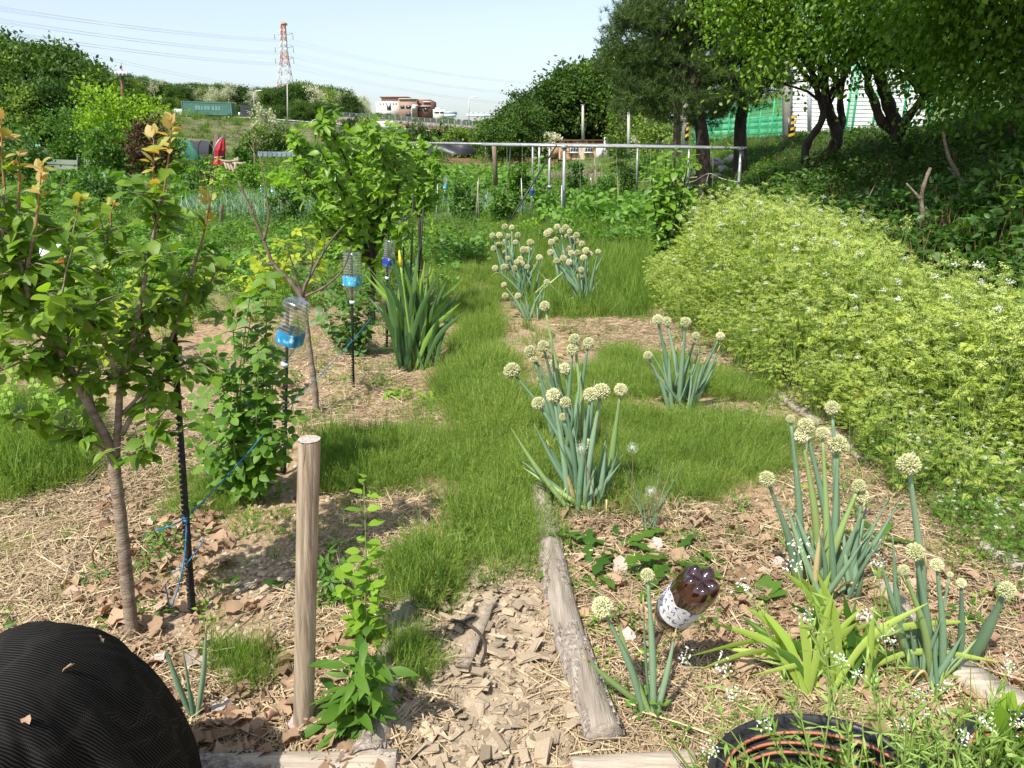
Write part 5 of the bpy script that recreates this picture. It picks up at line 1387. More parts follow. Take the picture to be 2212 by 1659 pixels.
stem([(1856, 490, 9.5), (1874, 433, 9.5), (1892, 396, 9.5)], .012, .004, 'thin bare twig leaning out of the dark undergrowth')

# boulders at the foot of the pines, a blue bucket, orange flowers
M['boulder'] = mat('pale_boulder', (.30, .27, .22), (.50, .46, .40), 3, .9, bump=.6, bdist=.03)
for i, (px, py, Yv, s, lab) in enumerate(((1545, 352, 23, .5, 'pale boulder between the two pine trunks, topmost'), (1562, 366, 22.5, .45, 'pale boulder between the pine trunks, below the topmost'), (1548, 382, 22, .35, 'small boulder low between the pine trunks'), (1580, 345, 23.5, .5, 'mossy boulder beside the thicker pine trunk'), (1500, 372, 24, .4, 'grey boulder left of the first pine trunk'))):
    p = at(px, py, Yv); o = place('boulder', m_stone(30 + i), None, p, (.2, .1, i * 1.1), s); o.data.materials[0] = M['boulder']; tag(o, lab, 'boulder')
p = at(1311, 404, 27); t = empty('blue_bucket', p, 'blue plastic bucket at the right end of the picket fence', 'bucket')
g = local(); g.lathe([(0.001, 0), (.10, 0), (.13, .28), (.14, .28), (.14, .30), (.12, .30), (.10, .04), (0.001, .04)], 16); place('body', g.mesh('bucket_body', mat('blue_bucket_plastic', (.03, .16, .36), (.05, .22, .44), 4, .5)), t)
g = local(); g.tube([(.13 * math.cos(a), -.02, .28 + .12 * math.sin(a)) for a in np.linspace(0, PI, 10)], .006, 5); place('handle', g.mesh('bucket_handle', M['pipe']), t)

# more single bushes between the beds
for i, (px, Yv, yt, wp, lf_, ls, lab) in enumerate((
    (215, 19, 375, 110, 'shrub2', .10, 'dark leafy bush behind the apricot shoots'), (120, 21, 372, 90, 'weed', .10, 'green bush before the corrugated sheet fence, left one'), (300, 23, 380, 70, 'shrub', .10, 'green bush before the corrugated sheet fence, right one'),
    (598, 15.5, 400, 70, 'under', .07, 'rounded dark shrub behind the bare young tree'), (650, 20, 372, 50, 'weed', .09, 'small green shrub right of the dark rounded one'), (530, 27, 345, 46, 'shrub', .10, 'loose green shrub right of the red parasol post'),
    (420, 26, 352, 50, 'shrub2', .09, 'dark shrub below the green netted heap'), (1000, 17, 395, 70, 'shrub2', .09, 'leafy shrub left of the slanting bamboo stake'), (1085, 15.5, 405, 60, 'weed', .09, 'low leafy shrub left of the trellis brace'),
    (1125, 20, 352, 46, 'shrub', .10, 'climbing leafy bush left of the trellis posts'), (1245, 26, 350, 36, 'shrub2', .09, 'small shrub behind the picket fence'), (1310, 22, 380, 60, 'weed', .09, 'bright green shrub right of the picket fence'),
    (1350, 25, 330, 60, 'under', .09, 'dark tall shrub behind the trellis near the shed'), (1560, 15, 395, 60, 'under', .08, 'dark shrub at the foot of the right trellis post'), (1640, 12.5, 410, 80, 'shrub2', .08, 'leafy shrub between the trellis and the chestnut sapling'),
    (700, 12, 430, 60, 'shrub', .08, 'light shrub behind the weathered rack'), (1960, 9.5, 420, 110, 'under', .08, 'dark shrub behind the nearer crooked dead stem'), (2120, 8.5, 430, 120, 'under', .08, 'dark shrub at the right edge of the bank'), (860, 14, 330, 40, 'plum', .09, 'small leafy sapling between the two plum crowns'))):
    solo('bush', px, Yv, yt, wp, lf_, ls, lab, 'bush', n=70, per=20, seed=90 + i, ch=1.0)
# strings hanging from the trellis
for i, (x0, y0, x1, y1, Yq) in enumerate(((1095, 313, 1093, 440, YM), (1128, 314, 1126, 400, YM), (1250, 317, 1253, 450, YF), (1284, 318, 1290, 455, YF), (1330, 318, 1334, 450, YF), (1405, 318, 1402, 440, YM), (1450, 319, 1455, 440, YF), (1540, 320, 1536, 440, YF))):
    g = Geo(); p, q = at(x0, y0, Yq), at(x1, y1, Yq); g.tube([p, (p + q) / 2 + [.02, 0, 0], q], .003, 4, cap=False); g.build('string', M['rope'], trl)
# ------------------------------------------------------------------ ground cover
def inpoly(x, y, poly):
    x = np.asarray(x); y = np.asarray(y); c = np.zeros(x.shape, bool); n = len(poly)
    for i in range(n):
        x0, y0 = poly[i][:2]; x1, y1 = poly[(i + 1) % n][:2]
        cond = ((y0 > y) != (y1 > y)) & (x < (x1 - x0) * (y - y0) / (y1 - y0 + 1e-12) + x0)
        c ^= cond
    return c
def gpoly(px): return [gp(*p) for p in px]
def vn(x, y, s, seed=0):
    r = np.random.default_rng(seed); z = 0
    for _ in range(5):
        th = r.random() * 2 * PI; f = s * r.uniform(.6, 1.6)
        z = z + np.sin(f * (x * math.cos(th) + y * math.sin(th)) + r.random() * 6 + 1.3 * np.sin(f * .5 * (y * math.cos(th) - x * math.sin(th)) + r.random() * 6))
    return z / 5
def in_view(x, y, m=.35):
    dp = y * CP + EYE * SP_
    return np.abs(x) < .70 * dp + m
def sample(poly, n, dens_pow=0.0, ymin=None):
    """n points in a ground polygon; dens_pow>0 thins them with distance"""
    P = np.array([p[:2] for p in poly]); lo, hi = P.min(0), P.max(0); out = []
    tot = 0
    while tot < n:
        q = lo + (hi - lo) * RNG.random((n * 4, 2))
        k = inpoly(q[:, 0], q[:, 1], poly) & in_view(q[:, 0], q[:, 1])
        if dens_pow: k &= RNG.random(len(q)) < (max(lo[1], .8) / np.maximum(q[:, 1], .8)) ** dens_pow
        q = q[k]; out.append(q); tot += len(q)
        if len(q) == 0: break
    q = np.concatenate(out)[:n]
    return q[:, 0], q[:, 1]
def lay(name, x, y, scale, protos, label, cat, lift=0.0, tilt=.12, idx=None):
    n = len(x)
    return scatter(name, np.stack([x, y, G(x, y) + ground_noise(x, y) * .9 + lift], 1), RNG.random(n) * 6.28, scale, protos, label, RNG.normal(0, tilt, (n, 2)), cat=cat, idx=idx)

HT = [cl_horsetail(52, .17, .10), cl_horsetail(40, .13, .12), cl_horsetail(60, .20, .10), cl_horsetail(26, .15, .06)]
GR = [cl_grass(), cl_grass(26, .12, .34, .05, .005), cl_grass(30, .06, .16, .07, .003)]
WD = [cl_leafy(22, .10, .07, .035, (L_SM,), 'weed', 3, 'stem_green', .1), cl_leafy(26, .07, .08, .028, (L_SM,), 'weed_bright', 2, 'stem_green', .2), cl_leafy(16, .06, .09, .05, (L_LANCE,), 'weed', 0, 'stem_green', .2)]
WDB = [cl_leafy(70, .38, .28, .11, (L_SM, L_OV3), 'potato', 8), cl_leafy(80, .34, .27, .08, (L_SM,), 'weed', 8), cl_leafy(60, .45, .24, .09, (L_LANCE, L_SM), 'shrub', 8), cl_leafy(56, .30, .27, .10, (L_SM,), 'weed_bright', 8), cl_grass(46, .25, .6, .16, .012), cl_leafy(80, .5, .24, .08, (L_SM,), 'shrub2', 8)]

# horsetail mat in the middle path
P_path = gpoly([(900, 1295), (1050, 1225), (1160, 1225), (1185, 1060), (1130, 960), (1100, 820), (1065, 700), (1075, 620), (1055, 540), (1060, 500), (930, 500), (960, 600), (985, 700), (990, 790), (930, 820), (905, 900), (880, 960), (880, 1090), (905, 1160), (880, 1240)])
x, y = sample(P_path, 3400, .6); x = x + RNG.normal(0, .05, len(x)); y = y + RNG.normal(0, .06, len(x))
w_ = .6 * vn(x, y, 5.5, 4) + .4 * vn(x, y, 14, 5); s = RNG.uniform(.45, 1.15, len(x)) * np.clip(.95 + .9 * w_, .45, 1.6)
k = w_ + RNG.normal(0, .18, len(x)) > .02; lay('horsetail', x[k], y[k], s[k], HT, 'bright green mat of fine horsetail growing along the middle path', 'horsetail')
P_r = gpoly([(1140, 810), (1330, 760), (1560, 790), (1650, 860), (1700, 960), (1690, 1060), (1560, 1090), (1440, 1060), (1330, 1120), (1160, 1090), (1170, 960)])
x, y = sample(P_r, 2100, .5); x = x + RNG.normal(0, .07, len(x)); y = y + RNG.normal(0, .09, len(x)); w_ = .6 * vn(x, y, 4.5, 7) + .4 * vn(x, y, 13, 8); k = w_ + RNG.normal(0, .16, len(x)) > -.02
lay('horsetail_mat', x[k], y[k], RNG.uniform(.45, 1.0, k.sum()) * np.clip(.9 + .8 * w_[k], .5, 1.4), HT, 'green horsetail growing between the onion clumps on the right bed', 'horsetail')
P_f = gpoly([(1050, 520), (1075, 620), (1150, 690), (1290, 690), (1400, 700), (1420, 560), (1440, 480), (1060, 480)])
x, y = sample(P_f, 2000, .5); lay('grass_mat', x, y, RNG.uniform(.8, 1.5, len(x)), [GR[0], GR[2], HT[0]], 'grass between the far onion clumps', 'grass')
tufts = [((700, 960), (860, 960), (860, 1060), (700, 1060), 340, .9), ((860, 1220), (960, 1230), (950, 1300), (880, 1310), 130, .85), ((0, 900), (170, 900), (170, 1040), (0, 1080), 420, 1.3), ((860, 1380), (930, 1400), (900, 1500), (850, 1480), 40, .7), ((380, 1040), (520, 1040), (500, 1110), (380, 1110), 60, .7), ((470, 1410), (600, 1420), (560, 1500), (460, 1480), 35, .7)]
X_, Y_, S_ = [], [], []
for a, b, c, d, n, s in tufts:
    x, y = sample(gpoly([a, b, c, d]), n); X_.append(x); Y_.append(y); S_.append(RNG.uniform(.6, 1.1, n) * s)
lay('horsetail_tufts', np.concatenate(X_), np.concatenate(Y_), np.concatenate(S_), HT + [GR[0]], 'separate tufts of horsetail and grass on the straw covered beds', 'horsetail')
# sparse small weeds and grass on the beds
P_all = gpoly([(-60, 1680), (2270, 1680), (2270, 900), (1700, 620), (1000, 560), (500, 600), (-60, 700)])
x, y = sample(P_all, 1500, .4); k = (vn(x, y, 2.4, 9) > -.1) & ~((x > -.37) & (x < .25) & (y < 2.3)) ; lay('bed_weeds', x[k], y[k], RNG.uniform(.35, 1.0, k.sum()), WD + [GR[2], HT[1]], 'small weeds sprouting through straw on the beds', 'weeds')

x, y = sample(gpoly([(-60, 1400), (600, 1650), (900, 1300), (1180, 1240), (1700, 1180), (1850, 1050), (1560, 760), (1000, 640), (560, 700), (-60, 900)]), 900, .4); k = vn(x, y, 5, 61) + RNG.normal(0, .3, len(x)) > .1
lay('stray_horsetail', x[k], y[k], RNG.uniform(.25, .65, k.sum()), [HT[3], HT[1], GR[2]], 'stray sprigs of horsetail scattered over the beds', 'horsetail')
# straw and dead leaves
ST = [cl_straw(30), cl_straw(46, .16, .02, .09, .0018), cl_straw(20, .12, .06, .22, .0026), cl_straw(40, .15, .01, .05, .004)]
DL = [m_deadleaf(i) for i in range(6)]
P_ls = gpoly([(-80, 1700), (860, 1700), (900, 1250), (880, 900), (820, 760), (520, 760), (380, 900), (-80, 960)])
x, y = sample(P_ls, 2300, .7)
w = vn(x, y, 1.6, 12) - .7 * ((x > -1.25) & (x < -.72) & (y > 1.9) & (y < 2.9)) + .25 * (x > -.75) + .9 * sstep(-1.35, -1.9, x); k = (w > .26)
P_rs = gpoly([(1200, 1700), (2300, 1700), (2300, 1230), (1860, 980), (1700, 900), (1680, 1080), (1500, 1100), (1180, 1100)])
x2, y2 = sample(P_rs, 1050, .5); P_rt = gpoly([(1200, 690), (1400, 690), (1600, 770), (1560, 800), (1330, 770), (1240, 730)])
x3, y3 = sample(P_rt, 500)
P_mb = gpoly([(620, 720), (840, 640), (900, 780), (900, 930), (700, 950), (640, 900)]); x4, y4 = sample(P_mb, 300)
X_ = np.concatenate([x[k], x2, x3, x4]); Y_ = np.concatenate([y[k], y2, y3, y4])
lay('straw', X_, Y_, RNG.uniform(.6, 1.1, len(X_)), ST, 'loose dry straw spread over the beds', 'straw', .004, .06)
# dead leaves: the nearest are pieces of the ground, the rest one litter
ang = lambda: tuple(RNG.normal(0, .35, 2)) + (RNG.random() * 6.28,)
xa, ya = sample(P_ls, 2600, 1.0); ka = vn(xa, ya, 2.6, 15) + .75 * (ya < 2.0) - .3 * (ya > 2.3) > .12; xa, ya = xa[ka], ya[ka]
xb, yb = sample(P_rs, 1300, .9); kb = vn(xb, yb, 2.5, 16) > -.1; xb, yb = xb[kb], yb[kb]
X_ = np.concatenate([xa, xb]); Y_ = np.concatenate([ya, yb]); o_ = np.argsort(Y_)
for i in o_[:300]:
    place('dead_leaf', DL[int(RNG.integers(6))], ground, (X_[i], Y_[i], gz(X_[i], Y_[i]) + RNG.uniform(.006, .02)), ang(), RNG.uniform(.035, .085))
r_ = o_[300:]
lay('leaf_litter', X_[r_], Y_[r_], RNG.uniform(.03, .075, len(r_)), DL, 'dry fallen leaves farther off on the beds', 'leaf litter', .012, .35)
x, y = sample(gpoly([(-80, 1700), (860, 1700), (900, 1250), (880, 900), (820, 700), (640, 760), (400, 1000), (-80, 1100)]), 3800, .5)
lay('soil_crumbs', x, y, RNG.uniform(.008, .026, len(x)), [m_stone(i) for i in range(4)], 'small stones and crumbs of soil on the bed', 'crumbs', .002, .3)

# wood chip path
PATH = gpoly([(760, 1720), (1300, 1720), (1262, 1500), (1215, 1330), (1175, 1215), (1060, 1190), (960, 1220), (885, 1290), (845, 1400), (835, 1520)])
g = Geo(); pc = np.mean([p[:2] for p in PATH], 0)
xx, yy = np.meshgrid(np.linspace(-.62, .32, 48), np.linspace(1.0, 2.75, 80)); zz = G(xx, yy) + ground_noise(xx, yy) + .006
ii = np.arange(xx.size).reshape(xx.shape); cxm = (xx[:-1, :-1] + xx[1:, 1:]) / 2; cym = (yy[:-1, :-1] + yy[1:, 1:]) / 2; kk = inpoly(cxm, cym, PATH)
q = np.stack([ii[:-1, :-1], ii[:-1, 1:], ii[1:, 1:], ii[1:, :-1]], -1)[kk]
g.raw(np.stack([xx, yy, zz], -1).reshape(-1, 3), q.ravel(), np.full(len(q), 4, np.int32))
path = place('path', g.mesh('path', mat('path_litter', (.14, .095, .06), (.34, .26, .17), 70, .95, bump=.8, bscale=160))); tag(path, 'path of loose wood chips between two logs', kind='structure')
CH = [m_chip() for _ in range(10)] + [m_chip(True) for _ in range(3)]
x, y = sample(PATH, 3800, .3); o_ = RNG.permutation(len(x)); lay_z = G(x, y)
big = o_[:300]
for i in big:
    place('wood_chip', CH[int(RNG.integers(len(CH)))], path, (x[i], y[i], lay_z[i] + RNG.uniform(.012, .030)), (RNG.normal(0, .28), RNG.normal(0, .28), RNG.normal(.2, 1.1)), RNG.uniform(.034, .07))
r_ = o_[300:]
lay('small_wood_chips', x[r_], y[r_], RNG.uniform(.018, .045, len(r_)), CH, 'smaller wood chips covering the path', 'wood chips', .008, .25)
x, y = sample(gpoly([(1300, 690), (1440, 720), (1600, 780), (1700, 860), (1850, 1010), (1830, 1060), (1690, 930), (1560, 800), (1330, 740)]), 600); x2, y2 = sample(gpoly([(1900, 1300), (2260, 1300), (2260, 1560), (2120, 1500), (2000, 1400)]), 500)
X_ = np.concatenate([x, x2]); Y_ = np.concatenate([y, y2]); lay('scattered_chips', X_, Y_, RNG.uniform(.02, .05, len(X_)), CH, 'wood chips scattered along the edge of the right bed', 'wood chips', .01, .25)

# the yellow green cow parsley bank
P_par = gpoly([(1450, 560), (1400, 640), (1440, 700), (1570, 790), (1650, 850), (1740, 900), (1860, 1010), (1960, 1110), (2060, 1190), (2290, 1290), (2420, 1050), (2420, 900), (2240, 900), (2130, 800), (2000, 720), (1960, 660), (1930, 600), (1720, 560), (1560, 540)])
CPH = [cl_parsley(.55), cl_parsley(.6), cl_parsley(.5)]; CPL = [cl_parsley(.5, True, .6, 4), cl_parsley(.45, True, .5, 3)]
x, y = sample(P_par, 1500, .55)
lowk = (sstep(4.0, 2.3, y) > RNG.random(len(x)) * .95)
def pdist(x, y, poly):
    d = np.full(np.shape(x), 9.0)
    for i in range(len(poly)):
        a, b = np.array(poly[i][:2]), np.array(poly[(i + 1) % len(poly)][:2]); ab = b - a
        if min(a[0], b[0]) > 2.6 + .5 * 0 and a[1] < 4.2: continue
        t = np.clip(((x - a[0]) * ab[0] + (y - a[1]) * ab[1]) / (ab @ ab + 1e-9), 0, 1)
        d = np.minimum(d, np.hypot(x - a[0] - t * ab[0], y - a[1] - t * ab[1]))
    return d
hgt = np.where(lowk, .75, 1.0) * RNG.uniform(.6, 1.2, len(x)) * (1 + .24 * vn(x, y, 1.9, 21) + .14 * vn(x, y, 6, 22)) * (1 + .12 * sstep(3.2, 6, y)) * (.5 + .62 * sstep(0, .75, pdist(x, y, P_par)))
idx = np.where(lowk, 3 + RNG.integers(0, 2, len(x)), RNG.integers(0, 3, len(x)))
lay('cow_parsley', x, y, hgt, CPH + CPL, 'broad yellow green bank of flowering cow parsley with white umbels', 'cow parsley', 0, .10, idx)

# lush middle distance
def near_clear(x, y):      # beds and paths kept low in front
    return y > 6.4 + .35 * vn(x, y, 1.2, 30)
P_m = [(-14, 5.5, 0), (-4.2, 5.5, 0), (-2.2, 6.6, 0), (-.6, 8.2, 0), (-.2, 12.2, 0), (2.0, 12.2, 0), (2.2, 9.2, 0), (5.2, 9.0, 0), (7, 20, 0), (9, 34, 0), (-24, 34, 0)]
x, y = sample(P_m, 4300, .9)
w = vn(x, y, .55, 31) + .3 * RNG.normal(size=len(x)); idx = np.digitize(w, [-.42, -.15, .1, .3, .5])
idx = np.where(RNG.random(len(x)) < .07, 4, idx); low_ = (x > -2) & (x < 5) & (y > 16) & (y < 31)
sc = RNG.uniform(.4, 1.0, len(x)) * np.clip(.5 + y * .03, .6, 1.3) * (1 + .45 * vn(x, y, 1.1, 33)) * np.where(low_, .5, 1)
lay('garden_growth', x, y, sc, WDB, 'rows of leafy vegetables and weeds filling the middle gardens', 'vegetation', 0, .1, np.clip(idx, 0, 5))
x, y = sample([(-14, 4.4, 0), (-2.4, 4.4, 0), (-.2, 5.2, 0), (2.4, 8, 0), (4.2, 9.5, 0), (7, 20, 0), (9, 36, 0), (-26, 36, 0)], 1900, .7)
lay('rough_grass', x, y, RNG.uniform(.5, 1.1, len(x)) * np.clip(.7 + y * .02, .7, 1.2), GR, 'rough grass between the garden beds', 'grass')
# rows of crops
def crop(name, poly, n, protos, sc, label, cat):
    x, y = sample(gpoly(poly), n); lay(name, x, y, RNG.uniform(.75, 1.25, n) * sc, protos, label, cat, 0, .1)
crop('bean_row', [(1180, 505), (1500, 500), (1500, 440), (1190, 445)], 130, [cl_leafy(60, .42, .28, .15, (L_OV3, L_OV), 'potato', 7)], 1.0, 'row of broad leaved bean plants under the trellis', 'bean plants')
crop('onion_bed', [(400, 490), (690, 490), (680, 455), (400, 455)], 170, [cl_grass(30, .3, .6, .12, .016, 'onion', .4)], 1.0, 'bed of young green onions at the left', 'onions')
crop('onion_row', [(950, 470), (1130, 470), (1120, 430), (950, 430)], 45, [cl_grass(30, .2, .42, .12, .012, 'onion', .6)], 1.0, 'short row of green onions left of the trellis', 'onions')
crop('pale_crop', [(400, 425), (720, 425), (700, 385), (420, 385)], 150, [cl_leafy(60, .4, .35, .16, (L_OV3,), 'shrub', 7), cl_leafy(60, .4, .35, .2, (L_OV3,), 'weed_bright', 7)], 1.3, 'bright yellow green broad leaved crop across the left field', 'crop')
crop('squash_leaves', [(80, 470), (400, 480), (420, 400), (90, 400)], 130, [cl_leafy(50, .5, .35, .18, (L_OV3,), 'weed', 7)], 1.3, 'broad leaved dark green crop behind the apricot shoots', 'crop')
crop('vine_leaves', [(950, 435), (1180, 435), (1180, 385), (950, 385)], 110, [cl_leafy(50, .6, .35, .16, (L_OV3,), 'potato', 7)], 1.1, 'leafy vines climbing low left of the trellis posts', 'vines')
# valley
x, y = sample([(-60, 34, 0), (12, 34, 0), (12, 60, 0), (6, 112, 0), (-90, 112, 0)], 1900, 0)
w = vn(x, y, .12, 41); idx = np.where(RNG.random(len(x)) < .5, 2, np.where(w > 0, 0, 1))
keep = ~((x > -8) & (x < 10) & (y > 40)) | (RNG.random(len(x)) < .25)
lay('valley_scrub', x[keep], y[keep], (RNG.uniform(.35, .9, len(x)) * (1 + .4 * w))[keep], bush_m, 'scrub and rough fields on the valley floor', 'scrub', 0, .1, idx[keep])

# undergrowth on the shaded bank
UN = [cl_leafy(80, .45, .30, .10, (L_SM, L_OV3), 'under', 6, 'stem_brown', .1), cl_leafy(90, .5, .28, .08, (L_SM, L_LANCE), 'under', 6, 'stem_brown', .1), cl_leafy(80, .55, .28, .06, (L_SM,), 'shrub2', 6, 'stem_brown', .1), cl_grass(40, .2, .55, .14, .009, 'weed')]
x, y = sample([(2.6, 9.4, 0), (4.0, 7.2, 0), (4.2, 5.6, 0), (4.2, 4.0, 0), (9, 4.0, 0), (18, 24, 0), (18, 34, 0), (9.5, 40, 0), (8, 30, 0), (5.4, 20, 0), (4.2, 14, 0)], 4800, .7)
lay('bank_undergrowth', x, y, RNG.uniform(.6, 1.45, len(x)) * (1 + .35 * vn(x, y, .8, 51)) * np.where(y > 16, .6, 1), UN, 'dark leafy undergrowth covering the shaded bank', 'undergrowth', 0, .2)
# ------------------------------------------------------------------ the sapling in front: an apricot tree
def leafy_branches(name_leaf, t, pl_list, radii, mats, leaf_m, n_parts, n_stuff, size, young=(), seed=0, spread=.035, twig=.10, twigs=3, droop=.35, tr_mat='bark', tpls=(L_OV, L_OV2, L_OV3), bare_to=0.25):
    """limbs (each a part), twigs, leaves: the larger ones parts of their own, the rest one mass"""
    rng = np.random.default_rng(seed)
    protos = []
    for k, tp in enumerate(tpls):
        g = local(); g.raw(tp.v, tp.loops, tp.sizes, 0, .3 + .2 * k); protos.append(g.mesh(name_leaf, M[leaf_m]))
    yp = []
    for k, tp in enumerate(tpls):
        g = local(); g.raw(tp.v, tp.loops, tp.sizes, 0, .3 + .2 * k); yp.append(g.mesh('young_leaf', M['apricot_young']))
    pos, dr, nr, isy = [], [], [], []
    for i, pl in enumerate(pl_list):
        P = smooth_path([at(*q) for q in pl], 5); r0, r1 = radii[i]
        g = Geo(); g.tube(P, np.linspace(r0, r1, len(P)) * (1 + .06 * np.sin(np.arange(len(P)) * 2.3)), 8, 0, .5); g.build('trunk' if i == 0 else 'limb', M['stem_red' if i in young else tr_mat], t)
        if i == 0: continue
        m = len(P); tg = Geo(); any_t = False
        Ltot = np.linalg.norm(np.diff(P, axis=0), axis=1).sum()
        nt_ = max(2, int(Ltot / .03))
        for j in range(nt_):
            u = bare_to + (1 - bare_to) * (j + rng.random()) / nt_; s = P[min(int(u * (m - 1)), m - 1)]
            ax = unit(P[min(int(u * (m - 1)) + 1, m - 1)] - P[max(int(u * (m - 1)) - 1, 0)])
            if i not in young and rng.random() < .45 * twigs / 3:
                d = unit(rng.normal(size=3) * [1, 1, .5] + ax * .5 + [0, 0, .35]); L = twig * rng.uniform(.5, 1.4)
                Q = np.array([s, s + d * L * .5 + [0, 0, .01], s + d * L]); tg.tube(Q, [.0028, .002, .001], 4, 0, .5, False); any_t = True
                for w in range(int(4 + 4 * rng.random())):
                    v = rng.random(); q_ = s + d * L * (.25 + .75 * v); dd = unit(rng.normal(size=3) * [1, 1, .55] + d * .6 - [0, 0, droop]); pos.append(q_); dr.append(dd); nr.append(unit([rng.normal(0, .4), rng.normal(0, .4) - .2, 1])); isy.append(v > .8 and i in ())
            for w in range(3 if i in young else 3):
                dd = unit(rng.normal(size=3) * [1, 1, .5] + ax * (.5 if i in young else .1) + [0, 0, .25 if i in young else -droop]); pos.append(s + rng.normal(0, .004, 3)); dr.append(dd); nr.append(unit([rng.normal(0, .45), rng.normal(0, .45) - .25, 1])); isy.append(i in young and u > .45)
        if any_t: tg.build('twigs', M[tr_mat], t)['kind'] = 'stuff'
    pos, dr, nr, isy = np.array(pos), np.array(dr), np.array(nr), np.array(isy)
    N = len(pos); o_ = np.argsort(pos[:, 1] + rng.normal(0, .05, N) + np.where(isy, -.5, 0)); R = frames(dr, nr)
    import mathutils
    base = np.array(t.location)
    for c_, i in enumerate(o_[:n_parts]):
        k = int(rng.integers(len(tpls))); sz = size * rng.uniform(.7, 1.2) * (.72 if isy[i] else 1)
        o = bpy.data.objects.new('young_leaf' if isy[i] else 'leaf', (yp if isy[i] else protos)[k]); q = mathutils.Matrix(R[i].tolist()).to_euler()
        o.location = tuple(pos[i] - base); o.rotation_euler = q; o.scale = (sz,) * 3; link(o, t)
    rest = o_[n_parts:n_parts + n_stuff]
    if len(rest):
        g = Geo(); fill(g, tpls, pos[rest], dr[rest], nr[rest], size * RNG.uniform(.7, 1.2, len(rest)), 0)
        g.build('foliage', M[leaf_m], t)['kind'] = 'stuff'
    return N
ap = empty('apricot_tree', gp(287, 1373), 'young apricot tree with glossy heart shaped leaves and orange shoots, nearest on the left', 'tree')
YA = ap.location[1]
A_ = lambda pts, d0=0.0, d1=0.0: [(p[0], p[1], YA + d0 + (d1 - d0) * i / max(len(pts) - 1, 1)) for i, p in enumerate(pts)]
pls = [A_([(287, 1380), (278, 1290), (264, 1150), (252, 1050), (243, 975)], 0, .02),
       A_([(243, 978), (207, 903), (173, 840), (147, 786), (117, 740), (80, 686), (63, 640), (60, 580), (75, 500)], .02, -.15),
       A_([(250, 1000), (256, 900), (262, 820), (283, 750), (300, 670), (320, 570), (338, 480), (352, 420)], .02, .05),
       A_([(262, 940), (290, 890), (318, 850), (350, 780), (385, 690), (410, 610), (430, 540)], .02, .15),
       A_([(80, 690), (50, 640), (10, 600), (-40, 560)], -.1, -.2), A_([(173, 845), (110, 800), (50, 780), (-20, 740)], 0, -.2),
       A_([(243, 960), (200, 870), (190, 760), (205, 640), (225, 560), (240, 480)], .02, .25),
       A_([(147, 790), (150, 700), (140, 620), (150, 540), (165, 470)], -.05, .1), A_([(262, 830), (225, 740), (180, 680), (120, 640)], .03, -.25),
       A_([(258, 900), (330, 830), (400, 790), (440, 800)], .03, .12), A_([(283, 760), (340, 680), (400, 640), (470, 600)], .03, .2), A_([(240, 985), (180, 940), (110, 920), (30, 900)], .02, -.1),
       A_([(250, 1000), (310, 960), (350, 900)], .02, -.12), A_([(63, 645), (40, 540), (40, 440)], -.15, -.1), A_([(-40, 700), (0, 560), (10, 400)], -.2, -.1), A_([(-60, 900), (-20, 700), (-10, 520)], -.1, -.1),
       A_([(352, 430), (362, 360), (368, 300), (370, 255)], .05, .05), A_([(338, 490), (330, 420), (332, 340), (332, 293)], .05, .08), A_([(240, 490), (240, 460), (250, 432)], .25, .25), A_([(40, 450), (42, 380), (42, 327)], -.1, -.1),
       A_([(165, 480), (168, 450), (175, 430)], .1, .1), A_([(430, 545), (448, 470), (458, 418)], .15, .15), A_([(75, 510), (85, 420), (90, 355)], -.15, -.15), A_([(10, 410), (5, 340), (3, 240)], -.1, -.1)]
rad = [(.021, .017), (.014, .004), (.012, .003), (.009, .003)] + [(.006, .002)] * 12 + [(.0035, .0012)] * 8
nl = leafy_branches('leaf', ap, pls, rad, None, 'apricot', 300, 7000, .050, young=tuple(range(16, 24)), seed=4, twigs=6.0, tr_mat='bark_light')
print('apricot leaves', nl)

# ------------------------------------------------------------------ stakes, twine, bottles
def rod(pb, pt, label, r=.007, Yoff=0.0):
    p = gp(*pb); q = at(pt[0], pt[1], p[1] + Yoff); t = empty('black_stake', p, label, 'stake')
    g = Geo(); g.tube([p - [0, 0, .12], q], r, 8); g.build('rod', M['iron'], t)
    g = Geo(); n = int(np.linalg.norm(q - p) / .018); d = unit(q - p)
    for i in range(n):
        c = p + (q - p) * (i + .5) / n; g.tube([c - d * .003, c + d * .003], r * 1.28, 7)
    rb = g.build('ribs', M['iron'], t, False); rb['kind'] = 'stuff'
    return p, q
r1 = rod((413, 1327), (374, 700), 'tall black ribbed stake right of the apricot trunk, tied with blue twine', .0085)
r2 = rod((609, 1022), (622, 650), 'black stake carrying the tilted clear bottle with a torn blue label')
r3 = rod((762, 836), (759, 552), 'black stake carrying the upright clear bottle behind the bare young tree')
r4 = rod((834, 752), (838, 505), 'black stake behind the iris leaves under the dark blue labelled bottle')
r5 = rod((871, 660), (872, 470), 'black stake under the bottle with the dark label by the plum tree')
M['pet'] = None
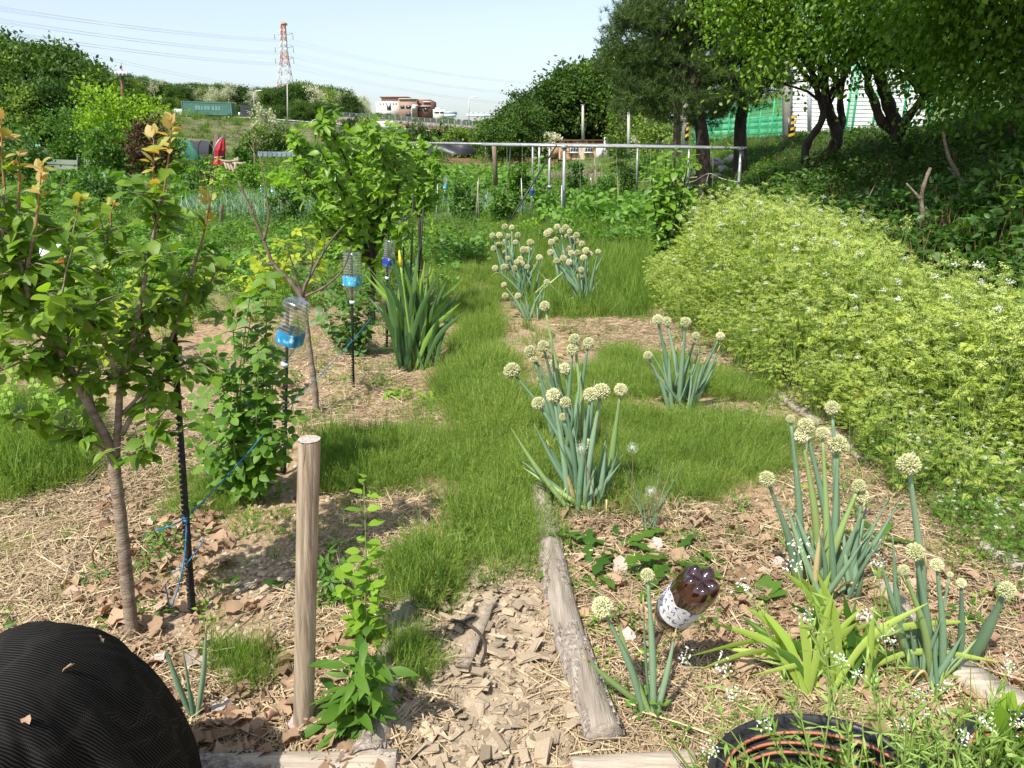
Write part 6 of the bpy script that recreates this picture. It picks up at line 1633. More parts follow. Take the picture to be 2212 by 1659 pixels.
def pet_mat(tint=(.93, .97, .95)):
    m = bpy.data.materials.new('clear_bottle_plastic'); t = nt(m); N = t.nodes.new; Lk = t.links.new
    out = N('ShaderNodeOutputMaterial'); mx = N('ShaderNodeMixShader'); tr = N('ShaderNodeBsdfTransparent'); gl = N('ShaderNodeBsdfGlossy'); gl.inputs['Roughness'].default_value = .08
    tr.inputs[0].default_value = (*tint, 1); lw = N('ShaderNodeLayerWeight'); lw.inputs[0].default_value = .35
    mr = N('ShaderNodeMapRange'); mr.inputs[3].default_value = .16; mr.inputs[4].default_value = .85; Lk(lw.outputs['Facing'], mr.inputs[0])
    Lk(mr.outputs[0], mx.inputs[0]); Lk(tr.outputs[0], mx.inputs[1]); Lk(gl.outputs[0], mx.inputs[2]); Lk(mx.outputs[0], out.inputs['Surface'])
    return m
M['pet'] = pet_mat()
M['pet_brown'] = mat('brown_bottle_plastic', (.022, .004, .003), (.032, .006, .004), 2, .08, spec=.9, coat=.8)
def label_mat(name, c1, c2, c3):
    m = bpy.data.materials.new(name); t = nt(m); N = t.nodes.new; Lk = t.links.new
    out = N('ShaderNodeOutputMaterial'); pb = N('ShaderNodeBsdfPrincipled'); pb.inputs['Roughness'].default_value = .35
    tc = N('ShaderNodeTexCoord'); w = N('ShaderNodeTexNoise'); w.inputs['Scale'].default_value = 34; w.inputs['Detail'].default_value = 2
    Lk(tc.outputs['Object'], w.inputs[0]); r = N('ShaderNodeValToRGB'); e = r.color_ramp.elements; e[0].position = .35; e[0].color = lin(c1); e[1].position = .68; e[1].color = lin(c3); q = r.color_ramp.elements.new(.58); q.color = lin(c2)
    Lk(w.outputs[0], r.inputs[0]); Lk(r.outputs[0], pb.inputs['Base Color']); Lk(pb.outputs[0], out.inputs['Surface']); return m
M['lab_blue'] = label_mat('bright_blue_label', (.01, .15, .38), (.03, .28, .50), (.55, .68, .72))
M['lab_sky'] = label_mat('sky_blue_label', (.03, .27, .50), (.10, .45, .60), (.75, .82, .82))
M['lab_navy'] = label_mat('navy_label', (.01, .03, .22), (.015, .05, .30), (.6, .65, .75))
M['lab_dark'] = label_mat('dark_teal_label', (.01, .04, .08), (.015, .08, .13), (.45, .52, .55))
M['ring'] = mat('white_cap_ring', (.6, .7, .78), None, 4, .5)
M['twine'] = mat('blue_twine', (.03, .16, .30), (.07, .26, .42), 60, .8)
def bottle(neck, top, label, lab, R=.047, z0=.105, z1=.165, sq=4.0, sc=1.0, seed=0):
    """an upside down bottle from its neck to its base; label band between z0 and z1 above the neck"""
    a, b = np.asarray(neck, float), np.asarray(top, float); d = unit(b - a); H = np.linalg.norm(b - a)
    t = empty('water_bottle', a, label, 'bottle')
    s = H / .31; R = R * s * sc
    def fr(g_):
        u = unit(np.cross([.3, 1, 0], d)); w = np.cross(d, u); Rm = np.stack([u, w, d], 1)
        g_.V = [v @ Rm.T for v in g_.V]
    g = local(); pf = [(.0135 * s, 0), (.0135 * s, .02 * s), (.018 * s, .035 * s), (R * .75, .075 * s), (R * .97, .098 * s), (R, z0 * s), (R, z1 * s)]
    z = z1 + .006
    while z < .288:
        pf += [(R * .90, z * s), (R * .99, (z + .006) * s), (R, (z + .010) * s)]; z += .0165
    pf += [(R * .9, .303 * s), (R * .72, .31 * s), (0.001, .303 * s)]
    g.lathe(pf, 28, sq=sq); fr(g); place('body', g.mesh('bottle_body', M['pet']), t)
    g = local(); g.lathe([(R * 1.015, (z0 + .001) * s), (R * 1.02, (z1 - .001) * s)], 28, sq=sq); fr(g); place('label', g.mesh('bottle_label', M[lab]), t)
    g = local(); g.tube([(0, 0, -.012), (0, 0, .008)], .0165 * s, 12); fr(g); place('neck_ring', g.mesh('neck_ring', M['ring']), t)
    return t
YB2, YB3, YB4, YB5 = r2[0][1], r3[0][1], r4[0][1], r5[0][1]
bottle(at(616, 786, YB2), at(643, 648, YB2 - .02), 'tilted clear bottle with a torn bright blue label, nearest on the left', 'lab_blue', .052)
bottle(at(761, 652, YB3), at(760, 543, YB3), 'upright clear ribbed bottle with a sky blue band, between bare tree and iris', 'lab_sky', .049)
bottle(at(836, 600, YB4), at(843, 517, YB4), 'clear bottle with a navy label just behind the iris tips', 'lab_navy', .045, sq=2.6)
bottle(at(873, 530, YB5), at(872, 470, YB5), 'clear bottle with a dark teal label under the plum tree leaves', 'lab_dark', .05, .07, .21)
for (xb, yb, xn, yn, xt, yt, lb, lab) in ((950, 490, 961, 412, 965, 380, 'lab_sky', 'small clear bottle on a slanting rod left of the trellis'), (1146, 490, 1148, 425, 1151, 391, 'lab_navy', 'clear bottle with a blue band at the foot of the diagonal brace'),
                                   (1279, 410, 1277, 392, 1280, 372, 'ring', 'small whitish bottle hung before the picket fence'), (566, 460, 566, 418, 563, 401, 'lab_sky', 'small pale blue bottle in the leafy bed, left of two'), (590, 456, 589, 418, 586, 398, 'ring', 'small whitish bottle in the leafy bed, right of two')):
    p = gp(xb, yb); Yq = p[1]; g = Geo(); g.tube([p - [0, 0, .1], at(xn, yn, Yq), at(xt, yt + 4, Yq)], .009, 5); g.V = [v - p for v in g.V]; o = place('stake', g.mesh('stake', M['pipe']), None, p); tag(o, 'thin rod under the ' + lab.replace('of the diagonal brace', 'of the brace'), 'stake')
    bottle(at(xn, yn, Yq), at(xt, yt, Yq), lab, lb, .045, .05, .13, sq=2.2)
# blue twine from stake to stake
def twine(pts, label, r=.0022, parent=None):
    P = smooth_path(pts, 6); g = Geo(); g.tube(P, r, 5)
    w = np.arange(len(P)); g.tube(P + np.stack([np.sin(w * 2.1) * r, np.cos(w * 2.1) * r, np.sin(w * 1.3) * r], 1), r * .8, 4)
    g.V = [v - P[0] for v in g.V]; o = place('blue_twine', g.mesh('blue_twine', M['twine']), None, P[0]); tag(o, label, 'twine')
YR = r1[0][1]
twine([at(401, 1119, YR - .01), at(460, 1062, YR + .15), at(530, 985, YR + .42), at(609, 893, YB2 - .01), at(660, 842, YB2 + .4), at(715, 788, YB2 + .9), at(762, 735, YB3 - .01), at(800, 690, YB3 + .6), at(835, 655, YB4)], 'blue twine strung from stake to stake past the bare young tree')
twine([at(401, 1119, YR), at(380, 1131, YR - .02), at(355, 1141, YR - .04), at(333, 1146, YR - .05)], 'short loose end of blue twine pointing left from the tall stake')
twine([at(403, 1122, YR - .01), at(402, 1160, YR - .02), at(399, 1200, YR - .02), at(392, 1240, YR - .03), at(380, 1285, YR - .03), at(368, 1310, YR - .03), at(357, 1262, YR - .04)], 'long tail of blue twine hanging beside the tall stake')
twine([at(370, 1240, YR - .03), at(398, 1222, YR - .02), at(420, 1196, YR), at(440, 1167, YR + .02)], 'frayed end of blue twine crossing the tall stake low down')
twine([at(849, 640, YB4 + .2), at(880, 600, YB5 - .2), at(893, 570, YB5), at(915, 520, YB5 + .6)], 'blue twine running on behind the iris to the far stakes')
for (x, y, Yq) in ((401, 1117, YR), (401, 1123, YR), (609, 893, YB2), (762, 735, YB3), (616, 778, YB2)):
    p = at(x, y, Yq); g = Geo(); g.tube([p - [0, 0, .004], p + [0, 0, .004]], .0115, 8); g.V = [v - p for v in g.V]; o = place('twine_knot', g.mesh('twine_knot', M['twine']), None, p); tag(o, {1117: 'upper turn of blue twine wound on the tall stake', 1123: 'lower turn of blue twine wound on the tall stake', 893: 'twine knot on the stake of the tilted bottle', 735: 'twine knot on the stake of the upright bottle', 778: 'twine tie at the neck of the tilted bottle'}[y], 'knot')

# ------------------------------------------------------------------ the wooden post
pb = gp(655, 1571); pt = at(668, 950, pb[1] - .02)
wp = empty('wooden_post', pb, 'smooth grey round wooden post with a long crack, standing nearest', 'post')
g = Geo(); P = np.array([pb - [0, 0, .1]] + [pb + (pt - pb) * u for u in np.linspace(0, 1, 12)]); V = []; k = 40
for i, p in enumerate(P):
    for j in range(k):
        th = j / k * 2 * PI; r = .0268 * (1 + .012 * math.sin(3 * th + i * .5)) * (1.03 - .05 * i / 12)
        crack = math.exp(-((th - 4.55 - .03 * math.sin(i)) / .045) ** 2) * (.35 if 5 < i < 13 else .1); crack2 = math.exp(-((th - 5.3) / .04) ** 2) * (.2 if i > 9 else .03)
        r *= 1 - crack - crack2
        V.append(p + [r * math.cos(th), r * math.sin(th), .001 * math.sin(j * 2.2) if i == 12 else 0])
g.faces(V, [(i * k + j, i * k + (j + 1) % k, (i + 1) * k + (j + 1) % k, (i + 1) * k + j) for i in range(12) for j in range(k)])
M['post_wood'] = mat('grey_post_wood', (.20, .15, .10), (.46, .38, .28), 10, .8, bump=.7, bscale=30, stretch=(7, 7, .35), lo=.3, hi=.7, bdist=.004)
g.build('shaft', M['post_wood'], wp)
g = Geo(); tp = P[-1]; V = [tp + [0, 0, .0025]]; kk = 40
for rr in (.009, .018, .0262): V += [tp + [rr * math.cos(j / kk * 2 * PI), rr * math.sin(j / kk * 2 * PI), .002 + RNG.normal(0, .0006)] for j in range(kk)]
g.faces(V, [(0, 1 + j, 1 + (j + 1) % kk) for j in range(kk)] + [(1 + q * kk + j, 1 + (q + 1) * kk + j, 1 + (q + 1) * kk + (j + 1) % kk, 1 + q * kk + (j + 1) % kk) for q in range(2) for j in range(kk)])
g.build('end_grain', mat('end_grain', (.36, .30, .25), (.52, .46, .40), 130, .9, bump=.5), wp)

# ------------------------------------------------------------------ logs, planks, stones on the ground
def log(pl, r0, r1, label, sink=.25, flakes=1.0, seed=0, mat_='wood_y', ends=True, k=26, name='log'):
    rng = np.random.default_rng(seed); P = smooth_path(pl, 8); n = len(P); R = np.linspace(r0, r1, n)
    P = P + np.array([0, 0, 1.0]) * (R * (1 - 2 * sink))[:, None]
    t = empty(name, P[0], label, name.replace('_', ' ')); T = unit(np.gradient(P, axis=0)); V = []
    ph = rng.random(4) * 6
    fl = np.zeros((n, k))
    for i in range(n):
        u = unit(np.cross(T[i], [0, 0, 1])); w = np.cross(u, T[i])
        for j in range(k):
            th = j / k * 2 * PI; r = R[i] * (1 + .03 * math.sin(2 * th + ph[0] + i * .2) + .02 * math.sin(5 * th + ph[1]) + .012 * math.sin(i * 1.1 + ph[2]))
            V.append(P[i] + r * (math.cos(th) * u + math.sin(th) * w))
    g = Geo(); F = [(i * k + j, (i + 1) * k + j, (i + 1) * k + (j + 1) % k, i * k + (j + 1) % k) for i in range(n - 1) for j in range(k)]
    F += [tuple(range(k)), tuple((n - 1) * k + j for j in range(k - 1, -1, -1))]
    g.faces(V, F); g.build('log_body' if name == 'log' else 'body', M[mat_], t)
    # flaking bark: raised plates
    if flakes:
        g = Geo(); m1, m2 = n * 3, 54; VV = []; on = []
        for i in range(m1):
            q = i / (m1 - 1) * (n - 1); i0 = min(int(q), n - 2); f_ = q - i0; c = P[i0] * (1 - f_) + P[i0 + 1] * f_; Tt = T[i0]; u = unit(np.cross(Tt, [0, 0, 1])); w = np.cross(u, Tt); r_ = R[i0]
            for j in range(m2):
                th = -.35 + (PI + .7) * j / (m2 - 1); s_ = math.sin(q * .55 + ph[0]) * .7 + math.sin(3.1 * th + ph[1] + q * .3) * .6 + math.sin(q * 1.9 + 5 * th) * .35 + rng.normal(0, .12) + .9 * abs(math.cos(th)) ** 2 - .15
                on.append(int(s_ > .62 / max(flakes, .01) - .10))
                VV.append(c + r_ * (1.05 + .035 * rng.random() + (.04 if on[-1] else -.12)) * (math.cos(th) * u + math.sin(th) * w))
        on = np.array(on).reshape(m1, m2); F = [(i * m2 + j, (i + 1) * m2 + j, (i + 1) * m2 + j + 1, i * m2 + j + 1) for i in range(m1 - 1) for j in range(m2 - 1) if on[i, j] + on[i + 1, j] + on[i, j + 1] + on[i + 1, j + 1] >= 2]
        if F:
            g.faces(VV, F, 0, .5); g.A[-1][:] = rng.random(len(F)); b_ = g.build('bark', M['bark_flake'], t, False); b_['kind'] = 'stuff'
    return t
log([gp(1305, 1612), gp(1245, 1440), gp(1210, 1310), gp(1192, 1225), gp(1180, 1150), gp(1165, 1070)], .052, .046, 'weathered log with flaking bark along the right side of the chip path', .22, 1.1, 1)
log([gp(800, 1660), gp(815, 1560), gp(835, 1450)], .055, .05, 'half buried bark log at the near left edge of the chip path', .45, 1.5, 2)
log([gp(838, 1440), gp(860, 1370), gp(893, 1290)], .045, .042, 'grey bare log end beyond the bark log left of the chip path', .45, .2, 3)
log([gp(380, 1672) - [0, .0, 0], gp(620, 1668), gp(858, 1666)], .045, .045, 'flat barked timber lying across the bottom left of the view', .45, 1.2, 4, 'wood_x')
log([gp(1235, 1672), gp(1400, 1660), gp(1500, 1655)], .04, .038, 'smooth pale timber lying across the bottom right of the chip path', .45, 0, 5, 'wood_x')
log([gp(1170, 1060), gp(1160, 1000)], .04, .03, 'bark covered stub beyond the long log', .5, 1.5, 6)
def plank(a, b, w, th, label, tilt=0.0, m='wood_x', name='plank', cat='plank', lift=.006):
    a, b = np.asarray(a, float), np.asarray(b, float); d = b - a; L = np.linalg.norm(d); u = d / L; n_ = unit(np.cross([0, 0, 1.], u)); z_ = np.cross(u, n_); R = np.stack([u, n_, z_], 1)
    g = local(); n = 14; V = []
    for i in range(n + 1):
        x = -L / 2 + L * i / n; e = .004 * math.sin(i * 1.7); ee = w * (.5 + .03 * math.sin(i * .9))
        V += [(x, -ee, e), (x, ee, e), (x, ee, e + th), (x, -ee, e + th)]
    F = [(i * 4 + j, (i + 1) * 4 + j, (i + 1) * 4 + (j + 1) % 4, i * 4 + (j + 1) % 4) for i in range(n) for j in range(4)] + [(3, 2, 1, 0), (n * 4, n * 4 + 1, n * 4 + 2, n * 4 + 3)]
    g.faces(np.array(V) @ R.T, F); o = place(name, g.mesh(name, M[m]), None, (a + b) / 2 + [0, 0, lift]); tag(o, label, cat); return o
plank(gp(998, 1462), gp(1058, 1312), .042, .014, 'narrow grey plank lying lengthwise in the chip path', m='wood', lift=.022)
plank(gp(1908, 1285), gp(2010, 1420), .05, .05, 'old squared timber edging the right bed, far piece')
plank(gp(2020, 1440), gp(2290, 1610), .085, .05, 'old weathered board running out at the lower right edge')
plank(gp(2120, 1195), gp(2290, 1290), .06, .05, 'sunlit timber edging beneath the cow parsley at the right edge')
plank(gp(1676, 858), gp(1775, 930), .05, .04, 'thin timber edging at the foot of the cow parsley bank')
plank(gp(1790, 940), gp(1870, 1010), .05, .04, 'second piece of timber edging at the foot of the cow parsley')
g = Geo(); P = smooth_path([gp(975, 1358) + [0, 0, .035], gp(1010, 1372) + [0, 0, .045], gp(1040, 1395) + [0, 0, .04], gp(1049, 1425) + [0, 0, .035], gp(1040, 1448) + [0, 0, .03]], 5); g.tube(P, np.linspace(.006, .0045, len(P)), 7); g.V = [v - P[0] for v in g.V]; o = place('stick', g.mesh('stick', M['bark_dark']), None, P[0]); tag(o, 'dark curved stick lying over the narrow plank', 'stick')
for i, (a, b, r, m_, lab) in enumerate((((525, 1470), (632, 1340), .006, 'bark_light', 'thin straight branch lying on dead leaves left of the post'), ((430, 1440), (640, 1250), .003, 'bark', 'thin dark twig lying behind the straight branch'), ((868, 1190), (915, 1235), .006, 'bark_light', 'pale stick poking from straw beside the horsetail'), ((207, 1235), (217, 1165), .005, 'stem_brown', 'short brown stalk stub left of the apricot trunk'), ((1112, 1530), (1262, 1498), .003, 'straw', 'long pale straw stem crossing onto the log'))):
    p, q = gp(*a, .02), gp(*b, .02) if i != 3 else at(217, 1165, gp(*a)[1]); g = Geo(); P = smooth_path([p, (p + q) / 2 + RNG.normal(0, .012, 3) * [1, 1, .3] + [0, 0, .01], q], 5); g.tube(P, np.linspace(r, r * .6, len(P)), 6); g.V = [v - P[0] for v in g.V]; o = place('stick', g.mesh('stick', M[m_]), None, P[0]); tag(o, lab, 'stick')
for i, (px, py, s, lab) in enumerate(((1073, 1618, .075, 'angular tan stone at the near end of the chip path'), (1149, 1612, .06, 'smaller pale stone right of the angular tan one'), (562, 1190 + 262, .05, 'pale flat stone on the bed left of the post'), (545, 1268, .03, 'small stone in the shade left of the post'), (300, 1188, .05, 'pale stone beside the apricot trunk'), (560, 1302, .05, 'whitish stone near the dark tree shadow'), (915, 1125, .045, 'grey stone showing in the horsetail'))):
    p = gp(px, py); o = place('stone', m_stone(10 + i), None, p + [0, 0, s * .12], (0, 0, i * 1.3), s); tag(o, lab, 'stone')

# ------------------------------------------------------------------ black netting over a heap, lower left
def net_mat():
    m = bpy.data.materials.new('black_shade_net'); t = nt(m); N = t.nodes.new; Lk = t.links.new
    out = N('ShaderNodeOutputMaterial'); pb = N('ShaderNodeBsdfPrincipled'); pb.inputs['Roughness'].default_value = .85; pb.inputs['Specular IOR Level'].default_value = .12
    tc = N('ShaderNodeTexCoord'); mp = N('ShaderNodeMapping'); mp.inputs['Scale'].default_value = (1, 1, 1); mp.inputs['Rotation'].default_value = (-.42, 0, .12)
    ns = N('ShaderNodeTexNoise'); ns.inputs['Scale'].default_value = 4; ns.inputs['Detail'].default_value = 3; ad = N('ShaderNodeMix'); ad.data_type = 'VECTOR'; ad.inputs[0].default_value = .03
    Lk(tc.outputs['Object'], ad.inputs[4]); Lk(ns.outputs[1], ad.inputs[5]); Lk(ad.outputs[1], mp.inputs[0])
    a = N('ShaderNodeTexWave'); a.inputs['Scale'].default_value = 62; a.bands_direction = 'Y'; a.inputs['Distortion'].default_value = .5; Lk(mp.outputs[0], a.inputs[0])
    b = N('ShaderNodeTexWave'); b.inputs['Scale'].default_value = 150; b.bands_direction = 'X'; b.inputs['Distortion'].default_value = .5; Lk(mp.outputs[0], b.inputs[0])
    c = N('ShaderNodeTexWave'); c.inputs['Scale'].default_value = 7; c.bands_direction = 'DIAGONAL'; c.inputs['Distortion'].default_value = 9; Lk(mp.outputs[0], c.inputs[0])
    mx = N('ShaderNodeMath'); mx.operation = 'MULTIPLY'; Lk(b.outputs['Fac'], mx.inputs[0]); Lk(c.outputs['Fac'], mx.inputs[1])
    m2 = N('ShaderNodeMath'); m2.operation = 'MAXIMUM'; Lk(a.outputs['Fac'], m2.inputs[0]); Lk(mx.outputs[0], m2.inputs[1])
    r = N('ShaderNodeValToRGB'); e = r.color_ramp.elements; e[0].position = .55; e[0].color = (.004, .004, .004, 1); e[1].position = 1.0; e[1].color = (.038, .034, .031, 1)
    Lk(m2.outputs[0], r.inputs[0]); Lk(r.outputs[0], pb.inputs['Base Color'])
    bu = N('ShaderNodeBump'); bu.inputs['Strength'].default_value = .5; bu.inputs['Distance'].default_value = .003; Lk(m2.outputs[0], bu.inputs['Height']); Lk(bu.outputs[0], pb.inputs['Normal'])
    Lk(pb.outputs[0], out.inputs['Surface']); return m
M['net'] = net_mat()
hc = np.array([-.92, 1.09, 0.0]); print('heap', hc)
nh = empty('netted_heap', hc, 'rounded heap covered with black shade netting at the lower left corner', 'heap')
g = local(); n1, n2 = 70, 220; V = []
sil = np.array([(-300, 1470), (-100, 1400), (0, 1378), (60, 1340), (140, 1330), (210, 1345), (270, 1395), (330, 1465), (370, 1540), (420, 1600), (455, 1659), (470, 1700)], float)
for i in range(n1 + 1):
    b = i / n1 * PI / 2
    for j in range(n2):
        a = j / n2 * 2 * PI; cb = math.cos(b); fold = (.045 * math.sin(7 * a + 2.5 * math.sin(2 * b) + 1.3 * math.sin(3 * a)) + .03 * math.sin(13 * a + 3 * b + 2 * math.sin(2 * a))) * cb ** 1.2 * sstep(.1, .9, cb)
        da = (a + .45 + PI) % (2 * PI) - PI; fold += .16 * math.sin(15 * a + 1.2 * math.sin(3 * b)) * math.exp(-(da / .75) ** 2) * cb ** 2.2 + .02 * math.sin(41 * a + 6 * b) * cb
        rr = 1 + .07 * math.sin(2 * a + .6) * cb + fold
        xx_, yy_ = (.215 if math.cos(a) > 0 else .5) * rr * math.cos(a) * cb ** .75, .40 * rr * math.sin(a) * cb ** .75
        V.append((xx_, yy_, .655 * math.sin(b) ** .95 + .012 * math.sin(9 * xx_ + 5) * math.cos(11 * yy_) * math.sin(b) + .006 * math.sin(31 * xx_ + 17 * yy_)))
g.faces(V, [(i * n2 + j, i * n2 + (j + 1) % n2, (i + 1) * n2 + (j + 1) % n2, (i + 1) * n2 + j) for i in range(n1) for j in range(n2)])
place('netting', g.mesh('netting', M['net']), nh)
for i in range(9):
    a = RNG.uniform(-1.2, 2.6); b = RNG.uniform(.5, 1.3); p = np.array([(.215 if math.cos(a) > 0 else .5) * math.cos(a) * math.cos(b) ** .75, .40 * math.sin(a) * math.cos(b) ** .75, .655 * math.sin(b) ** .95 + .006])
    o = place('leaf_scrap', DL[i % 6], None, hc + p, (RNG.normal(0, .5), RNG.normal(0, .5), RNG.random() * 6), .018); tag(o, 'tiny dry leaf scrap caught on the black netting', 'leaf scrap', 'dry scraps on the netting')

# ------------------------------------------------------------------ welsh onions
HEADS = []
def m_head(n=230, pale=1.0, seed=0, open_=1.0):
    rng = np.random.default_rng(seed); g = local()
    u = np.array([(math.cos(a) * math.sin(b), math.sin(a) * math.sin(b), math.cos(b)) for b in np.linspace(.01, PI - .01, 9) for a in np.arange(12) * PI / 6]) * .72
    g.faces(u, [(i * 12 + j, (i + 1) * 12 + j, (i + 1) * 12 + (j + 1) % 12, i * 12 + (j + 1) % 12) for i in range(8) for j in range(12)], 1, .5)
    i = np.arange(n) + .5; ph = np.arccos(1 - 1.93 * i / n); th = PI * (1 + 5 ** .5) * i
    d = np.stack([np.cos(th) * np.sin(ph), np.sin(th) * np.sin(ph), np.cos(ph)], 1); d = unit(d + rng.normal(0, .05, d.shape))
    r0 = .70 * (1 + rng.normal(0, .03, n))
    flo = Tpl([(-.10, .0, 0), (.10, 0, 0), (.13, .22, .05), (0, .36, 0), (-.13, .22, .05), (0, .2, .12), (0, .2, -.12), (0, 0, -.06)], [(0, 1, 2, 5), (5, 2, 3), (5, 3, 4), (0, 5, 4), (1, 7, 6, 2), (7, 0, 4, 6), (6, 4, 3), (2, 6, 3)])
    g.inst(flo, d * r0[:, None], frames(d, rng.normal(size=(n, 3))), 1.0 * open_ * rng.uniform(.7, 1.1, n), 0, rng.random(n))
    k = rng.choice(n, n // 2, replace=False); sta = Tpl([(-.012, 0, 0), (.012, 0, 0), (0, .32, 0)], [(0, 1, 2)])
    g.inst(sta, d[k] * r0[k][:, None] * 1.25, frames(unit(d[k] + rng.normal(0, .25, (len(k), 3))), rng.normal(size=(len(k), 3))), 1.0, 0, .95)
    return g.mesh('flower_head', [M['head'], M['head_core']], False)
HEADS = [m_head(230, seed=1), m_head(190, seed=2, open_=1.15), m_head(260, seed=3, open_=.9), m_head(210, seed=4)]
HSMALL = [m_head(90, seed=5, open_=1.5), m_head(80, seed=6, open_=1.6)]
def stalk(t, a, b, r, m='onion', bulge=1.25, curve=None, tip=False, name='stalk', k=10):
    a, b = np.asarray(a, float), np.asarray(b, float); L = np.linalg.norm(b - a)
    mid = (a + b) / 2 + (np.array(curve) if curve is not None else RNG.normal(0, .03 * L, 3) * [1, 1, .2])
    P = smooth_path([a, mid, b], 7); u = np.linspace(0, 1, len(P)); rad = r * (.72 + (bulge - .72) * np.sin(np.clip(u * 1.35, 0, 1) * PI) ** .8 * .6)
    rad = rad * np.where(u > .62, 1 - .42 * (u - .62) / .38, 1) if not tip else rad * np.where(u > .5, 1 - .93 * ((u - .5) / .5) ** 1.6, 1)
    if tip: rad[-1] = r * .03
    g = Geo(); g.tube(P, rad, k, 0, RNG.random()); s = g.build(name, M[m], t)
    return s, P
def head_on(t, s, p, rpx, Yq, d, small=False, scl=1.0):
    R = rpx / FPX * (Yq * CP + EYE * SP_ - .0) * 1.0
    R = rpx / FPX * np.linalg.norm([Yq, p[2] - EYE]) * .95 * scl
    ms = (HSMALL if small else HEADS)
    o = bpy.data.objects.new('flower_head', ms[int(RNG.integers(len(ms)))]); q = Vector(d).to_track_quat('Z', 'Y').to_euler(); q.rotate_axis('Z', RNG.random() * 6)
    o.location = tuple(p + np.asarray(d) * R * .75 - np.array(t.location)); o.rotation_euler = q; o.scale = (R, R, R * RNG.uniform(.9, 1.08)); link(o, s)
def onion_clump(base_px, heads, label, spread=.05, r=.011, leaves=(), dy=.05, nleaf=0, leaf_h=.3, dry=0, small=False, cat='onion plant', group=None):
    b = gp(*base_px); t = empty('onion_clump', b, label, cat, group); Yb = b[1]
    for h in heads:
        px, py, rp = h[:3]; bx = h[3] if len(h) > 3 else None
        Yh = Yb + RNG.uniform(-dy, dy) * 1.0; p = at(px, py, Yh); R = rp / FPX * Yh
        q = b + [RNG.uniform(-spread, spread) + (p[0] - b[0]) * .18, RNG.uniform(-spread, spread) * .8 + (Yh - Yb) * .4, -.01] if bx is None else gp(*bx)
        d = unit(p - q); p2 = p - d * R * .75
        thin = h[4] if len(h) > 4 else 1.0
        s, P = stalk(t, q, p2, r * RNG.uniform(.85, 1.12) * thin, 'onion' if RNG.random() > .12 else 'onion_pale', curve=[(p[0] - q[0]) * -.10, 0, .0])
        dd = unit(P[-1] - P[-2]); head_on(t, s, p2 - 0 * dd, rp, Yh, dd, small)
    for lf in leaves:
        (tx, ty), kind = lf[0], lf[1] if len(lf) > 1 else 'onion'; bx = lf[2] if len(lf) > 2 else None
        p = at(tx, ty, Yb + RNG.uniform(-dy, dy)); q = b + [RNG.uniform(-spread, spread) + (p[0] - b[0]) * .12, RNG.uniform(-spread, spread), 0] if bx is None else gp(*bx)
        sag = abs(p[0] - q[0]) * .18
        s, P = stalk(t, q, p, r * .95 * RNG.uniform(.8, 1.1) * (1 if len(lf) < 4 else lf[3]), kind, 1.1, [(p[0] - q[0]) * .08, 0, sag * .3], True, 'leaf')
        if RNG.random() < .45 and kind != 'onion_dry':
            g = Geo(); g.tube(P[-3:] + [0, 0, .001], [r * .36, r * .3, r * .05], 6); c = g.build('dry_tip', M['onion_dry'], None); c.parent = s; c.data.transform(__import__('mathutils').Matrix.Translation(-Vector(t.location)))
    for i in range(nleaf):
        th = RNG.random() * 2 * PI; L = leaf_h * RNG.uniform(.5, 1.1); q = b + [RNG.uniform(-spread, spread), RNG.uniform(-spread, spread), 0]; p = q + [math.cos(th) * L * RNG.uniform(.1, .6), math.sin(th) * L * .35, L]
        stalk(t, q, p, r * .7 * RNG.uniform(.7, 1.1), 'onion', 1.1, None, True, 'leaf', 8)
    for i in range(dry):
        th = RNG.uniform(0, 2 * PI); L = leaf_h * RNG.uniform(.35, .7); q = b + [RNG.uniform(-spread, spread), RNG.uniform(-spread, spread), .01]; p = q + [math.cos(th) * L * .8, -abs(math.sin(th)) * L * .4, L * .25]
        stalk(t, q, p, r * .45, 'onion_dry', 1.0, [0, 0, L * .3], True, 'dry_leaf', 6)
    return t
onion_clump((1273, 1098), [(1164, 871, 16), (1196, 854, 17), (1222, 870, 13), (1216, 901, 9), (1276, 853, 18), (1299, 845, 20), (1341, 842, 16, None, 1.15), (1269, 960, 13, None, .9)],
            'largest onion clump with pale round flower heads beside the long log', .07, .0135, [((1127, 996), 'onion'), ((1154, 916), 'onion'), ((1104, 925), 'onion_pale'), ((1341, 1000), 'onion'), ((1130, 1010), 'onion_pale'), ((1214, 990), 'onion_dry'), ((1180, 950), 'onion'), ((1240, 930), 'onion'), ((1262, 905), 'onion'), ((1310, 960), 'onion'), ((1330, 1040), 'onion')], .06, 14, .34, 3)
onion_clump((1243, 985), [(1107, 800, 20), (1146, 758, 13), (1174, 748, 14), (1153, 776, 9), (1177, 661, 12), (1241, 733, 14), (1237, 755, 14), (1271, 741, 13), (1197, 785, 11), (1220, 797, 14), (1166, 818, 7)],
            'onion clump with many heads just behind the largest one', .07, .0135, [((1190, 720), 'onion'), ((1255, 800), 'onion'), ((1285, 820), 'onion'), ((1200, 850), 'onion')], .08, 14, .4, 1)
onion_clump((1470, 880), [(1481, 696, 12), (1503, 725, 9), (1556, 726, 10), (1421, 690, 12), (1441, 695, 11), (1400, 768, 11)], 'onion clump in the horsetail right of the largest one', .07, .014, [((1556, 745), 'onion'), ((1525, 770), 'onion'), ((1408, 800), 'onion'), ((1395, 780), 'onion_dry'), ((1460, 745), 'onion'), ((1445, 760), 'onion')], .1, 14, .38, 2)
